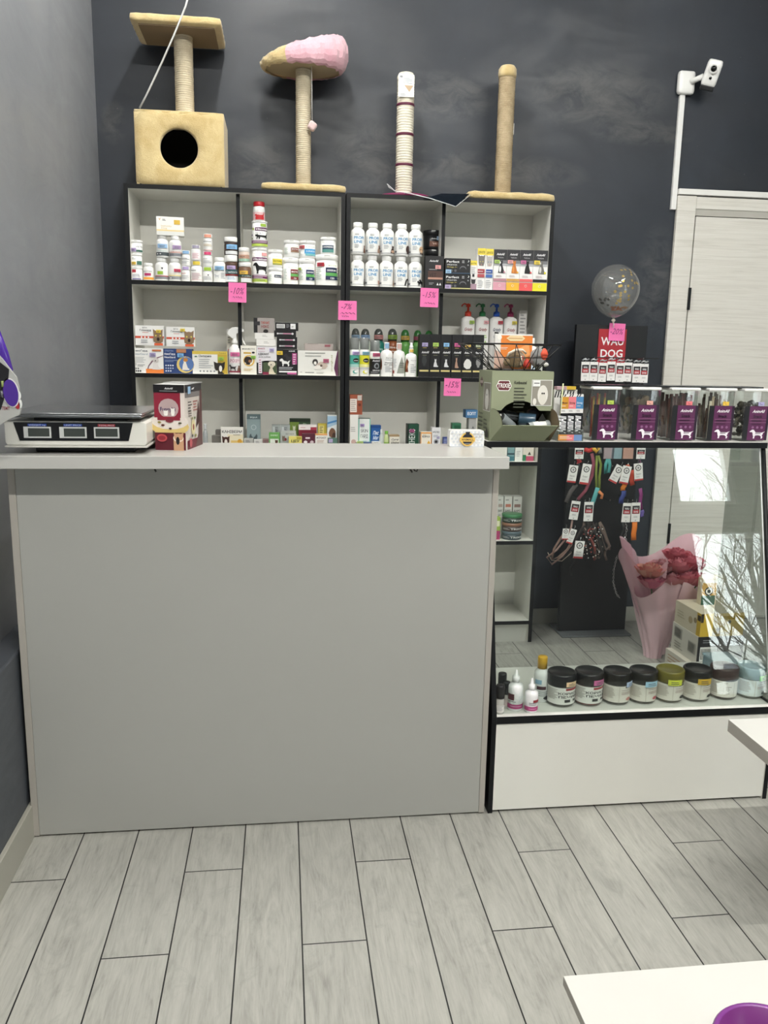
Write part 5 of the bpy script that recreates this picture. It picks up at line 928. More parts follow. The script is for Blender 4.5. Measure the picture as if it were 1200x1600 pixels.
carton('treat_box', 'small green and magenta box at the left of the round tins', 'box', 1.0011, 0.502, 0.031, 0.106, Y=3.65, d=.04, front='#9cb84c', decos=[('r',0,0,1,.4,'#b0346c'),('r',.1,.6,.9,.85,'#e8e8c8')])

# ================================================================== sticky notes
def note(label, px, pz, Y, w, h, lines, rz=0, col='#f277b4', tilt=.0):
    o = MB(); n_ = 6; vs = []
    for j in range(n_ + 1):
        for i in (0, 1): t = j / n_; vs.append((w * (i - .5), -.0006 - .004 * (1 - t) ** 2, h * (t - .5)))
    fr = [(j*2, j*2+1, j*2+3, j*2+2) for j in range(n_)]; o.mesh(vs, fr, M(col, .7)); o.mesh([(x, y + .0003, z) for x, y, z in vs], [f[::-1] for f in fr], M(col, .7))
    decorate(o, lines, lambda x, z, e: (x - w/2, -.0006 - .004 * (1 - z / h) ** 2 - e - .0003, z - h/2), w, h)
    b = o.build('sticky_note', None, (px, Y, pz), 0, label, 'sticky note', 'bright pink sticky notes'); b.rotation_euler = (0, rz, 0); return b
def scrib(v0, u0, u1, amp=.05, n=9):   # handwriting stroke as a thin ribbon
    pts = []; rr = random.Random(int(v0 * 100 + u0 * 10)); 
    for i in range(n): pts.append((u0 + (u1 - u0) * i / (n - 1), v0 + (amp if i % 2 else -amp) * rr.uniform(.3, 1)))
    return [('p', [(a[0], a[1]), (b[0], b[1]), (b[0] + .012, b[1] + .022), (a[0] + .012, a[1] + .022)], '#4a1f3c') for a, b in zip(pts, pts[1:])]
note('bright pink note reading -10% at the front edge of the left unit', -0.1866, 1.5992, 3.612, 0.075, .081, [('t',.5,.42,.34,'-10%','#7a2a58',.78,'i')] + scrib(.25,.2,.75), .02)
note('bright pink note reading -7% between the two shelving units', 0.2821, 1.5364, 3.612, .080, .081, [('t',.46,.56,.3,'-7%','#7a2a58',.6,'i')] + scrib(.34,.1,.9) + scrib(.18,.15,.55), .0)
note('bright pink note reading -15% under the shelf of PROFI LINE bottles', 0.6403, 1.5993, 3.612, .080, .081, [('t',.5,.5,.32,'-15%','#7a2a58',.76,'i')] + scrib(.2,.2,.8), .02)
note('bright pink note reading -15% under the black grooming boxes', 0.756, 1.2135, 3.612, .077, .078, [('t',.5,.48,.36,'-15%','#7a2a58',.82,'i')] + scrib(.22,.15,.7), .02)

# ================================================================== on the counter
o = empty('retail_scale', (-.5175, 2.265, 1.089), 0, 'white and black counter weighing scale with three price displays and a steel platter', 'scale')
SW = M('#dedcd4', .35); SBK = M('#101114', .3)
prof = [(-.168, .022), (-.1725, .030), (-.1725, .078), (-.166, .083), (.166, .083), (.1725, .078), (.1725, .030), (.168, .022)]
MB().prism(prof, -.135, .135, SW).build('scale_body', o, bevel=.002)
MB().box(-.174, .174, -.1375, .137, .0165, .0215, M('#cfcdc6', .35)).build('lower_rim', o, bevel=.0015)
MB().box(-.115, .135, -.085, .12, .0, .016, SBK).build('foot_block', o, bevel=.003)
mb = MB(); mb.prism([(-.150, .080), (-.137, .034), (.128, .034), (.140, .080)], -.1362, -.1352, SBK); mb.build('display_panel', o)
for i, (a, b, c, txt) in enumerate(((-.126, -.060, '#2c4a9a', 'WEIGHT kg'), (-.040, .026, '#2c4a9a', 'UNIT PRICE'), (.044, .106, '#9a2c34', 'TOTAL PRICE'))):
    mb = MB(); mb.box(a, b, -.1378, -.1364, .041, .069, M('#c9cbc9', .4)); mb.box(a + .011 if i < 2 else a + .004, b - .004, -.1386, -.1379, .045, .0655, M('#3f4441', .25))
    decorate(mb, [('r', .16, .0, .84, 1, c), ('t', .5, .18, .6, txt, '#cfd2da', .6)], lambda x, z, e: (a + x, -.1364 - e, .0705 + z), b - a, .006); mb.build('price_display', o)
mb = MB(); mb.box(-.168, .166, -.152, .160, .100, .105, STEEL); mb.box(-.166, .164, -.1505, .158, .093, .0999, M('#8d9092', .3, 1.0)); mb.build('weighing_platter', o, bevel=.002)
MB().box(-.11, .12, -.10, .10, .0835, .0929, SBK).build('platter_support', o)

o = empty('treat_carton', (0, 0, 0), 0, 'dark red and cream carton with a corgi picture standing on the counter beside the scale', 'box')
W_, D_, H_ = .083, .160, .174; rz = -.175; cx = -.257 - math.cos(rz) * W_/2 - math.sin(rz) * D_/2; cy = 2.216 - math.sin(rz) * W_/2 + math.cos(rz) * D_/2
o.location = (cx, cy, 1.089); o.rotation_euler = (0, 0, rz)
mb = MB(); mb.box(-W_/2, W_/2, -D_/2, D_/2, 0, H_, M('#e2d8d0', .35), top=M('#e8e8e6', .4), left=M('#6a1c2c', .35))
decorate(mb, [('r',0,.3,1,1,'#e6dcd4'),('e',.5,.36,.62,.14,'#d9bf7a'),('e',.5,.44,.6,.12,'#e6dcd4'),('r',0,0,1,.27,'#5c1424'),('r',0,.5,1,.90,'#8c2036'),('r',.86,.46,1,.9,'#e2d6d0'),('e',.47,.64,.33,.15,'#b9a2a2'),('r',.1,.46,.84,.515,'#8c2036'),('t',.45,.6,.06,'FunnyVi','#3a2a5a',.5,'b'),('s','head',.3,.53,.46,.62,'#f2eee8'),('s','head',.54,.53,.68,.66,'#f2eee8'),('r',0,.88,1,1,'#141316'),('t',.5,.93,.028,'AnimAll','#f2f2f2',.28,'bi'),('l',.2,.9,.9,1,.02,'#9a9a9c'),
 ('e',.5,.46,.13,.035,'#7a2434'),('e',.28,.385,.06,.016,'#5c2c24'),('e',.52,.335,.05,.014,'#3a1c18'),('e',.84,.42,.06,.014,'#4a4a30'),('e',.17,.43,.06,.014,'#8a7a30'),
 ('e',.24,.19,.17,.06,'#b8484c'),('e',.24,.19,.12,.035,'#8c2430'),('r',.62,0,.95,.2,'#c79a78'),('e',.78,.19,.17,.06,'#e6d6c4'),('s','head',.62,.16,.96,.28,'#c79a78'),('e',.76,.15,.06,.06,'#1c1416')], flat_map(W_, -D_/2), W_, H_)
decorate(mb, [('r',0,.88,1,1,'#3c3b3e'),('r',0,.8,1,.88,'#86807f'),('r',.08,.0,.9,.14,'#7a2a38'),('p',[(.55,.0),(.75,.2),(.9,.9),(1,.9),(1,0)],'#6a4a48'),('p',[(.6,.3),(.78,.75),(.84,.4)],'#4a2a2a'),('l',.15,.72,.4,4,.045,'#55504e'),('l',.45,.72,.75,4,.045,'#a8645c'),('l',.15,.58,.36,3,.035,'#6a6058'),('e',.42,.33,.12,.12,'#e8dcae'),('e',.42,.33,.04,.05,'#8a2c30'),('e',.35,.47,.04,.02,'#7a7a30'),('e',.5,.47,.04,.02,'#5a7a30'),('e',.33,.2,.04,.025,'#3a3428'),('e',.52,.19,.05,.025,'#8a8a40'),('e',.22,.1,.08,.07,'#c0505a'),('t',.4,.92,.03,'all','#f2f2f2',.16,'bi'),('r',.1,.86,.26,.97,'#9ec4e6')], lambda a, b, e: (W_/2 + e, a - D_/2, b), D_, H_)
mb.build('carton', o)
MB().box(-W_/2 + .002, W_/2 + .004, -.01, D_/2, H_ + .0005, H_ + .003, M('#a9a9a8', .5)).build('lid_flap', o)

o = empty('card_terminal', (-0.3704, 2.385, 1.089), 0, 'small black device with pale keys between the scale and the dark red carton', 'device')
MB().box(-.022, .016, -.02, .02, .004, .040, SBK).build('terminal_body', o, bevel=.002)
MB().box(-.024, .018, -.022, .022, 0, .0038, M('#c9bf8a', .5)).build('base_plate', o)
mb = MB()
for i in range(4): mb.box(-.016 + .008*i, -.011 + .008*i, -.0212, -.0202, .014, .018, M('#d8d8d4', .4))
mb.build('keys', o)

def wipes():
    x, z, w, h = 0.5357, 1.089, 0.1024, 0.0493
    o = empty('wet_wipes_pack', (x, 2.343, z), 0, 'white wet wipes pack with hexagon pattern and black and yellow badge at the counter edge', 'packet'); d = .034
    mb = MB(); hx = w / 2
    sec = [(-hx, .002), (-hx + .003, 0), (hx - .003, 0), (hx, .002), (hx + .001, h*.5), (hx - .002, h - .002), (hx - .006, h), (-hx + .005, h), (-hx + .001, h - .002), (-hx - .001, h*.5)]
    mb.prism(sec, -d/2, d/2, M('#efefee', .3))
    dec = []
    for j in range(5):
        for i in range(9):
            u = .06 + i * .11 + (.055 if j % 2 else 0); v = .12 + j * .19
            if u < .97 and not (.33 < u < .69 and .1 < v < .8): dec.append(('c', u, v, .034, '#d4d8de'))
    dec += [('c',.5,.48,.2,'#e3b95a'),('c',.5,.48,.16,'#22232a'),('r',.28,.34,.72,.58,'#e3b95a'),('t',.5,.4,.12,'ANIMALL','#22232a',.36,'b'),('s','head',.43,.78,.57,.94,'#22232a'),('l',.41,.2,.59,1,.05,'#d8d8da')]
    decorate(mb, dec, flat_map(w, -d/2), w, h); mb.build('packet_body', o)
    MB().box(-w/2 + .002, w/2 - .002, -d/2 - .0035, -d/2 + .002, -.0, .0025, M('#c8cbd0', .35)).build('crimped_seam', o)
wipes()

# ================================================================== on the showcase: dispenser carton, basket, treats
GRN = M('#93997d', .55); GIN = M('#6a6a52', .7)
o = empty('dispenser_carton', (.709, 2.452, 1.102), 0, 'sage green display carton with an arched opening and drop-down tray full of bag rolls', 'box')
W_, D_, H_ = .188, .160, .205; a, b = -W_/2, W_/2; f, k = -D_/2, D_/2
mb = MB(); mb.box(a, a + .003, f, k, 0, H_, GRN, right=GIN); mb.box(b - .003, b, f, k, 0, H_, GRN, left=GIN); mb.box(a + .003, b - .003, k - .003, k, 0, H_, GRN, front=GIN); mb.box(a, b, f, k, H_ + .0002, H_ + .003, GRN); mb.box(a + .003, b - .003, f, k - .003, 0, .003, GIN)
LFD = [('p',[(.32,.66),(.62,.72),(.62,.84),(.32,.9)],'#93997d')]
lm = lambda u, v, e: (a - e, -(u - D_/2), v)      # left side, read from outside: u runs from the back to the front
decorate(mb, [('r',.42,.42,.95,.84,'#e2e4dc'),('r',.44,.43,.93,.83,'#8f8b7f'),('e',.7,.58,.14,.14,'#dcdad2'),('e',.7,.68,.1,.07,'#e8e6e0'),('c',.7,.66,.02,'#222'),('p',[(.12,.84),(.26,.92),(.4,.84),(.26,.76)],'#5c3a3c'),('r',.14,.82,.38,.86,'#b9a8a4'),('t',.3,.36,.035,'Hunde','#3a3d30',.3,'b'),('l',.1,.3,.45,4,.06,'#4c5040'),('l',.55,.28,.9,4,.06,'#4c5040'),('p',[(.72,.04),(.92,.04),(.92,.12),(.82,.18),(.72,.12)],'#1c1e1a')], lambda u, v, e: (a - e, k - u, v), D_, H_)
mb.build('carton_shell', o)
# front panel with the arch
mb = MB(); z0 = .092; arch = [(a, z0), (a + .032, z0)]
for i in range(13): t = i / 12; arch.append((a + .034 + .112 * t, z0 + .003 + .026 * math.sin(PI * t) ** .7))
arch += [(b - .038, z0), (b, z0), (b, H_), (a, H_)]
mb.prism(arch, f - .0022, f - .0002, GRN)
decorate(mb, [('p',[(.07,.80),(.11,.88),(.28,.88),(.32,.80),(.28,.73),(.11,.73)],'#f0eeea'),('p',[(.08,.80),(.12,.87),(.27,.87),(.31,.80),(.27,.74),(.12,.74)],'#6a2c34'),('t',.195,.775,.065,'TRIXIE','#f2f0ec',.2,'b'),('t',.46,.83,.045,'Kotbeutel','#22241e',.2,'b'),('l',.36,.76,.58,7,.045,'#4a4d40'),('r',.645,.52,.985,.895,'#e8e8e2'),('r',.655,.53,.975,.885,'#9a958a'),('e',.83,.68,.085,.14,'#e4e0d8'),('e',.83,.62,.06,.09,'#dcd8ce'),('c',.82,.7,.014,'#1c1c1c'),('c',.85,.7,.014,'#1c1c1c'),('e',.7,.58,.03,.05,'#e8e4dc'),('r',.66,.8,.78,.885,'#f2f2f0'),('l',.68,.84,.77,1,.03,'#3a3a3c'),('p',[(.78,.26),(.9,.26),(.9,.32),(.84,.41),(.78,.32)],'#1a1c18'),('l',.8,.29,.88,1,.02,'#93997d'),('l',.06,.46-.19,.12,1,.02,'#4a4d40')], lambda u, v, e: (a + u, f - .0022 - e, v - .0), W_, H_)
mb.build('arched_panel', o)
# drop-down tray: slanted lip and two curved wings
mb = MB(); ly = f - .062; lz = .052
mb.face([(a + .002, f, .0), (b - .02, f, .0), (b + .002, ly, lz), (a + .020, ly, lz)], GRN); mb.face([(a + .002, f + .0018, .002), (a + .020, ly + .0018, lz + .001), (b + .002, ly + .0018, lz + .001), (b - .02, f + .0018, .002)], GIN)
mb.face([(a + .020, ly, lz), (b + .002, ly, lz), (b + .002, ly + .0018, lz + .001), (a + .020, ly + .0018, lz + .001)], GRN)
mb.build('tray_lip', o)
mb = MB(); n_ = 9
def wing(xa, xb, m1, m2):
    pts = [(f, .0), (ly, lz)]
    for i in range(n_ + 1): t = i / n_; pts.append((ly + (f - ly) * t ** 1.6, lz + (z0 + .006 - lz) * (1 - (1 - t) ** 2.0)))
    P = [(xa + (xb - xa) * ((f - y) / .062), y, z) for y, z in pts]; mb.face(P, m1); mb.face([(x + .0018, y, z) for x, y, z in P][::-1], m2)
wing(a + .001, a + .020, GRN, GIN); mb.build('tray_wing', o); mb = MB(); wing(b - .003, b + .002, M('#7a6a50', .7), M('#7a6a50', .7)); mb.build('tray_wing', o)
def roll(x, y, z, L, r, rz, ry, col, label, band=None):
    o = empty('bag_roll', (x, y, z), rz, label, 'bag roll', 'rolls of dog waste bags in the dispenser carton', ry=ry)
    m, m2 = M(col, .28, 0, .3), M('#1d2022', .5)
    mb = MB(); mb.lathe([(r*.3, -L/2 + .001), (r*.96, -L/2), (r, -L/2 + .002), (r, L/2 - .002), (r*.96, L/2), (r*.3, L/2 - .001)], m, axis='x', seg=24, mats=[m2, m, m, m, m2]); mb.build('roll_body', o)
    if band:
        mb = MB(); mb.lathe([(r + .0003, -L*.3), (r + .0006, -L*.29), (r + .0006, L*.29), (r + .0003, L*.3)], M(band, .4), axis='x', seg=24); mb.build('paper_band', o)
    MB().lathe([(r*.14, -L/2 - .0008), (r*.3, -L/2 - .0008), (r*.3, L/2 + .0008), (r*.14, L/2 + .0008)], M('#0c0d0e', .6), axis='x', seg=16).build('core', o)
for a_ in ((.668, 2.385, 1.157, .062, .0165, .55, .55, '#8f9698', 'silver-grey bag roll slanting down at the left of the tray'), (.735, 2.392, 1.166, .050, .0185, -.35, .05, '#3a5264', 'dark blue bag roll above the middle of the tray'), (.765, 2.372, 1.146, .066, .0165, .1, -.12, '#a9b0b0', 'light silver bag roll with a white paper band at the right of the tray', '#e6e6e2'),
           (.652, 2.425, 1.190, .040, .017, -1.2, .0, '#55585a', 'charcoal bag roll at the upper left inside the arch'), (.722, 2.400, 1.125, .055, .016, 1.0, .0, '#46687a', 'slate blue bag roll low in the middle, end showing', '#dcdcd8'), (.762, 2.432, 1.180, .050, .017, 1.4, .0, '#7a2440', 'dark crimson bag roll at the right inside the arch', '#c9b8a8'), (.690, 2.432, 1.172, .048, .016, .2, .2, '#4c5052', 'dark grey bag roll behind the slanting silver one'), (.742, 2.422, 1.140, .056, .017, .0, .0, '#6f8c96', 'pale blue-grey bag roll behind the banded one')):
    roll(*a_)
for (x, y, w_, lab) in ((.640, 2.40, .006, 'white folded leaflet standing at the left edge of the tray'),):
    MB().box(-.003, .003, -.03, .03, 0, .075, M('#e4e2dc', .5)).build('leaflet', None, (x, y, 1.108), .2, lab, 'leaflet')

# wire basket with toys
o = empty('wire_basket', (.692, 2.45, 1.3102), 0, 'black wire basket of triangles holding toys, standing on the sage green carton', 'basket')
WB = M('#131416', .4); bt = [(-.060, -.060), (.075, -.060), (.075, .055), (-.060, .055)]; tp = [(-.148, -.085), (.128, -.085), (.128, .080), (-.148, .080)]; hz = .078
mb = MB(); mb.tube([(x, y, .0022) for x, y in bt], .0022, WB, 8, closed=True)
for i in range(6): x = -.045 + .021*i; mb.tube([(x, -.06, .0022), (x, .055, .0022)], .0012, WB, 6)
mb.build('base_grid', o)
MB().tube([(x, y, hz) for x, y in tp], .0023, WB, 8, closed=True).build('rim', o)
mb = MB(); mid = [tuple((p + q) / 2 for p, q in zip(u, v)) for u, v in zip(bt, tp)]; mb.tube([(x, y, hz/2) for x, y in mid], .0013, WB, 6, closed=True)
for j in range(4):
    p0, p1, q0, q1 = bt[j], bt[(j+1) % 4], tp[j], tp[(j+1) % 4]; n_ = 4 if j % 2 == 0 else 2
    B_ = lambda t: (p0[0] + (p1[0]-p0[0])*t, p0[1] + (p1[1]-p0[1])*t, .002); T_ = lambda t: (q0[0] + (q1[0]-q0[0])*t, q0[1] + (q1[1]-q0[1])*t, hz)
    for i in range(n_):
        mb.tube([T_(i / n_), B_((i + .5) / n_)], .0013, WB, 6); mb.tube([B_((i + .5) / n_), T_((i + 1) / n_)], .0013, WB, 6)
mb.build('wire_sides', o)
mb = MB(); mb.box(-.058, .058, -.006, .006, 0, .104, M('#e8873c', .4), left=M('#e6e4e0', .5)); decorate(mb, [('r',0,.0,.16,1,'#e4e2de'),('r',.0,.96,1,1,'#efeeea'),('c',.12,.9,.06,'#f2efe8'),('p',[(.3,.88),(.4,.96),(.72,.96),(.8,.88),(.72,.8),(.4,.8)],'#f0d8a8'),('l',.36,.87,.74,1,.04,'#b8782c'),('p',[(0,.0),(.5,.0),(.1,.5),(0,.55)],'#c9a89a'),('l',.1,.6,.4,2,.04,'#f4e8d8'),('p',[(.5,.5),(.9,.75),(.95,.4),(.6,.2)],'#f0a868')], flat_map(.116, -.006), .116, .104)
mb.build('toy_packet', None, (.700, 2.462, 1.315), -.05, 'orange and white flat packet standing upright in the wire basket', 'packet')
def blob(mb, c, r, m, s=(1, 1, 1), seed=1, amp=.06):
    bm = bmesh.new(); bmesh.ops.create_icosphere(bm, subdivisions=3, radius=1); rr = random.Random(seed); ph = [rr.uniform(0, 6) for _ in range(3)]
    for v in bm.verts: k_ = 1 + amp * math.sin(v.co.x*4 + ph[0]) * math.cos(v.co.y*4 + ph[1]) + amp*.5*math.sin(v.co.z*7 + ph[2]); v.co = Vector((v.co.x*s[0], v.co.y*s[1], v.co.z*s[2])) * r * k_
    mb.mesh([(v.co.x + c[0], v.co.y + c[1], v.co.z + c[2]) for v in bm.verts], [tuple(v.index for v in f.verts) for f in bm.faces], m, True); bm.free()
o = empty('plush_toy', (.702, 2.428, 1.318), 0, 'brown round plush toy with reddish patches in the wire basket', 'toy'); BRN = m_fur('brown_plush', '#98805c', '#6c573c')
mb = MB(); blob(mb, (0, 0, .026), .026, BRN, (1.1, .8, 1), 2); mb.build('body', o)
mb = MB(); blob(mb, (-.028, .0, .018), .012, BRN, seed=3); mb.build('paw', o)
mb = MB(); blob(mb, (.012, -.018, .03), .007, M('#b85a48', .7), seed=4); blob(mb, (.03, -.006, .014), .011, M('#c23c30', .6), (1, .8, 1.3), 5); mb.build('red_patch', o)
mb = MB(); mb.tube([(-.03, -.002, .03), (-.026, -.012, .044), (-.008, -.018, .054), (.014, -.014, .054), (.028, -.004, .044)], .0035, M('#e8dccb', .7), 8); mb.tube([(.008, -.024, .01), (.009, -.026, .024), (.008, -.023, .036)], .002, M('#e8dccb', .7), 6); mb.build('cream_cord', o)
o = empty('plush_toy', (.770, 2.425, 1.318), 0, 'grey plush toy with an orange-red patch at the right of the wire basket', 'toy'); GRY = m_fur('grey_plush', '#a4a4a2', '#7c7d7d')
mb = MB(); blob(mb, (0, 0, .030), .028, GRY, (.9, .6, 1.15), 7, .12); mb.build('body', o)
mb = MB(); blob(mb, (.013, -.014, .042), .014, M('#e0563a', .65), (.8, .5, 1.2), 8); mb.build('orange_patch', o)
mb = MB(); blob(mb, (-.006, -.018, .010), .005, M('#202022', .5), seed=9); blob(mb, (.010, -.018, .008), .003, M('#202022', .5), seed=9); blob(mb, (.02, -.006, .012), .008, M('#e8e6e2', .7), (1.4, .8, .8), 10); mb.build('face', o)

# cat-stick packets in their tray
o = empty('display_tray', (.874, 2.43, 1.102), 0, 'low transparent display tray holding upright cat stick packets', 'tray')
mb = MB(); x0, x1 = -.045, .036
for q in ((x0, x1, -.05, -.0485, .0, .036), (x0, x1, .05, .0515, .0, .09), (x0, x0 + .0015, -.0485, .05, .0, .036), (x1 - .0015, x1, -.0485, .05, .0, .036), (x0, x1, -.0485, .05, .0, .002)): mb.box(*q, PET)
mb.build('tray_shell', o)
mb = MB(); mb.box(-.0435, .030, -.052, -.0502, .002, .020, M('#c98a60', .4)); decorate(mb, [('r',0,0,.36,1,'#d0904a'),('r',.36,0,.66,1,'#d9787c'),('r',.66,0,1,1,'#6c8ab8'),('l',.05,.6,.6,2,.25,'#f0e0d0')], lambda u, v, e: (-.0435 + u, -.052 - e, .002 + v), .0735, .018); mb.build('front_strip', o)
for i, (c, nm) in enumerate((('#c98f2c', 'amber'), ('#e07c84', 'pink'), ('#4a86b8', 'blue'))):
    s = empty('cat_stick_packet', (.853 + .0265 * i, 2.40 + .008 * i, 1.1045), 0, nm + '-topped black cat stick packet in the clear display tray', 'packet', 'upright cat stick packets', rx=-.05)
    mb = MB(); w_, h_ = .0245, .130; mb.box(-w_/2, w_/2, -.003, .003, 0, h_, M('#17181c', .3)); decorate(mb, [('r',0,.72,1,1,c),('t',.5,.84,.045,'Strong' if i else 'Meat','#5a2c1c' if i < 2 else '#dfeaf4',.7,'b'),('l',.15,.78,.85,1,.03,'#f4ead8'),('r',.02,.62,.98,.72,'#e6e4e2'),('l',.1,.68,.8,2,.025,'#7a7a7c'),('t',.72,.36,.24,'AnimAll','#f4f4f6',.42,'vbi'),('r',0,.0,1,.10,c),('e',.3,.16,.25,.03,'#3a3c40')], flat_map(w_, -.003), w_, h_); mb.build('packet_body', s)
    mb = MB(); mb.box(-w_/2, w_/2, -.0016, .0016, h_ + .0002, h_ + .008, M('#e6e4e0', .4)); decorate(mb, [('p',[(.1+.3*j,0),(.25+.3*j,0),(.4+.3*j,1),(.25+.3*j,1)],'#1a1a1c') for j in range(2)], lambda u, v, e: (u - w_/2, -.0016 - e, h_ + v), w_, .008); mb.build('crimped_top', s)
for i, (x, c, lab, rz) in enumerate(((.850, '#b89aa0', 'zebra-striped packet with a mauve flap behind the amber stick packet', .2), (.884, '#d8b43c', 'zebra-striped packet with a yellow flap behind the blue stick packet', -.15))):
    s = empty('striped_packet', (x + .004, 2.452 + .008*i, 1.1045), rz, lab, 'packet', 'zebra-striped packets')
    mb = MB(); mb.box(-.022, .022, -.004, .004, 0, .150, M('#e8e6e2', .4)); decorate(mb, [('p',[(-.0+.2*j,.84),(.1+.2*j,.84),(.2+.2*j,.97),(.1+.2*j,.97)],'#1a1a1c') for j in range(4)], flat_map(.044, -.004), .044, .150); mb.build('packet_body', s)
    MB().box(-.018, .016, -.010, .008, .1502, .160, M(c, .5)).build('folded_flap', s)
MB().tube([(-.002, 0, 0), (.002, -.004, .17)], .0022, M('#c9cfa0', .5), 8).build('stick', None, (.842, 2.405, 1.1045), 0, 'pale green stick poking up in front of the amber stick packet', 'stick')

# five square treat jars
JX = [0.9818, 1.1078, 1.2355, 1.3561, 1.4737]
JS = ['#b9d05a', '#e8b0a0', '#e87c80', '#ecc04a', '#a9a4cc']; JN = ['lime', 'salmon', 'coral', 'amber', 'lilac']; JC = ['a few red and orange sticks', 'loose tan pieces', 'dark red strips', 'long brown and tan sticks', 'round grey-brown pieces']
jar_src = None
for i, x in enumerate(JX):
    o = empty('treat_jar', (x, 2.448, 1.102), 0, 'square clear jar, purple label, %s price sticker, holding %s' % (JN[i], JC[i]), 'jar', 'square clear treat jars with purple labels')
    w_, d_, h_ = .090, .112, .156
    if jar_src is None:
        mb = MB(); r = .012
        def ring(s, z): hx, hy = w_/2*s, d_/2*s; out = []; 
        prof = [(.86, 0), (.9, .003), (.97, h_*.5), (1.0, h_*.97), (1.0, h_)]; seg = 32; b0 = 0; V_ = []
        for s, z in prof:
            for q in range(seg):
                t = 2*PI*q/seg; e_ = .22; V_.append((math.copysign(abs(math.cos(t))**e_, math.cos(t))*w_/2*s, math.copysign(abs(math.sin(t))**e_, math.sin(t))*d_/2*s, z))
        mb.mesh(V_, [tuple(reversed(range(seg)))] + [(j*seg+q, j*seg+(q+1)%seg, (j+1)*seg+(q+1)%seg, (j+1)*seg+q) for j in range(len(prof)-1) for q in range(seg)], PET, True); pj = mb.build('jar_body', o)
        mb = MB(); mb.box(-w_/2 - .002, w_/2 + .002, -d_/2 - .002, d_/2 + .002, h_ + .0002, h_ + .009, M('#e9e9e6', .35)); pl = mb.build('lid', o, bevel=.003)
        mb = MB(); lw, lh = .083, .107; ml = lambda u, v, e: (u - lw/2 + .002, -d_/2*(.915 + .45*(v + .004)) - .0012 - e, v + .004)
        mb.face([ml(0,0,0), ml(lw,0,0), ml(lw,lh,0), ml(0,lh,0)], M('#5c2450', .35))
        decorate(mb, [('r',.0,.0,.2,1,'#15161a'),('r',.9,.0,1,1,'#2a1a2e'),('t',.56,.81,.085,'AnimAll','#f4f2f4',.5,'bi'),('t',.55,.66,.09,'Snack','#1c1020',.36,'b'),('r',.24,.605,.9,.612,'#a87898'),('l',.3,.56,.85,1,.05,'#1c1020'),('r',.24,.52,.9,.527,'#a87898'),('l',.3,.47,.8,1,.04,'#2c1428'),('c',.38,.38,.05,'#8c5c84'),('c',.56,.38,.05,'#8c5c84'),('c',.74,.38,.05,'#8c5c84'),('s','dog',.24,.05,.88,.33,'#efeaf0'),('p',[(.5,.24),(.72,.24),(.72,.19),(.5,.18)],'#a8a0a8')], lambda u, v, e: ml(u, v, e), lw, lh); pb = mb.build('label', o)
        jar_src = (pj, pl, pb)
    else:
        for q in jar_src: c = q.copy(); COL.objects.link(c); c.parent = o
    mb = MB(); decorate(mb, [('r',0,0,1,1,JS[i]),('l',.2,.6,.5,1,.2,'#2c2c2e'),('l',.3,.3,.9,1,.2,'#2c2c2e')], lambda u, v, e: (u + .002, -d_/2*(.915 + .45*.12) - .003 - e, .112 + v), .020, .012); mb.build('price_sticker', o)
    rr = random.Random(40 + i); mb = MB(); Z0 = 1.1048
    if i == 0:
        for q in range(9): xx, yy = rr.uniform(-.030, .012), rr.uniform(-.02, .03); mb.tube([(xx, yy, .004), (xx + rr.uniform(-.006, .006), yy, rr.uniform(.12, .146))], .0032, M(rr.choice(['#c8483a', '#d8704a', '#b8983c', '#8a3a30', '#5a7a3c']), .5), 6)
    elif i == 1:
        for q in range(60): blob(mb, (rr.uniform(-.034, .034), rr.uniform(-.04, .04), rr.uniform(.008, .125)), rr.uniform(.006, .010), M(rr.choice(['#6a5a48', '#7c6a54', '#4c4238', '#8a7a64']), .7), (1, .6, 1.5), q)
    elif i == 2:
        for q in range(46): xx, yy = rr.uniform(-.034, .034), rr.uniform(-.042, .042); mb.tube([(xx, yy, .004), (xx + rr.uniform(-.004, .004), yy, rr.uniform(.115, .145))], .0055, M(rr.choice(['#5c2018', '#4a1a14', '#7a3020', '#3a1410']), .45), 6)
    elif i == 3:
        for q in range(40): xx, yy = rr.uniform(-.034, .034), rr.uniform(-.042, .042); mb.tube([(xx, yy, .004), (xx + rr.uniform(-.006, .006), yy, rr.uniform(.08, .148))], .0045, M(rr.choice(['#5c3c2c', '#7a6850', '#a8987c', '#4a3024', '#c9bfa8']), .55), 6)
    else:
        for q in range(95): blob(mb, (rr.uniform(-.033, .033), rr.uniform(-.04, .04), rr.uniform(.010, .118)), rr.uniform(.007, .010), M(rr.choice(['#5c5648', '#6e6656', '#3c3830', '#2c2824', '#857c68']), .8), (1, 1, .9), q)
    mb.build('dog_treats', None, (x, 2.448, Z0), 0, JC[i] + ' inside the jar with the ' + JN[i] + ' price sticker', 'treats', kind='stuff')
MB().box(0.914, 1.500, 2.41, 2.50, 1.2675, 1.2715, M('#15161a', .25)).build('black_board', None, label='thin black board lying across the lids of the five treat jars', cat='board')

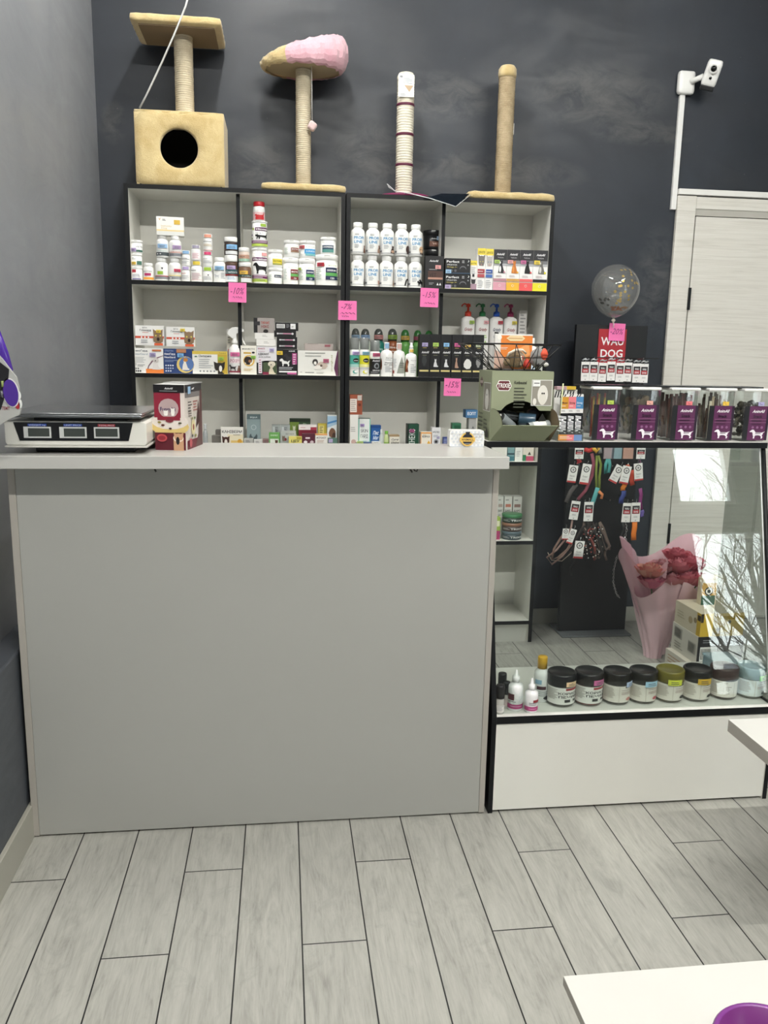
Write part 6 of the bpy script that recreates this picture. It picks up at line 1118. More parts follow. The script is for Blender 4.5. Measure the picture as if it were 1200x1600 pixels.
# ================================================================== dog gear stand with its top sign
o = empty('display_stand', (1.533, 3.74, 0), 0, 'black floor stand with a red WAU DOG panel hung with harnesses', 'stand'); SB = M('#101215', .5)
MB().box(-.178, .178, -.085, .12, 0, .010, M('#84898c', .25, .3)).build('base_plate', o, bevel=.002)
MB().box(-.174, .174, -.012, .012, .0122, 1.505, SB).build('back_panel', o, bevel=.001)
mb = MB(); lx0, lx1, lz0, lz1 = 1.468 - 1.533, 1.603 - 1.533, 1.322, 1.487
mb.box(lx0, lx1, -.0155, -.0125, lz0, lz1, M('#a8202c', .45)); decorate(mb, [('t',.5,.56,.22,'WAU','#f2f0f0',.82,'b'),('t',.5,.22,.22,'DOG','#f2f0f0',.8,'b')], lambda u, v, e: (lx0 + u, -.0155 - e, lz0 + v), lx1 - lx0, lz1 - lz0); mb.build('logo_panel', o)
for hx in (-.14, -.02, .09):
    for z in (1.352, .862, .70): MB().tube([(hx, -.012, z), (hx, -.17, z), (hx, -.176, z + .006)], .0022, CHROME, 6).build('hook', o)
MB().tube([(-.165, -.155, 1.356), (.172, -.155, 1.356)], .002, BLACK, 6).build('rail', o)
b = note('bright pink note reading -20% stuck over the WAU DOG logo', 1.5525, 1.4734, 3.7205, .078, .080, [('t',.5,.38,.34,'-20%','#8a2a64',.84,'i')], .03)
# confetti balloon on its stick
o = empty('confetti_balloon', (1.5234, 3.70, 1.512), 0, 'clear balloon with gold confetti on a stick above the WAU DOG sign', 'balloon')
R0 = .109; zc = 1.6651 - 1.512; prof = []
for i in range(25): t = PI * i / 24; r = math.sin(t) * R0; z = -math.cos(t) * R0 * (1.18 if t < PI/2 else 1.02); prof.append((max(r * (1 - .12 * max(0, math.cos(t)) ** 2), .0), zc + z))
prof[0] = (.004, prof[0][1] - .004)
MB().lathe(prof, BALLOONM, seg=40).build('balloon_skin', o)
MB().lathe([(.004, prof[0][1]), (.010, prof[0][1] - .006), (.005, prof[0][1] - .014), (.003, prof[0][1] - .02)], M('#d8cfc0', .5), seg=12).build('knot', o)
MB().tube([(0, 0, prof[0][1] - .018), (.002, -.003, .0), (.002, -.0, -.02)], .0022, M('#d8d6d0', .5), 6).build('stick', o)
rr = random.Random(5); mb = MB(); mk = MB()
def disc(mb, th, ph, r, m):
    n = Vector((math.cos(ph) * math.sin(th), math.cos(ph) * -math.cos(th), math.sin(ph))); c = Vector((0, 0, zc)) + n * R0 * .965; u = n.cross(Vector((0, 0, 1))).normalized(); v = n.cross(u)
    mb.face([tuple(c + u * math.cos(a * PI/5) * r + v * math.sin(a * PI/5) * r) for a in range(10)], m)
GOLD = M('#e0bc4a', .3, .6); 
for q in range(14): disc(mb, rr.uniform(-.1, .9), rr.uniform(.1, .95), .0062, GOLD)
for q in range(14): disc(mb, rr.uniform(-.4, .4), rr.uniform(-.75, .1), .0062, GOLD)
for q in range(26): disc(mb, rr.uniform(-.6, .8), rr.uniform(-1.15, -.9), .0062, M('#b9782c', .35, .5))
for q in range(9): disc(mb, rr.uniform(-1.2, -.7), rr.uniform(-.85, -.45), .0062, M('#171512', .4))
mb.build('confetti', o)

# cards and harnesses hanging on the stand
CW_ = M('#eceae8', .45)
def card(name, label, px, z0, z1, w_, Y, tilt=0, back=False, group=None, cat='tag', extra=None, hang=None):
    h = z1 - z0; o = empty(name, (px, Y, z1), 0, label, cat, group, ry=tilt)
    mb = MB(); mb.box(-w_/2, w_/2, -.0008, .0008, -h, 0, CW_)
    d = [('r',.08,.42,.92,.84,'#17171a'),('r',.14,.44,.86,.64,'#b0242e'),('t',.5,.66,.1,'WAU','#f2f0f0',.5,'b'),('t',.5,.48,.1,'DOG','#f2f0f0',.5,'b'),('l',.25,.28,.8,2,.05,'#9a9a9c'),('c',.5,.08,.05,'#17171a')] if not back else [('c',.5,.74,.34,'#1a1a1c'),('c',.5,.74,.25,'#e8e6e4'),('c',.5,.74,.12,'#8a8c8e'),('t',.5,.34,.1,'Factor','#55565a',.6,'i'),('l',.2,.24,.8,2,.05,'#a9a9ab'),('r',0,0,1,.1,'#b83a3a')]
    decorate(mb, d, lambda u, v, e: (u - w_/2, -.0008 - e, v - h), w_, h); mb.build('card', o)
    MB().tube([(0, 0, -.004), (0, .0, .008), (.004, .004, .014), (0, .006, .018)], .0012, CHROME, 6).build('hook_loop', o)
    if extra: extra(o, h)
    return o
WG = 'white WAU DOG cards in the row under the sign'
for i, (xc, y0, y1) in enumerate(((914.5, 562, 591), (928.5, 562, 591), (942, 563, 592), (955.5, 561, 591), (969, 563, 592), (982, 563, 591.5), (995, 564, 592), (1007.5, 564, 592))):
    pos = ['leftmost', 'second from the left', 'third from the left', 'fourth from the left', 'fourth from the right', 'third from the right', 'second from the right', 'rightmost'][i]
    X_, = [[1.3497, 1.3915, 1.432, 1.4725, 1.5132, 1.5524, 1.5918, 1.6297][i]]
    z1 = [1.336, 1.336, 1.333, 1.339, 1.334, 1.336, 1.332, 1.331][i]
    def lead(o, h): 
        MB().tube([(-.014, .004, .006), (-.004, .002, .012), (.008, .004, .008), (.018, .004, .012)], .0035, M('#c9cccf', .3, .7), 6).build('metal_clasp', o); MB().tube([(.002, .012, -.004), (.006, .014, -h*.5), (.002, .012, -h - .01)], .004, M('#131316', .6), 6, flat=.4).build('black_strap', o)
    card('leash_card', 'white and red leash card, %s in the row under the sign' % pos, X_, z1 - .085, z1, .038, 3.56 + .004*(i % 2), tilt=.02*((i*7) % 3 - 1), group=WG, extra=lead)

def strap(name, pts, col, w_=.007, parent=None, flat=.25): return MB().tube(pts, w_, M(col, .6), 8, flat=flat).build(name, parent)
def harness(label, px, py0, py1, w_, back, tilt, straps, group='harness and collar cards hanging behind the showcase glass'): pass
HG = 'harness cards hanging behind the showcase glass'
HY = 3.54
def hz(*a): return a
def hcard(label, x, z1, z0, back, tilt, straps=(), w_=.042, Y=HY):
    def ex(o, h):
        for nm, pts, col, sw in straps: strap(nm, [(a, b + .006, c) for a, b, c in pts], col, sw, o)
    return card('harness', label, x, z0, z1, w_, Y, tilt, back, HG, 'harness', ex)
def dn(x, z, L, wob=.01): return [(x, 0, z), (x + wob, 0, z - L*.3), (x - wob*.6, 0, z - L*.65), (x + wob*.4, 0, z - L)]
hcard('harness card at the top left behind the glass, above the red-footed cards', 1.339, 0.9502, 0.9005, False, 0, [('webbing', dn(0, .0, .07), '#a83038', .006)])
hcard('harness card at the top right behind the glass, next to the pale packets', 1.6335, 0.9513, 0.9011, False, 0, [('webbing', dn(-.005, -.05, .05), '#6c3c5c', .004)])
hcard('red-footed card with a ring emblem, leftmost of the upper group', 1.3184, 0.8711, 0.7913, True, .12, [('webbing', dn(.02, .01, .10), '#1d1e22', .007), ('ring', dn(.022, .03, .03), '#b83a3c', .005)])
hcard('red-footed card with a ring emblem, second of the upper left group', 1.3818, 0.877, 0.7823, True, .14, [('webbing', [(.012, 0, .05), (.03, 0, .01), (.035, 0, -.05), (.02, 0, -.12), (-.01, 0, -.17)], '#8c4454', .008), ('grey_webbing', [(-.03, .004, -.10), (-.05, .004, -.14), (-.062, .004, -.19)], '#55504f', .011)])
hcard('fanned red-footed cards on the right column, left card', 1.5415, 0.8683, 0.785, True, .45, [('webbing', dn(.03, .02, .06), '#c8542c', .009)])
hcard('fanned red-footed cards on the right column, middle card', 1.5701, 0.869, 0.7857, True, .18, [('orange_webbing', dn(.008, -.08, .035, .003), '#d87c2c', .012), ('navy_webbing', dn(.014, -.115, .06, .004), '#2c3a78', .012)], Y=3.53)
hcard('fanned red-footed cards on the right column, right card', 1.6238, 0.8803, 0.7998, True, -.12, [('red_webbing', dn(-.03, -.03, .07, .004), '#b8402c', .012), ('magenta_webbing', dn(.008, -.12, .10, .004), '#7c2c6a', .009), ('violet_tip', dn(.012, -.225, .03, .003), '#6a5aa4', .010)])
hcard('white card with black and red print in the middle left group', 1.3398, 0.7049, 0.6176, False, .12, [('patterned_webbing', [(0, 0, -.08), (.0, 0, -.13), (-.02, 0, -.19), (-.05, 0, -.24), (-.09, 0, -.28), (-.06, 0, -.31), (-.02, 0, -.27), (.02, 0, -.20)], '#8c7068', .005)])
hcard('white card with a big black and red print, right one of the middle left group', 1.3979, 0.7025, 0.6121, False, 0, [('webbing', dn(.0, -.08, .10), '#2a2624', .008)], w_=.044, Y=3.53)
hcard('white card with black and red print, left one of the middle right pair', 1.5874, 0.6947, 0.6036, False, .03, [('black_webbing', dn(-.01, -.09, .12), '#1a1a1c', .007)])
hcard('white card with black and red print, right one of the middle right pair', 1.6253, 0.6984, 0.6074, False, -.02, [('orange_webbing', dn(.0, -.09, .09, .002), '#e07c2c', .013)], Y=3.53)
hcard('small grey-backed card amid the patterned harness, upper left of the low group', 1.299, 0.5756, 0.524, True, .05, [('patterned_webbing', [(.01, 0, .0), (-.02, 0, -.05), (-.045, 0, -.10), (-.05, 0, -.15), (-.02, 0, -.14), (.02, 0, -.10), (.04, 0, -.05)], '#7c6258', .006)], w_=.03)
hcard('tilted grey card beside the patterned harness loop', 1.3377, 0.5723, 0.5022, True, .3, w_=.03, straps=[('cord', [(.01, 0, -.05), (.03, 0, -.11), (.0, 0, -.16), (-.05, 0, -.17), (-.08, 0, -.14)], '#b8a898', .0015)])
hcard('lowest white card with ring emblem and red foot in the left column', 1.3652, 0.5195, 0.4369, True, .08, [('black_webbing', dn(-.02, -.07, .10), '#151517', .008)], w_=.045, Y=3.525)
# bundles without a card of their own
def bundle(name, label, cat, loc, parts):
    o = empty(name, loc, 0, label, cat)
    for nm, pts, col, sw, fl in parts: MB().tube(pts, sw, M(col, .6), 8, flat=fl).build(nm, o)
    return o
bundle('leash', 'olive green leash looped on the stand behind the glass', 'leash', (1.4349, 3.55, 0.9141), [('webbing', [(0, 0, 0), (.015, 0, -.04), (.012, 0, -.10), (.018, .003, -.17), (.004, .004, -.17), (-.004, .004, -.08), (-.006, .002, 0)], '#7c8a3a', .006, .35), ('orange_clip', [(.012, -.004, -.165), (.03, -.004, -.18), (.026, -.004, -.20)], '#d88450', .007, .6)])
bundle('collar', 'teal coiled collar hanging next to the olive leash', 'collar', (1.4848, 3.55, 0.9024), [('webbing', [(0, 0, 0), (.008, 0, -.03), (.006, 0, -.065), (-.010, 0, -.07), (-.012, 0, -.03), (-.004, 0, 0)], '#4c9c9a', .008, .35)])
bundle('collar', 'turquoise strap hanging above the middle left cards', 'collar', (1.4423, 3.55, 0.7656), [('webbing', [(0, 0, 0), (-.008, 0, -.03), (-.016, 0, -.06), (-.03, 0, -.10)], '#5aa6a8', .011, .3)])
bundle('collar', 'red and yellow collars bunched at the top of the left column', 'collar', (1.3844, 3.545, 0.9557), [('red_webbing', [(-.02, 0, -.012), (0, -.004, -.018), (.02, 0, -.012)], '#c03434', .010, .5), ('yellow_webbing', [(.018, -.008, -.004), (.034, -.012, -.022), (.046, -.008, -.010), (.040, 0, .006)], '#d8a83a', .009, .5), ('grey_webbing', [(.05, 0, 0), (.056, 0, -.03)], '#8a8c8e', .010, .5)])
for i, (px, c, nm) in enumerate(((952, '#d8c8cc', 'pale lilac'), (964, '#b8d4dc', 'pale blue'), (982, '#e8c0b0', 'peach'))):
    x_, z_ = [(1.4839, 0.9555), (1.5207, 0.9556), (1.5759, 0.9558)][i]
    MB().box(-.024, .024, -.004, .004, -.055, .02, glass('tinted_packet_%d' % i, c, .08, .1, .55, c)).build('accessory_packet', None, (x_, 3.55, z_), 0, nm + ' translucent packet hanging at the top behind the glass', 'packet', 'translucent packets on the stand')
def chain(name, label, pts, r, col):
    P_ = [Vector(p) for p in pts]; mb = MB(); L = [0]
    for a_, b_ in zip(P_, P_[1:]): L.append(L[-1] + (b_ - a_).length)
    n = int(L[-1] / (r * 2.3)); o0 = P_[0]
    for i in range(n):
        s = L[-1] * (i + .5) / n; k = max(j for j in range(len(L)) if L[j] <= s); k = min(k, len(P_) - 2); t = (s - L[k]) / (L[k+1] - L[k]); c = P_[k].lerp(P_[k+1], t) - o0; d_ = (P_[k+1] - P_[k]).normalized(); u = Vector((1, 0, 0)) if i % 2 else Vector((.3, 1, 0)).normalized(); u = (u - d_ * u.dot(d_)).normalized()
        mb.tube([tuple(c + d_ * math.sin(a_ * PI/4) * r * 1.7 + u * math.cos(a_ * PI/4) * r) for a_ in range(8)], r * .32, col, 6, closed=True)
    return mb.build(name, None, tuple(o0), 0, label, 'chain', 'metal chain leads on the stand')
chain('chain_lead', 'short silver chain lead below the middle right cards', [(1.588, 3.55, 0.6015), (1.5972, 3.55, 0.5647), (1.5906, 3.55, 0.5279), (1.6051, 3.55, 0.503)], .005, CHROME)
chain('chain_lead', 'long pale chain lead hanging left of the bouquet', [(1.5594, 3.55, 0.4417), (1.5487, 3.55, 0.3733), (1.5503, 3.55, 0.3106), (1.5704, 3.55, 0.2535), (1.5878, 3.55, 0.2342)], .004, CHROME)
mb = MB(); rr = random.Random(9)
for i in range(34):
    x0_, z0_ = rr.uniform(-.05, .04), rr.uniform(-.02, .02); pts = [(x0_, rr.uniform(-.02, .02), z0_)]
    for j in range(5): p = pts[-1]; pts.append((p[0] + rr.uniform(-.018, .022), p[1] + rr.uniform(-.008, .008), p[2] - rr.uniform(.02, .035)))
    mb.tube(pts, .006, M(rr.choice(['#24201f', '#3a3230', '#151517', '#6a5a52', '#1c1a1a', '#7a3a34']), .6), 6, flat=.5)
for i in range(60): blob(mb, (rr.uniform(-.05, .05), rr.uniform(-.03, -.02), rr.uniform(-.15, .0)), .003, M(rr.choice(['#d8d0c4', '#c9c9cc', '#a8988a', '#b84a40']), .4), seed=i)
mb.build('leash_bundle', None, (1.4312, 3.56, 0.5824), 0, 'dense dark patterned bundle of leashes and chains under the cards', 'leash')

# ================================================================== standing behind the showcase: bouquet, cartons
o = empty('rose_bouquet', (1.7092, 3.39, 0), 0, 'bouquet of dusty pink roses in pale pink wrapping paper standing behind the showcase', 'bouquet')
PAPER = glass('pink_wrapping_paper', '#ecc8d2', .05, .25, .72, '#ecc0cc'); PAP3 = glass('front_wrapping_paper', '#f4dce2', .05, .3, .88, '#f0ccd6'); PAP2 = glass('pale_wrapping_paper', '#f0d4da', .05, .25, .6, '#e6c4cc')
def cone(z0, z1, r0, r1, m, a0, a1, seed, cx=0, lean=0, nm='wrapping_sheet', yk=.62, wav=.02):
    rr = random.Random(seed); ph = rr.uniform(0, 6); mb = MB(); nu, nv = 36, 14; V_ = []
    for j in range(nv + 1):
        t = j / nv; 
        for i in range(nu + 1):
            s = i / nu; a_ = a0 + (a1 - a0) * s; r = r0 + (r1 - r0) * t ** 1.25; wv = wav * t * math.sin(a_ * 5 + ph) + .3 * wav * math.sin(a_ * 11 + t * 6); edge = 1 + .12 * math.sin(s * PI * 3 + ph) * t ** 4
            V_.append((cx + (r + wv) * math.cos(a_) + lean * t, yk * (r + wv) * math.sin(a_), z0 + (z1 - z0) * t * edge))
    mb.mesh(V_, [(j*(nu+1)+i, j*(nu+1)+i+1, (j+1)*(nu+1)+i+1, (j+1)*(nu+1)+i) for j in range(nv) for i in range(nu)], m, True); return mb.build(nm, o)
cone(.0, .505, .035, .185, PAPER, -.2, PI + .2, 2, .0, .0); cone(.0, .47, .030, .20, PAPER, PI*.80, PI*1.42, 5, 0, .0, yk=.75); cone(.0, .355, .040, .150, PAP3, PI*.9, PI*1.75, 8, -.01, .0, yk=.95, wav=.012); cone(.02, .36, .045, .170, PAP3, PI*1.5, PI*2.15, 4, .0, .02, yk=.95, wav=.014)
def rose(x, y, z, r, c1, c2, seed):
    rr = random.Random(seed); mb = MB(); m1, m2 = M(c1, .7), M(c2, .7)
    for ring in range(5):
        k = 3 + ring; rad = r * (.18 + .2 * ring); 
        for i in range(k):
            a_ = 2*PI*i/k + ring*.7 + rr.uniform(-.2, .2); V_ = []
            for u in range(6):
                for v in range(5):
                    s = (u/5 - .5) * 2.3 * (1.0 if ring else 1.5) * PI / k; t = v/4; rr_ = rad * (1 + .35*t*t*(ring/4 + .2)) * (.55 + .45*min(1, t*2)); zz_ = r * (-.75 + 1.45*t - .13*ring*t - .25*abs(s)*t)
                    V_.append((x + rr_*math.cos(a_+s), y + rr_*math.sin(a_+s), z + zz_ + .002*math.sin(s*9)))
            mb.mesh(V_, [(u*5+v, (u+1)*5+v, (u+1)*5+v+1, u*5+v+1) for u in range(5) for v in range(4)], m1 if (ring+i) % 2 else m2, True)
    f = mb.build('rose', o)
    MB().tube([(x, y, z - r*.7), (x*.4, y*.4, z*.5), (x*.1, y*.1, .03)], .003, M('#4a6a3c', .6), 6).build('stem', f)
rs = [(-.115, -.075, .405, .040, '#d89c8c', '#cc7c74'), (-.110, -.085, .345, .036, '#d07c8c', '#c0607a'), (.115, -.065, .345, .036, '#dc7c8a', '#c86478'), (.06, -.07, .37, .038, '#e08a94', '#cc6c7c'), (.03, -.05, .42, .038, '#e08a94', '#c86c7a'), (.09, -.03, .43, .038, '#da7a88', '#c45e70'), (.00, -.06, .355, .036, '#d09098', '#c07880'), (-.03, -.02, .41, .036, '#d098a0', '#c48088'), (.05, .02, .45, .038, '#dc7c88', '#c46070'), (.12, .01, .40, .036, '#da7a88', '#c45e70')]
for i, q in enumerate(rs): rose(q[0], q[1] - .045, max(q[2], .36) + .045, q[3] * 1.25, q[4], q[5], i)
mb = MB()
for i in range(10): a_ = i * 1.3; mb.face([(.0 + .05*math.cos(a_), -.05 + .03*math.sin(a_), .36), (.05*math.cos(a_) + .02, -.06, .41), (.06*math.cos(a_), -.055 + .03*math.sin(a_), .45), (.05*math.cos(a_) - .02, -.05, .40)], M('#4c6a48', .6))
mb.build('leaves', o)

def fbox(label, x, y, z, w_, d_, h_, rz, front, left, fd, ld, top=None, group=None):
    mb = MB(); mb.box(-w_/2, w_/2, -d_/2, d_/2, 0, h_, M(front, .45), left=M(left, .45), top=M(top or left, .45)); decorate(mb, fd, flat_map(w_, -d_/2), w_, h_); decorate(mb, ld, lambda u, v, e: (-w_/2 - e, d_/2 - u, v), d_, h_)
    return mb.build('carton_box', None, (x, y, z), rz, label, 'box', group)
fbox('pale orange-marked carton, lowest of the stack behind the showcase', 1.770, 3.095, 0, .215, .205, .115, .06, '#d8d0c4', '#d8d2c6', [('r',0,.3,1,.5,'#d88a5a')], [('l',.1,.8,.8,5,.12,'#b89a80'),('r',.5,.2,.95,.4,'#d8783c')])
BARC = [('r',.62,.15,.95,.6,'#e6e6e2')] + [('r',.64+.03*i,.2,.655+.03*i,.55,'#222') for i in range(10)]
fbox('black-fronted carton with a white barcode, middle of the stack', 1.790, 3.100, .1155, .205, .205, .118, .04, '#17171a', '#cfccc2', [('r',.06,.1,.42,.62,'#e6e6e2'),*[('r',.08+.03*i,.16,.095+.03*i,.56,'#222') for i in range(11)],('l',.1,.86,.5,2,.08,'#8a8a8c')], [('r',.08,.5,.4,.9,'#a8a59c'),*[('r',.1+.03*i,.55,.112+.03*i,.86,'#4a4a48') for i in range(9)],('r',.66,.3,.95,.7,'#a8a59c'),*[('r',.68+.03*i,.34,.692+.03*i,.66,'#4a4a48') for i in range(8)],('l',.15,.35,.55,3,.1,'#9a978e')])
fbox('yellow-fronted carton with a leafy ring, top of the stack', 1.788, 3.098, .234, .195, .20, .098, .05, '#d8b43a', '#cdc4ae', [('e',.52,.5,.16,.34,'#e8c860'),('e',.52,.5,.11,.24,'#d8b43a'),('e',.42,.3,.05,.1,'#2c2c20'),('e',.66,.62,.04,.08,'#3c3c20'),('r',.0,.62,.06,1,'#3a3020'),('t',.5,.1,.1,'animal','#3a3020',.4)], [('e',.62,.5,.08,.16,'#a89878'),('e',.8,.6,.06,.12,'#8a7a5c'),('r',.86,0,1,1,'#c9a634'),('r',.88,.66,1,.9,'#3a3020'),('l',.1,.6,.5,3,.12,'#b0a890')])
o = empty('food_pack', (1.806, 3.13, .3325), .0, 'green, white and amber food packet on top of the yellow-fronted carton', 'packet')
mb = MB(); mb.box(-.052, .052, -.018, .018, 0, .115, M('#d8ccb0', .4)); decorate(mb, [('r',0,0,.6,.36,'#2f5a44'),('r',0,.36,.62,.84,'#c89a3c'),('c',.3,.52,.18,'#1c2420'),('c',.3,.52,.13,'#d8d4c4'),('c',.3,.52,.08,'#2c3430'),('r',.0,.84,1,.94,'#e2dcc8'),('l',.66,.7,.95,6,.08,'#8a7a5c')], flat_map(.104, -.018), .104, .115); mb.build('packet_body', o)
mb = MB(); mb.box(-.05, .05, -.004, .004, .1152, .128, M('#e0d8c4', .4)); mb.build('crimped_top', o)
o = empty('carrier_bag', (1.46, 3.10, 0), 0, 'black bag with a purple strap and red clips lying on the floor behind the showcase', 'bag')
mb = MB(); blob(mb, (0, 0, .022), .1, M('#16151a', .5), (1.15, .7, .22), 3, .04); mb.build('bag_body', o)
MB().tube([(-.04, -.09, .03), (.0, -.10, .075), (.05, -.085, .098), (.10, -.05, .085), (.12, .0, .03)], .012, M('#7a4a96', .5), 8, flat=.3).build('purple_strap', o)
mb = MB(); mb.box(.03, .085, -.13, -.11, .02, .05, M('#b82c34', .45)); mb.box(-.05, -.01, -.125, -.11, .012, .03, M('#b82c34', .45)); mb.build('red_clips', o)

# ================================================================== on the display board inside the showcase
def small(label, x, w_, h_, Y, body, cap, caph, deco=(), capr=.8, drop=False, group=None):
    r = w_/2; o = empty('care_bottle', (x, Y + r, .310), 0, label, 'bottle', group); bh = h_ * (1 - caph)
    mb = MB(); mb.lathe([(r*.9, 0), (r, .003), (r, bh*.76), (r*.92, bh*.9), (r*capr*.9, bh*.98), (r*capr*.9, bh)], body, seg=28); decorate(mb, deco, cyl_map(r, .003), w_, bh*.74); mb.build('bottle_body', o)
    c = MB(); ch = h_ * caph; cr = r * capr
    if drop: c.lathe([(cr, 0), (cr, ch*.42), (cr*.55, ch*.5), (cr*.34, ch*.9), (cr*.2, ch), (0, ch)], cap, c=(0, 0, bh + .0002), seg=20)
    else: c.lathe([(cr, 0), (cr, ch*.92), (cr*.92, ch), (0, ch)], cap, c=(0, 0, bh + .0002), seg=24)
    c.build('cap', o); return o
MAG = [('r',.0,.08,1,.30,'#b0447c'),('r',.04,.5,.36,.8,'#5c2c34'),('l',.1,.42,.45,1,.06,'#44464a'),('r',.55,.34,.9,.7,'#dfe0e2'),('l',.2,.2,.8,1,.05,'#f0c8dc')]
small('small clear bottle with a black cap, foremost at the left end of the display board', 0.6358, .027, .088, 2.185, M('#b5b3ae', .2), M('#17181a', .4), .46, [('r',.1,.1,.9,.7,'#d8d6d2'),('l',.2,.6,.8,4,.12,'#8a8a8a')], .98)
small('small bottle with a black cap behind the clear one, tallest black cap', 0.6573, .026, .100, 2.245, M('#a9a7a3', .2), M('#17181a', .4), .5, (), 1.0)
small('small bottle with a black cap and pinkish label, right of the clear one', 0.6648, .023, .082, 2.222, M('#b9b3b0', .25), M('#17181a', .4), .46, [('r',.1,.2,.9,.8,'#c9b4b4')], .96)
small('white dropper bottle with a magenta band, the taller of two', 0.6892, .046, .125, 2.20, M('#f0eff0', .3), M('#f0f0f0', .3), .3, MAG, .5, True, 'white dropper bottles')
small('white dropper bottle with a magenta band, the shorter of two', 0.7335, .040, .103, 2.185, M('#f0eff0', .3), M('#f0f0f0', .3), .34, [('r',.0,.08,1,.34,'#b0447c'),('r',.5,.6,.95,.76,'#8c2c34'),('l',.3,.55,.9,2,.1,'#77787c'),('l',.3,.2,.8,1,.06,'#f0c8dc')], .5, True, 'white dropper bottles')
small('white bottle with a golden yellow cap behind the shorter dropper bottle', 0.7877, .048, .142, 2.255, M('#eceded', .3), M('#dba92c', .35), .26, [('r',.1,.72,.4,.9,'#8fb4cc'),('r',.2,.5,.6,.64,'#4a2c34'),('l',.3,.4,.9,3,.08,'#9a9ca0'),('e',.7,.16,.2,.08,'#26262a')], .62)
JG = 'round cookie and treat jars in the showcase'
def cookie(label, x, Y, content, lid, lab, stc, W_=.082, H_=.100, lab_col='#e6e0d8'):
    r = W_/2; o = empty('cookie_jar', (x, Y + r, .310), 0, label, 'jar', JG); bh = H_ * .74
    mb = MB(); mb.lathe([(r*.9, 0), (r, .005), (r, bh*.94), (r*.94, bh)], glass('jar_plastic', '#e8e6e2', .05, .04, .12, '#cfcac2') if 'jar_plastic' not in bpy.data.materials else bpy.data.materials['jar_plastic'], seg=36); mb.build('jar_body', o)
    mb = MB(); mb.lathe([(r*.86, .003), (r*.955, .007), (r*.955, bh*.86), (0, bh*.88)], content, seg=28); mb.build('contents', o)
    mb = MB(); mp = cyl_map(r, bh*.14, cover=.97); decorate(mb, [('r',.0,.0,1,.98,lab_col)] + lab, wrap(mp, .0005), W_, bh*.72); mb.build('label', o)
    mb = MB(); ch = H_ * .36; mb.lathe([(r*1.02, 0), (r*1.05, .002), (r*1.05, ch*.9), (r*1.0, ch), (r*.9, ch*1.0), (r*.86, ch*.92), (0, ch*.92)], lid, c=(0, 0, H_ - ch), seg=40); mb.build('lid', o)
    if stc: sticker(o, cyl_map(r*1.05, H_ - ch), W_, ch, *stc)
    return o
BLK = M('#161618', .35); KP = [('r',.5,.82,.9,.95,'#a02c34'),('t',.64,.58,.13,'КОРИСНЕ','#26262a',.62,'b'),('t',.64,.38,.13,'ПЕЧИВО','#26262a',.6,'b'),('l',.04,.85,.36,8,.08,'#a8a49c'),('r',.48,.14,.62,.3,'#3a3a3a'),('r',.7,.18,.8,.3,'#4a4a48'),('c',.9,.2,.05,'#b05058')]
def plainlab(c): return [('r',.6,.86,.8,.96,'#3a3038'),('l',.5,.72,.92,1,.05,'#8a6a6a'),('l',.5,.6,.9,3,.06,'#a89088'),('l',.06,.82,.4,8,.08,'#b4aca2'),('r',.44,.02,.45,.96,'#c4bcb0'),('s','lump',.62,.1,.78,.3,c)]
cx_ = [0.8425, 0.9295, 1.0194, 1.1049, 1.1922, 1.2814, 1.3765, 1.4666]
cookie('black-lidded jar lettered КОРИСНЕ ПЕЧИВО with dark contents and cream sticker', cx_[0], 2.213, M('#3a3230', .7), BLK, KP, (.66,.3,.28,'#e8c8a0'), .084, .102, '#eceae6')
cookie('black-lidded jar lettered КОРИСНЕ ПЕЧИВО with red contents and pink sticker', cx_[1], 2.213, M('#8c2024', .6), BLK, KP, (.66,.36,.3,'#c86a9c'), .084, .102, '#eceae6')
cookie('black-lidded jar with a beige label and pale blue sticker right of the red-filled jar', cx_[2], 2.214, M('#4a4440', .7), BLK, plainlab('#c88a80'), (.78,.12,.3,'#b8c8e8'))
cookie('black-lidded jar with a sky blue sticker left of the olive-lidded jar', cx_[3], 2.214, M('#5a504a', .7), BLK, plainlab('#c0606a'), (.6,.1,.34,'#a8d0e8'))
cookie('olive-lidded jar with a yellow-green sticker', cx_[4], 2.214, M('#6a6048', .7), M('#6c6424', .4), plainlab('#2a2a2c'), (.5,.16,.34,'#d8e04a'))
cookie('black-lidded jar with a golden yellow sticker right of the olive-lidded one', cx_[5], 2.214, M('#4c4a44', .7), BLK, plainlab('#222224'), (.56,.16,.36,'#d8b03a'))
cookie('brown-filled jar turned so its small print shows', cx_[6], 2.222, M('#4c2c26', .7), M('#4a3a3a', .4), [('l',.06,.86,.55,9,.08,'#8a7c70'),('r',.6,.02,.61,.96,'#c4bcb0'),('s','lump',.75,.1,.9,.24,'#7a7a6a')], None)
cookie('pale jar with a mint sticker at the right end', cx_[7], 2.222, M('#a9b0ae', .6), M('#8fa4a8', .4), plainlab('#6c7478'), (.7,.2,.32,'#8cd87c'), lab_col='#e2e8e8')
o = empty('clear_storage_tub', (1.437, 2.372, .310), 0, 'clear bluish plastic tub with a lid behind the right-hand jars', 'tub')
TUB = glass('bluish_tub_plastic', '#d4e6ee', .07, .08, .3, '#c4d8e2'); mb = MB()
for q in ((-.040, .044, -.06, -.058, 0, .070), (-.040, .044, .058, .06, 0, .070), (-.040, -.038, -.058, .058, 0, .070), (.042, .044, -.058, .058, 0, .070), (-.038, .042, -.058, .058, 0, .002)): mb.box(*q, TUB)
mb.build('tub_shell', o); MB().box(-.043, .047, -.064, .064, .0702, .079, TUB).build('lid', o, bevel=.003)
MB().box(-.03, .034, -.03, .05, 0, .04, M('#3c3e40', .7)).build('dark_contents', None, (1.437, 2.372, .3125), 0, 'dark folded goods inside the clear bluish tub', 'goods')

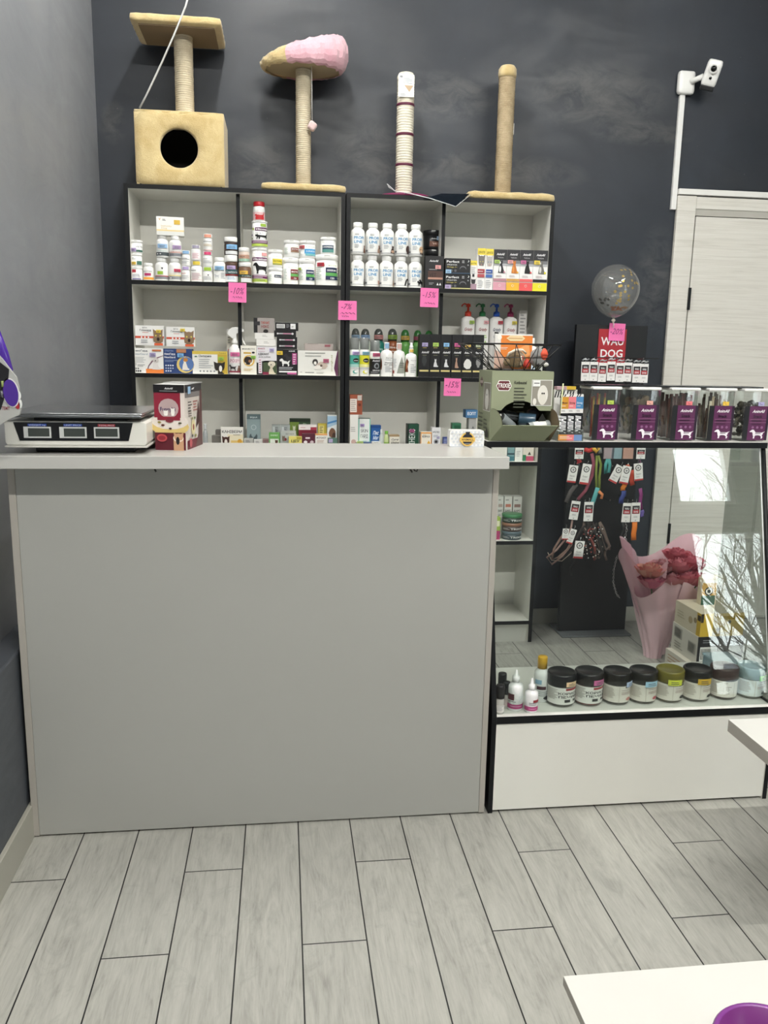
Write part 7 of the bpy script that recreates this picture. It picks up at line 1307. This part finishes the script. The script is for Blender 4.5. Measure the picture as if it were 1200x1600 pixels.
# ================================================================== hanging advert by the left wall
def ax(px, z): return px
o = empty('hanging_advert', (-0.6352, 2.0, 1.2388), 0, 'grey cardboard advert with purple oval hanging at the left edge beside the scale', 'sign')
X0, Z0 = -0.6352, 1.2388
q = [(-0.6841, 1.3835), (-0.6405, 1.3266), (-0.6278, 1.3065), (-0.6123, 1.2848), (-0.6081, 1.2613), (-0.6072, 1.2094), (-0.6108, 1.1974), (-0.6358, 1.1868), (-0.6567, 1.1732), (-0.7001, 1.1639)]
MB().prism([(a_ - X0, b_ - Z0) for a_, b_ in q][::-1], -.004, .004, M('#aeaeab', .5)).build('cardboard', o)
mb = MB(); q = [(-0.6841, 1.3547), (-0.6448, 1.3179), (-0.6262, 1.3022), (-0.6318, 1.2612), (-0.6509, 1.2094), (-0.6958, 1.1942)]
mb.prism([(a_ - X0, b_ - Z0) for a_, b_ in q][::-1], -.006, -.0045, M('#1d1c20', .4)); 
for (u, v, r_, c) in ((-0.6427, 1.2686, .007, '#8a9a5a'), (-0.6457, 1.2451, .008, '#6a6a70')): mb.tube([(u - X0, -.0066, v - Z0 - r_), (u - X0, -.0066, v - Z0 + r_)], .003, M(c, .5), 8)
mb.build('dark_photo_band', o)
def ov(cx, cz, rx, rz_, tilt, y, m, nm, n=24):
    mb = MB(); mb.prism([(cx - X0 + rx*math.cos(t)*math.cos(tilt) - rz_*math.sin(t)*math.sin(tilt), cz - Z0 + rx*math.cos(t)*math.sin(tilt) + rz_*math.sin(t)*math.cos(tilt)) for t in [2*PI*k/n for k in range(n)]], y - .0012, y, m); return mb.build(nm, o)
ov(-0.6258, 1.2483, .0185, .034, .1, -.0048, M('#dcdad8', .5), 'oval_rim'); ov(-0.6258, 1.2483, .0165, .031, .1, -.0062, M('#4a2c8c', .4), 'purple_oval')
ov(-0.6127, 1.2204, .0052, .0095, 0, -.0045, M('#a83038', .4), 'red_badge'); ov(-0.6077, 1.2426, .004, .009, 0, -.0045, M('#e6e6e4', .4), 'white_badge'); ov(-0.6061, 1.2234, .0036, .010, 0, -.0045, M('#e6e6e4', .4), 'white_badge')
mb = MB(); decorate(mb, [('t',.5,.4,.5,'TEMY','#8c3a44',.9,'b')], lambda u, v, e: (-0.6496 - X0 + u, -.0045 - e, 1.2023 - Z0 + v), .020, .016); mb.build('lettering', o)
mb = MB(); mb.tube([(-0.7033 - X0, .02, 1.4045 - Z0), (-0.6682 - X0, .012, 1.3723 - Z0), (-0.6514 - X0, .012, 1.3323 - Z0), (-0.6369 - X0, .014, 1.2976 - Z0), (-0.6381 - X0, .016, 1.28 - Z0)], .03, M('#4a2a94', .25, 0, .4), 16, rad=[.026, .030, .024, .015, .006], flat=.5); mb.build('purple_swoosh', o)
MB().tube([(-0.6653 - X0, .012, 1.3838 - Z0), (-0.6653 - X0, .012, 3.72 - Z0)], .0012, M('#c9c9c9', .5), 6).build('hanging_cord', o)
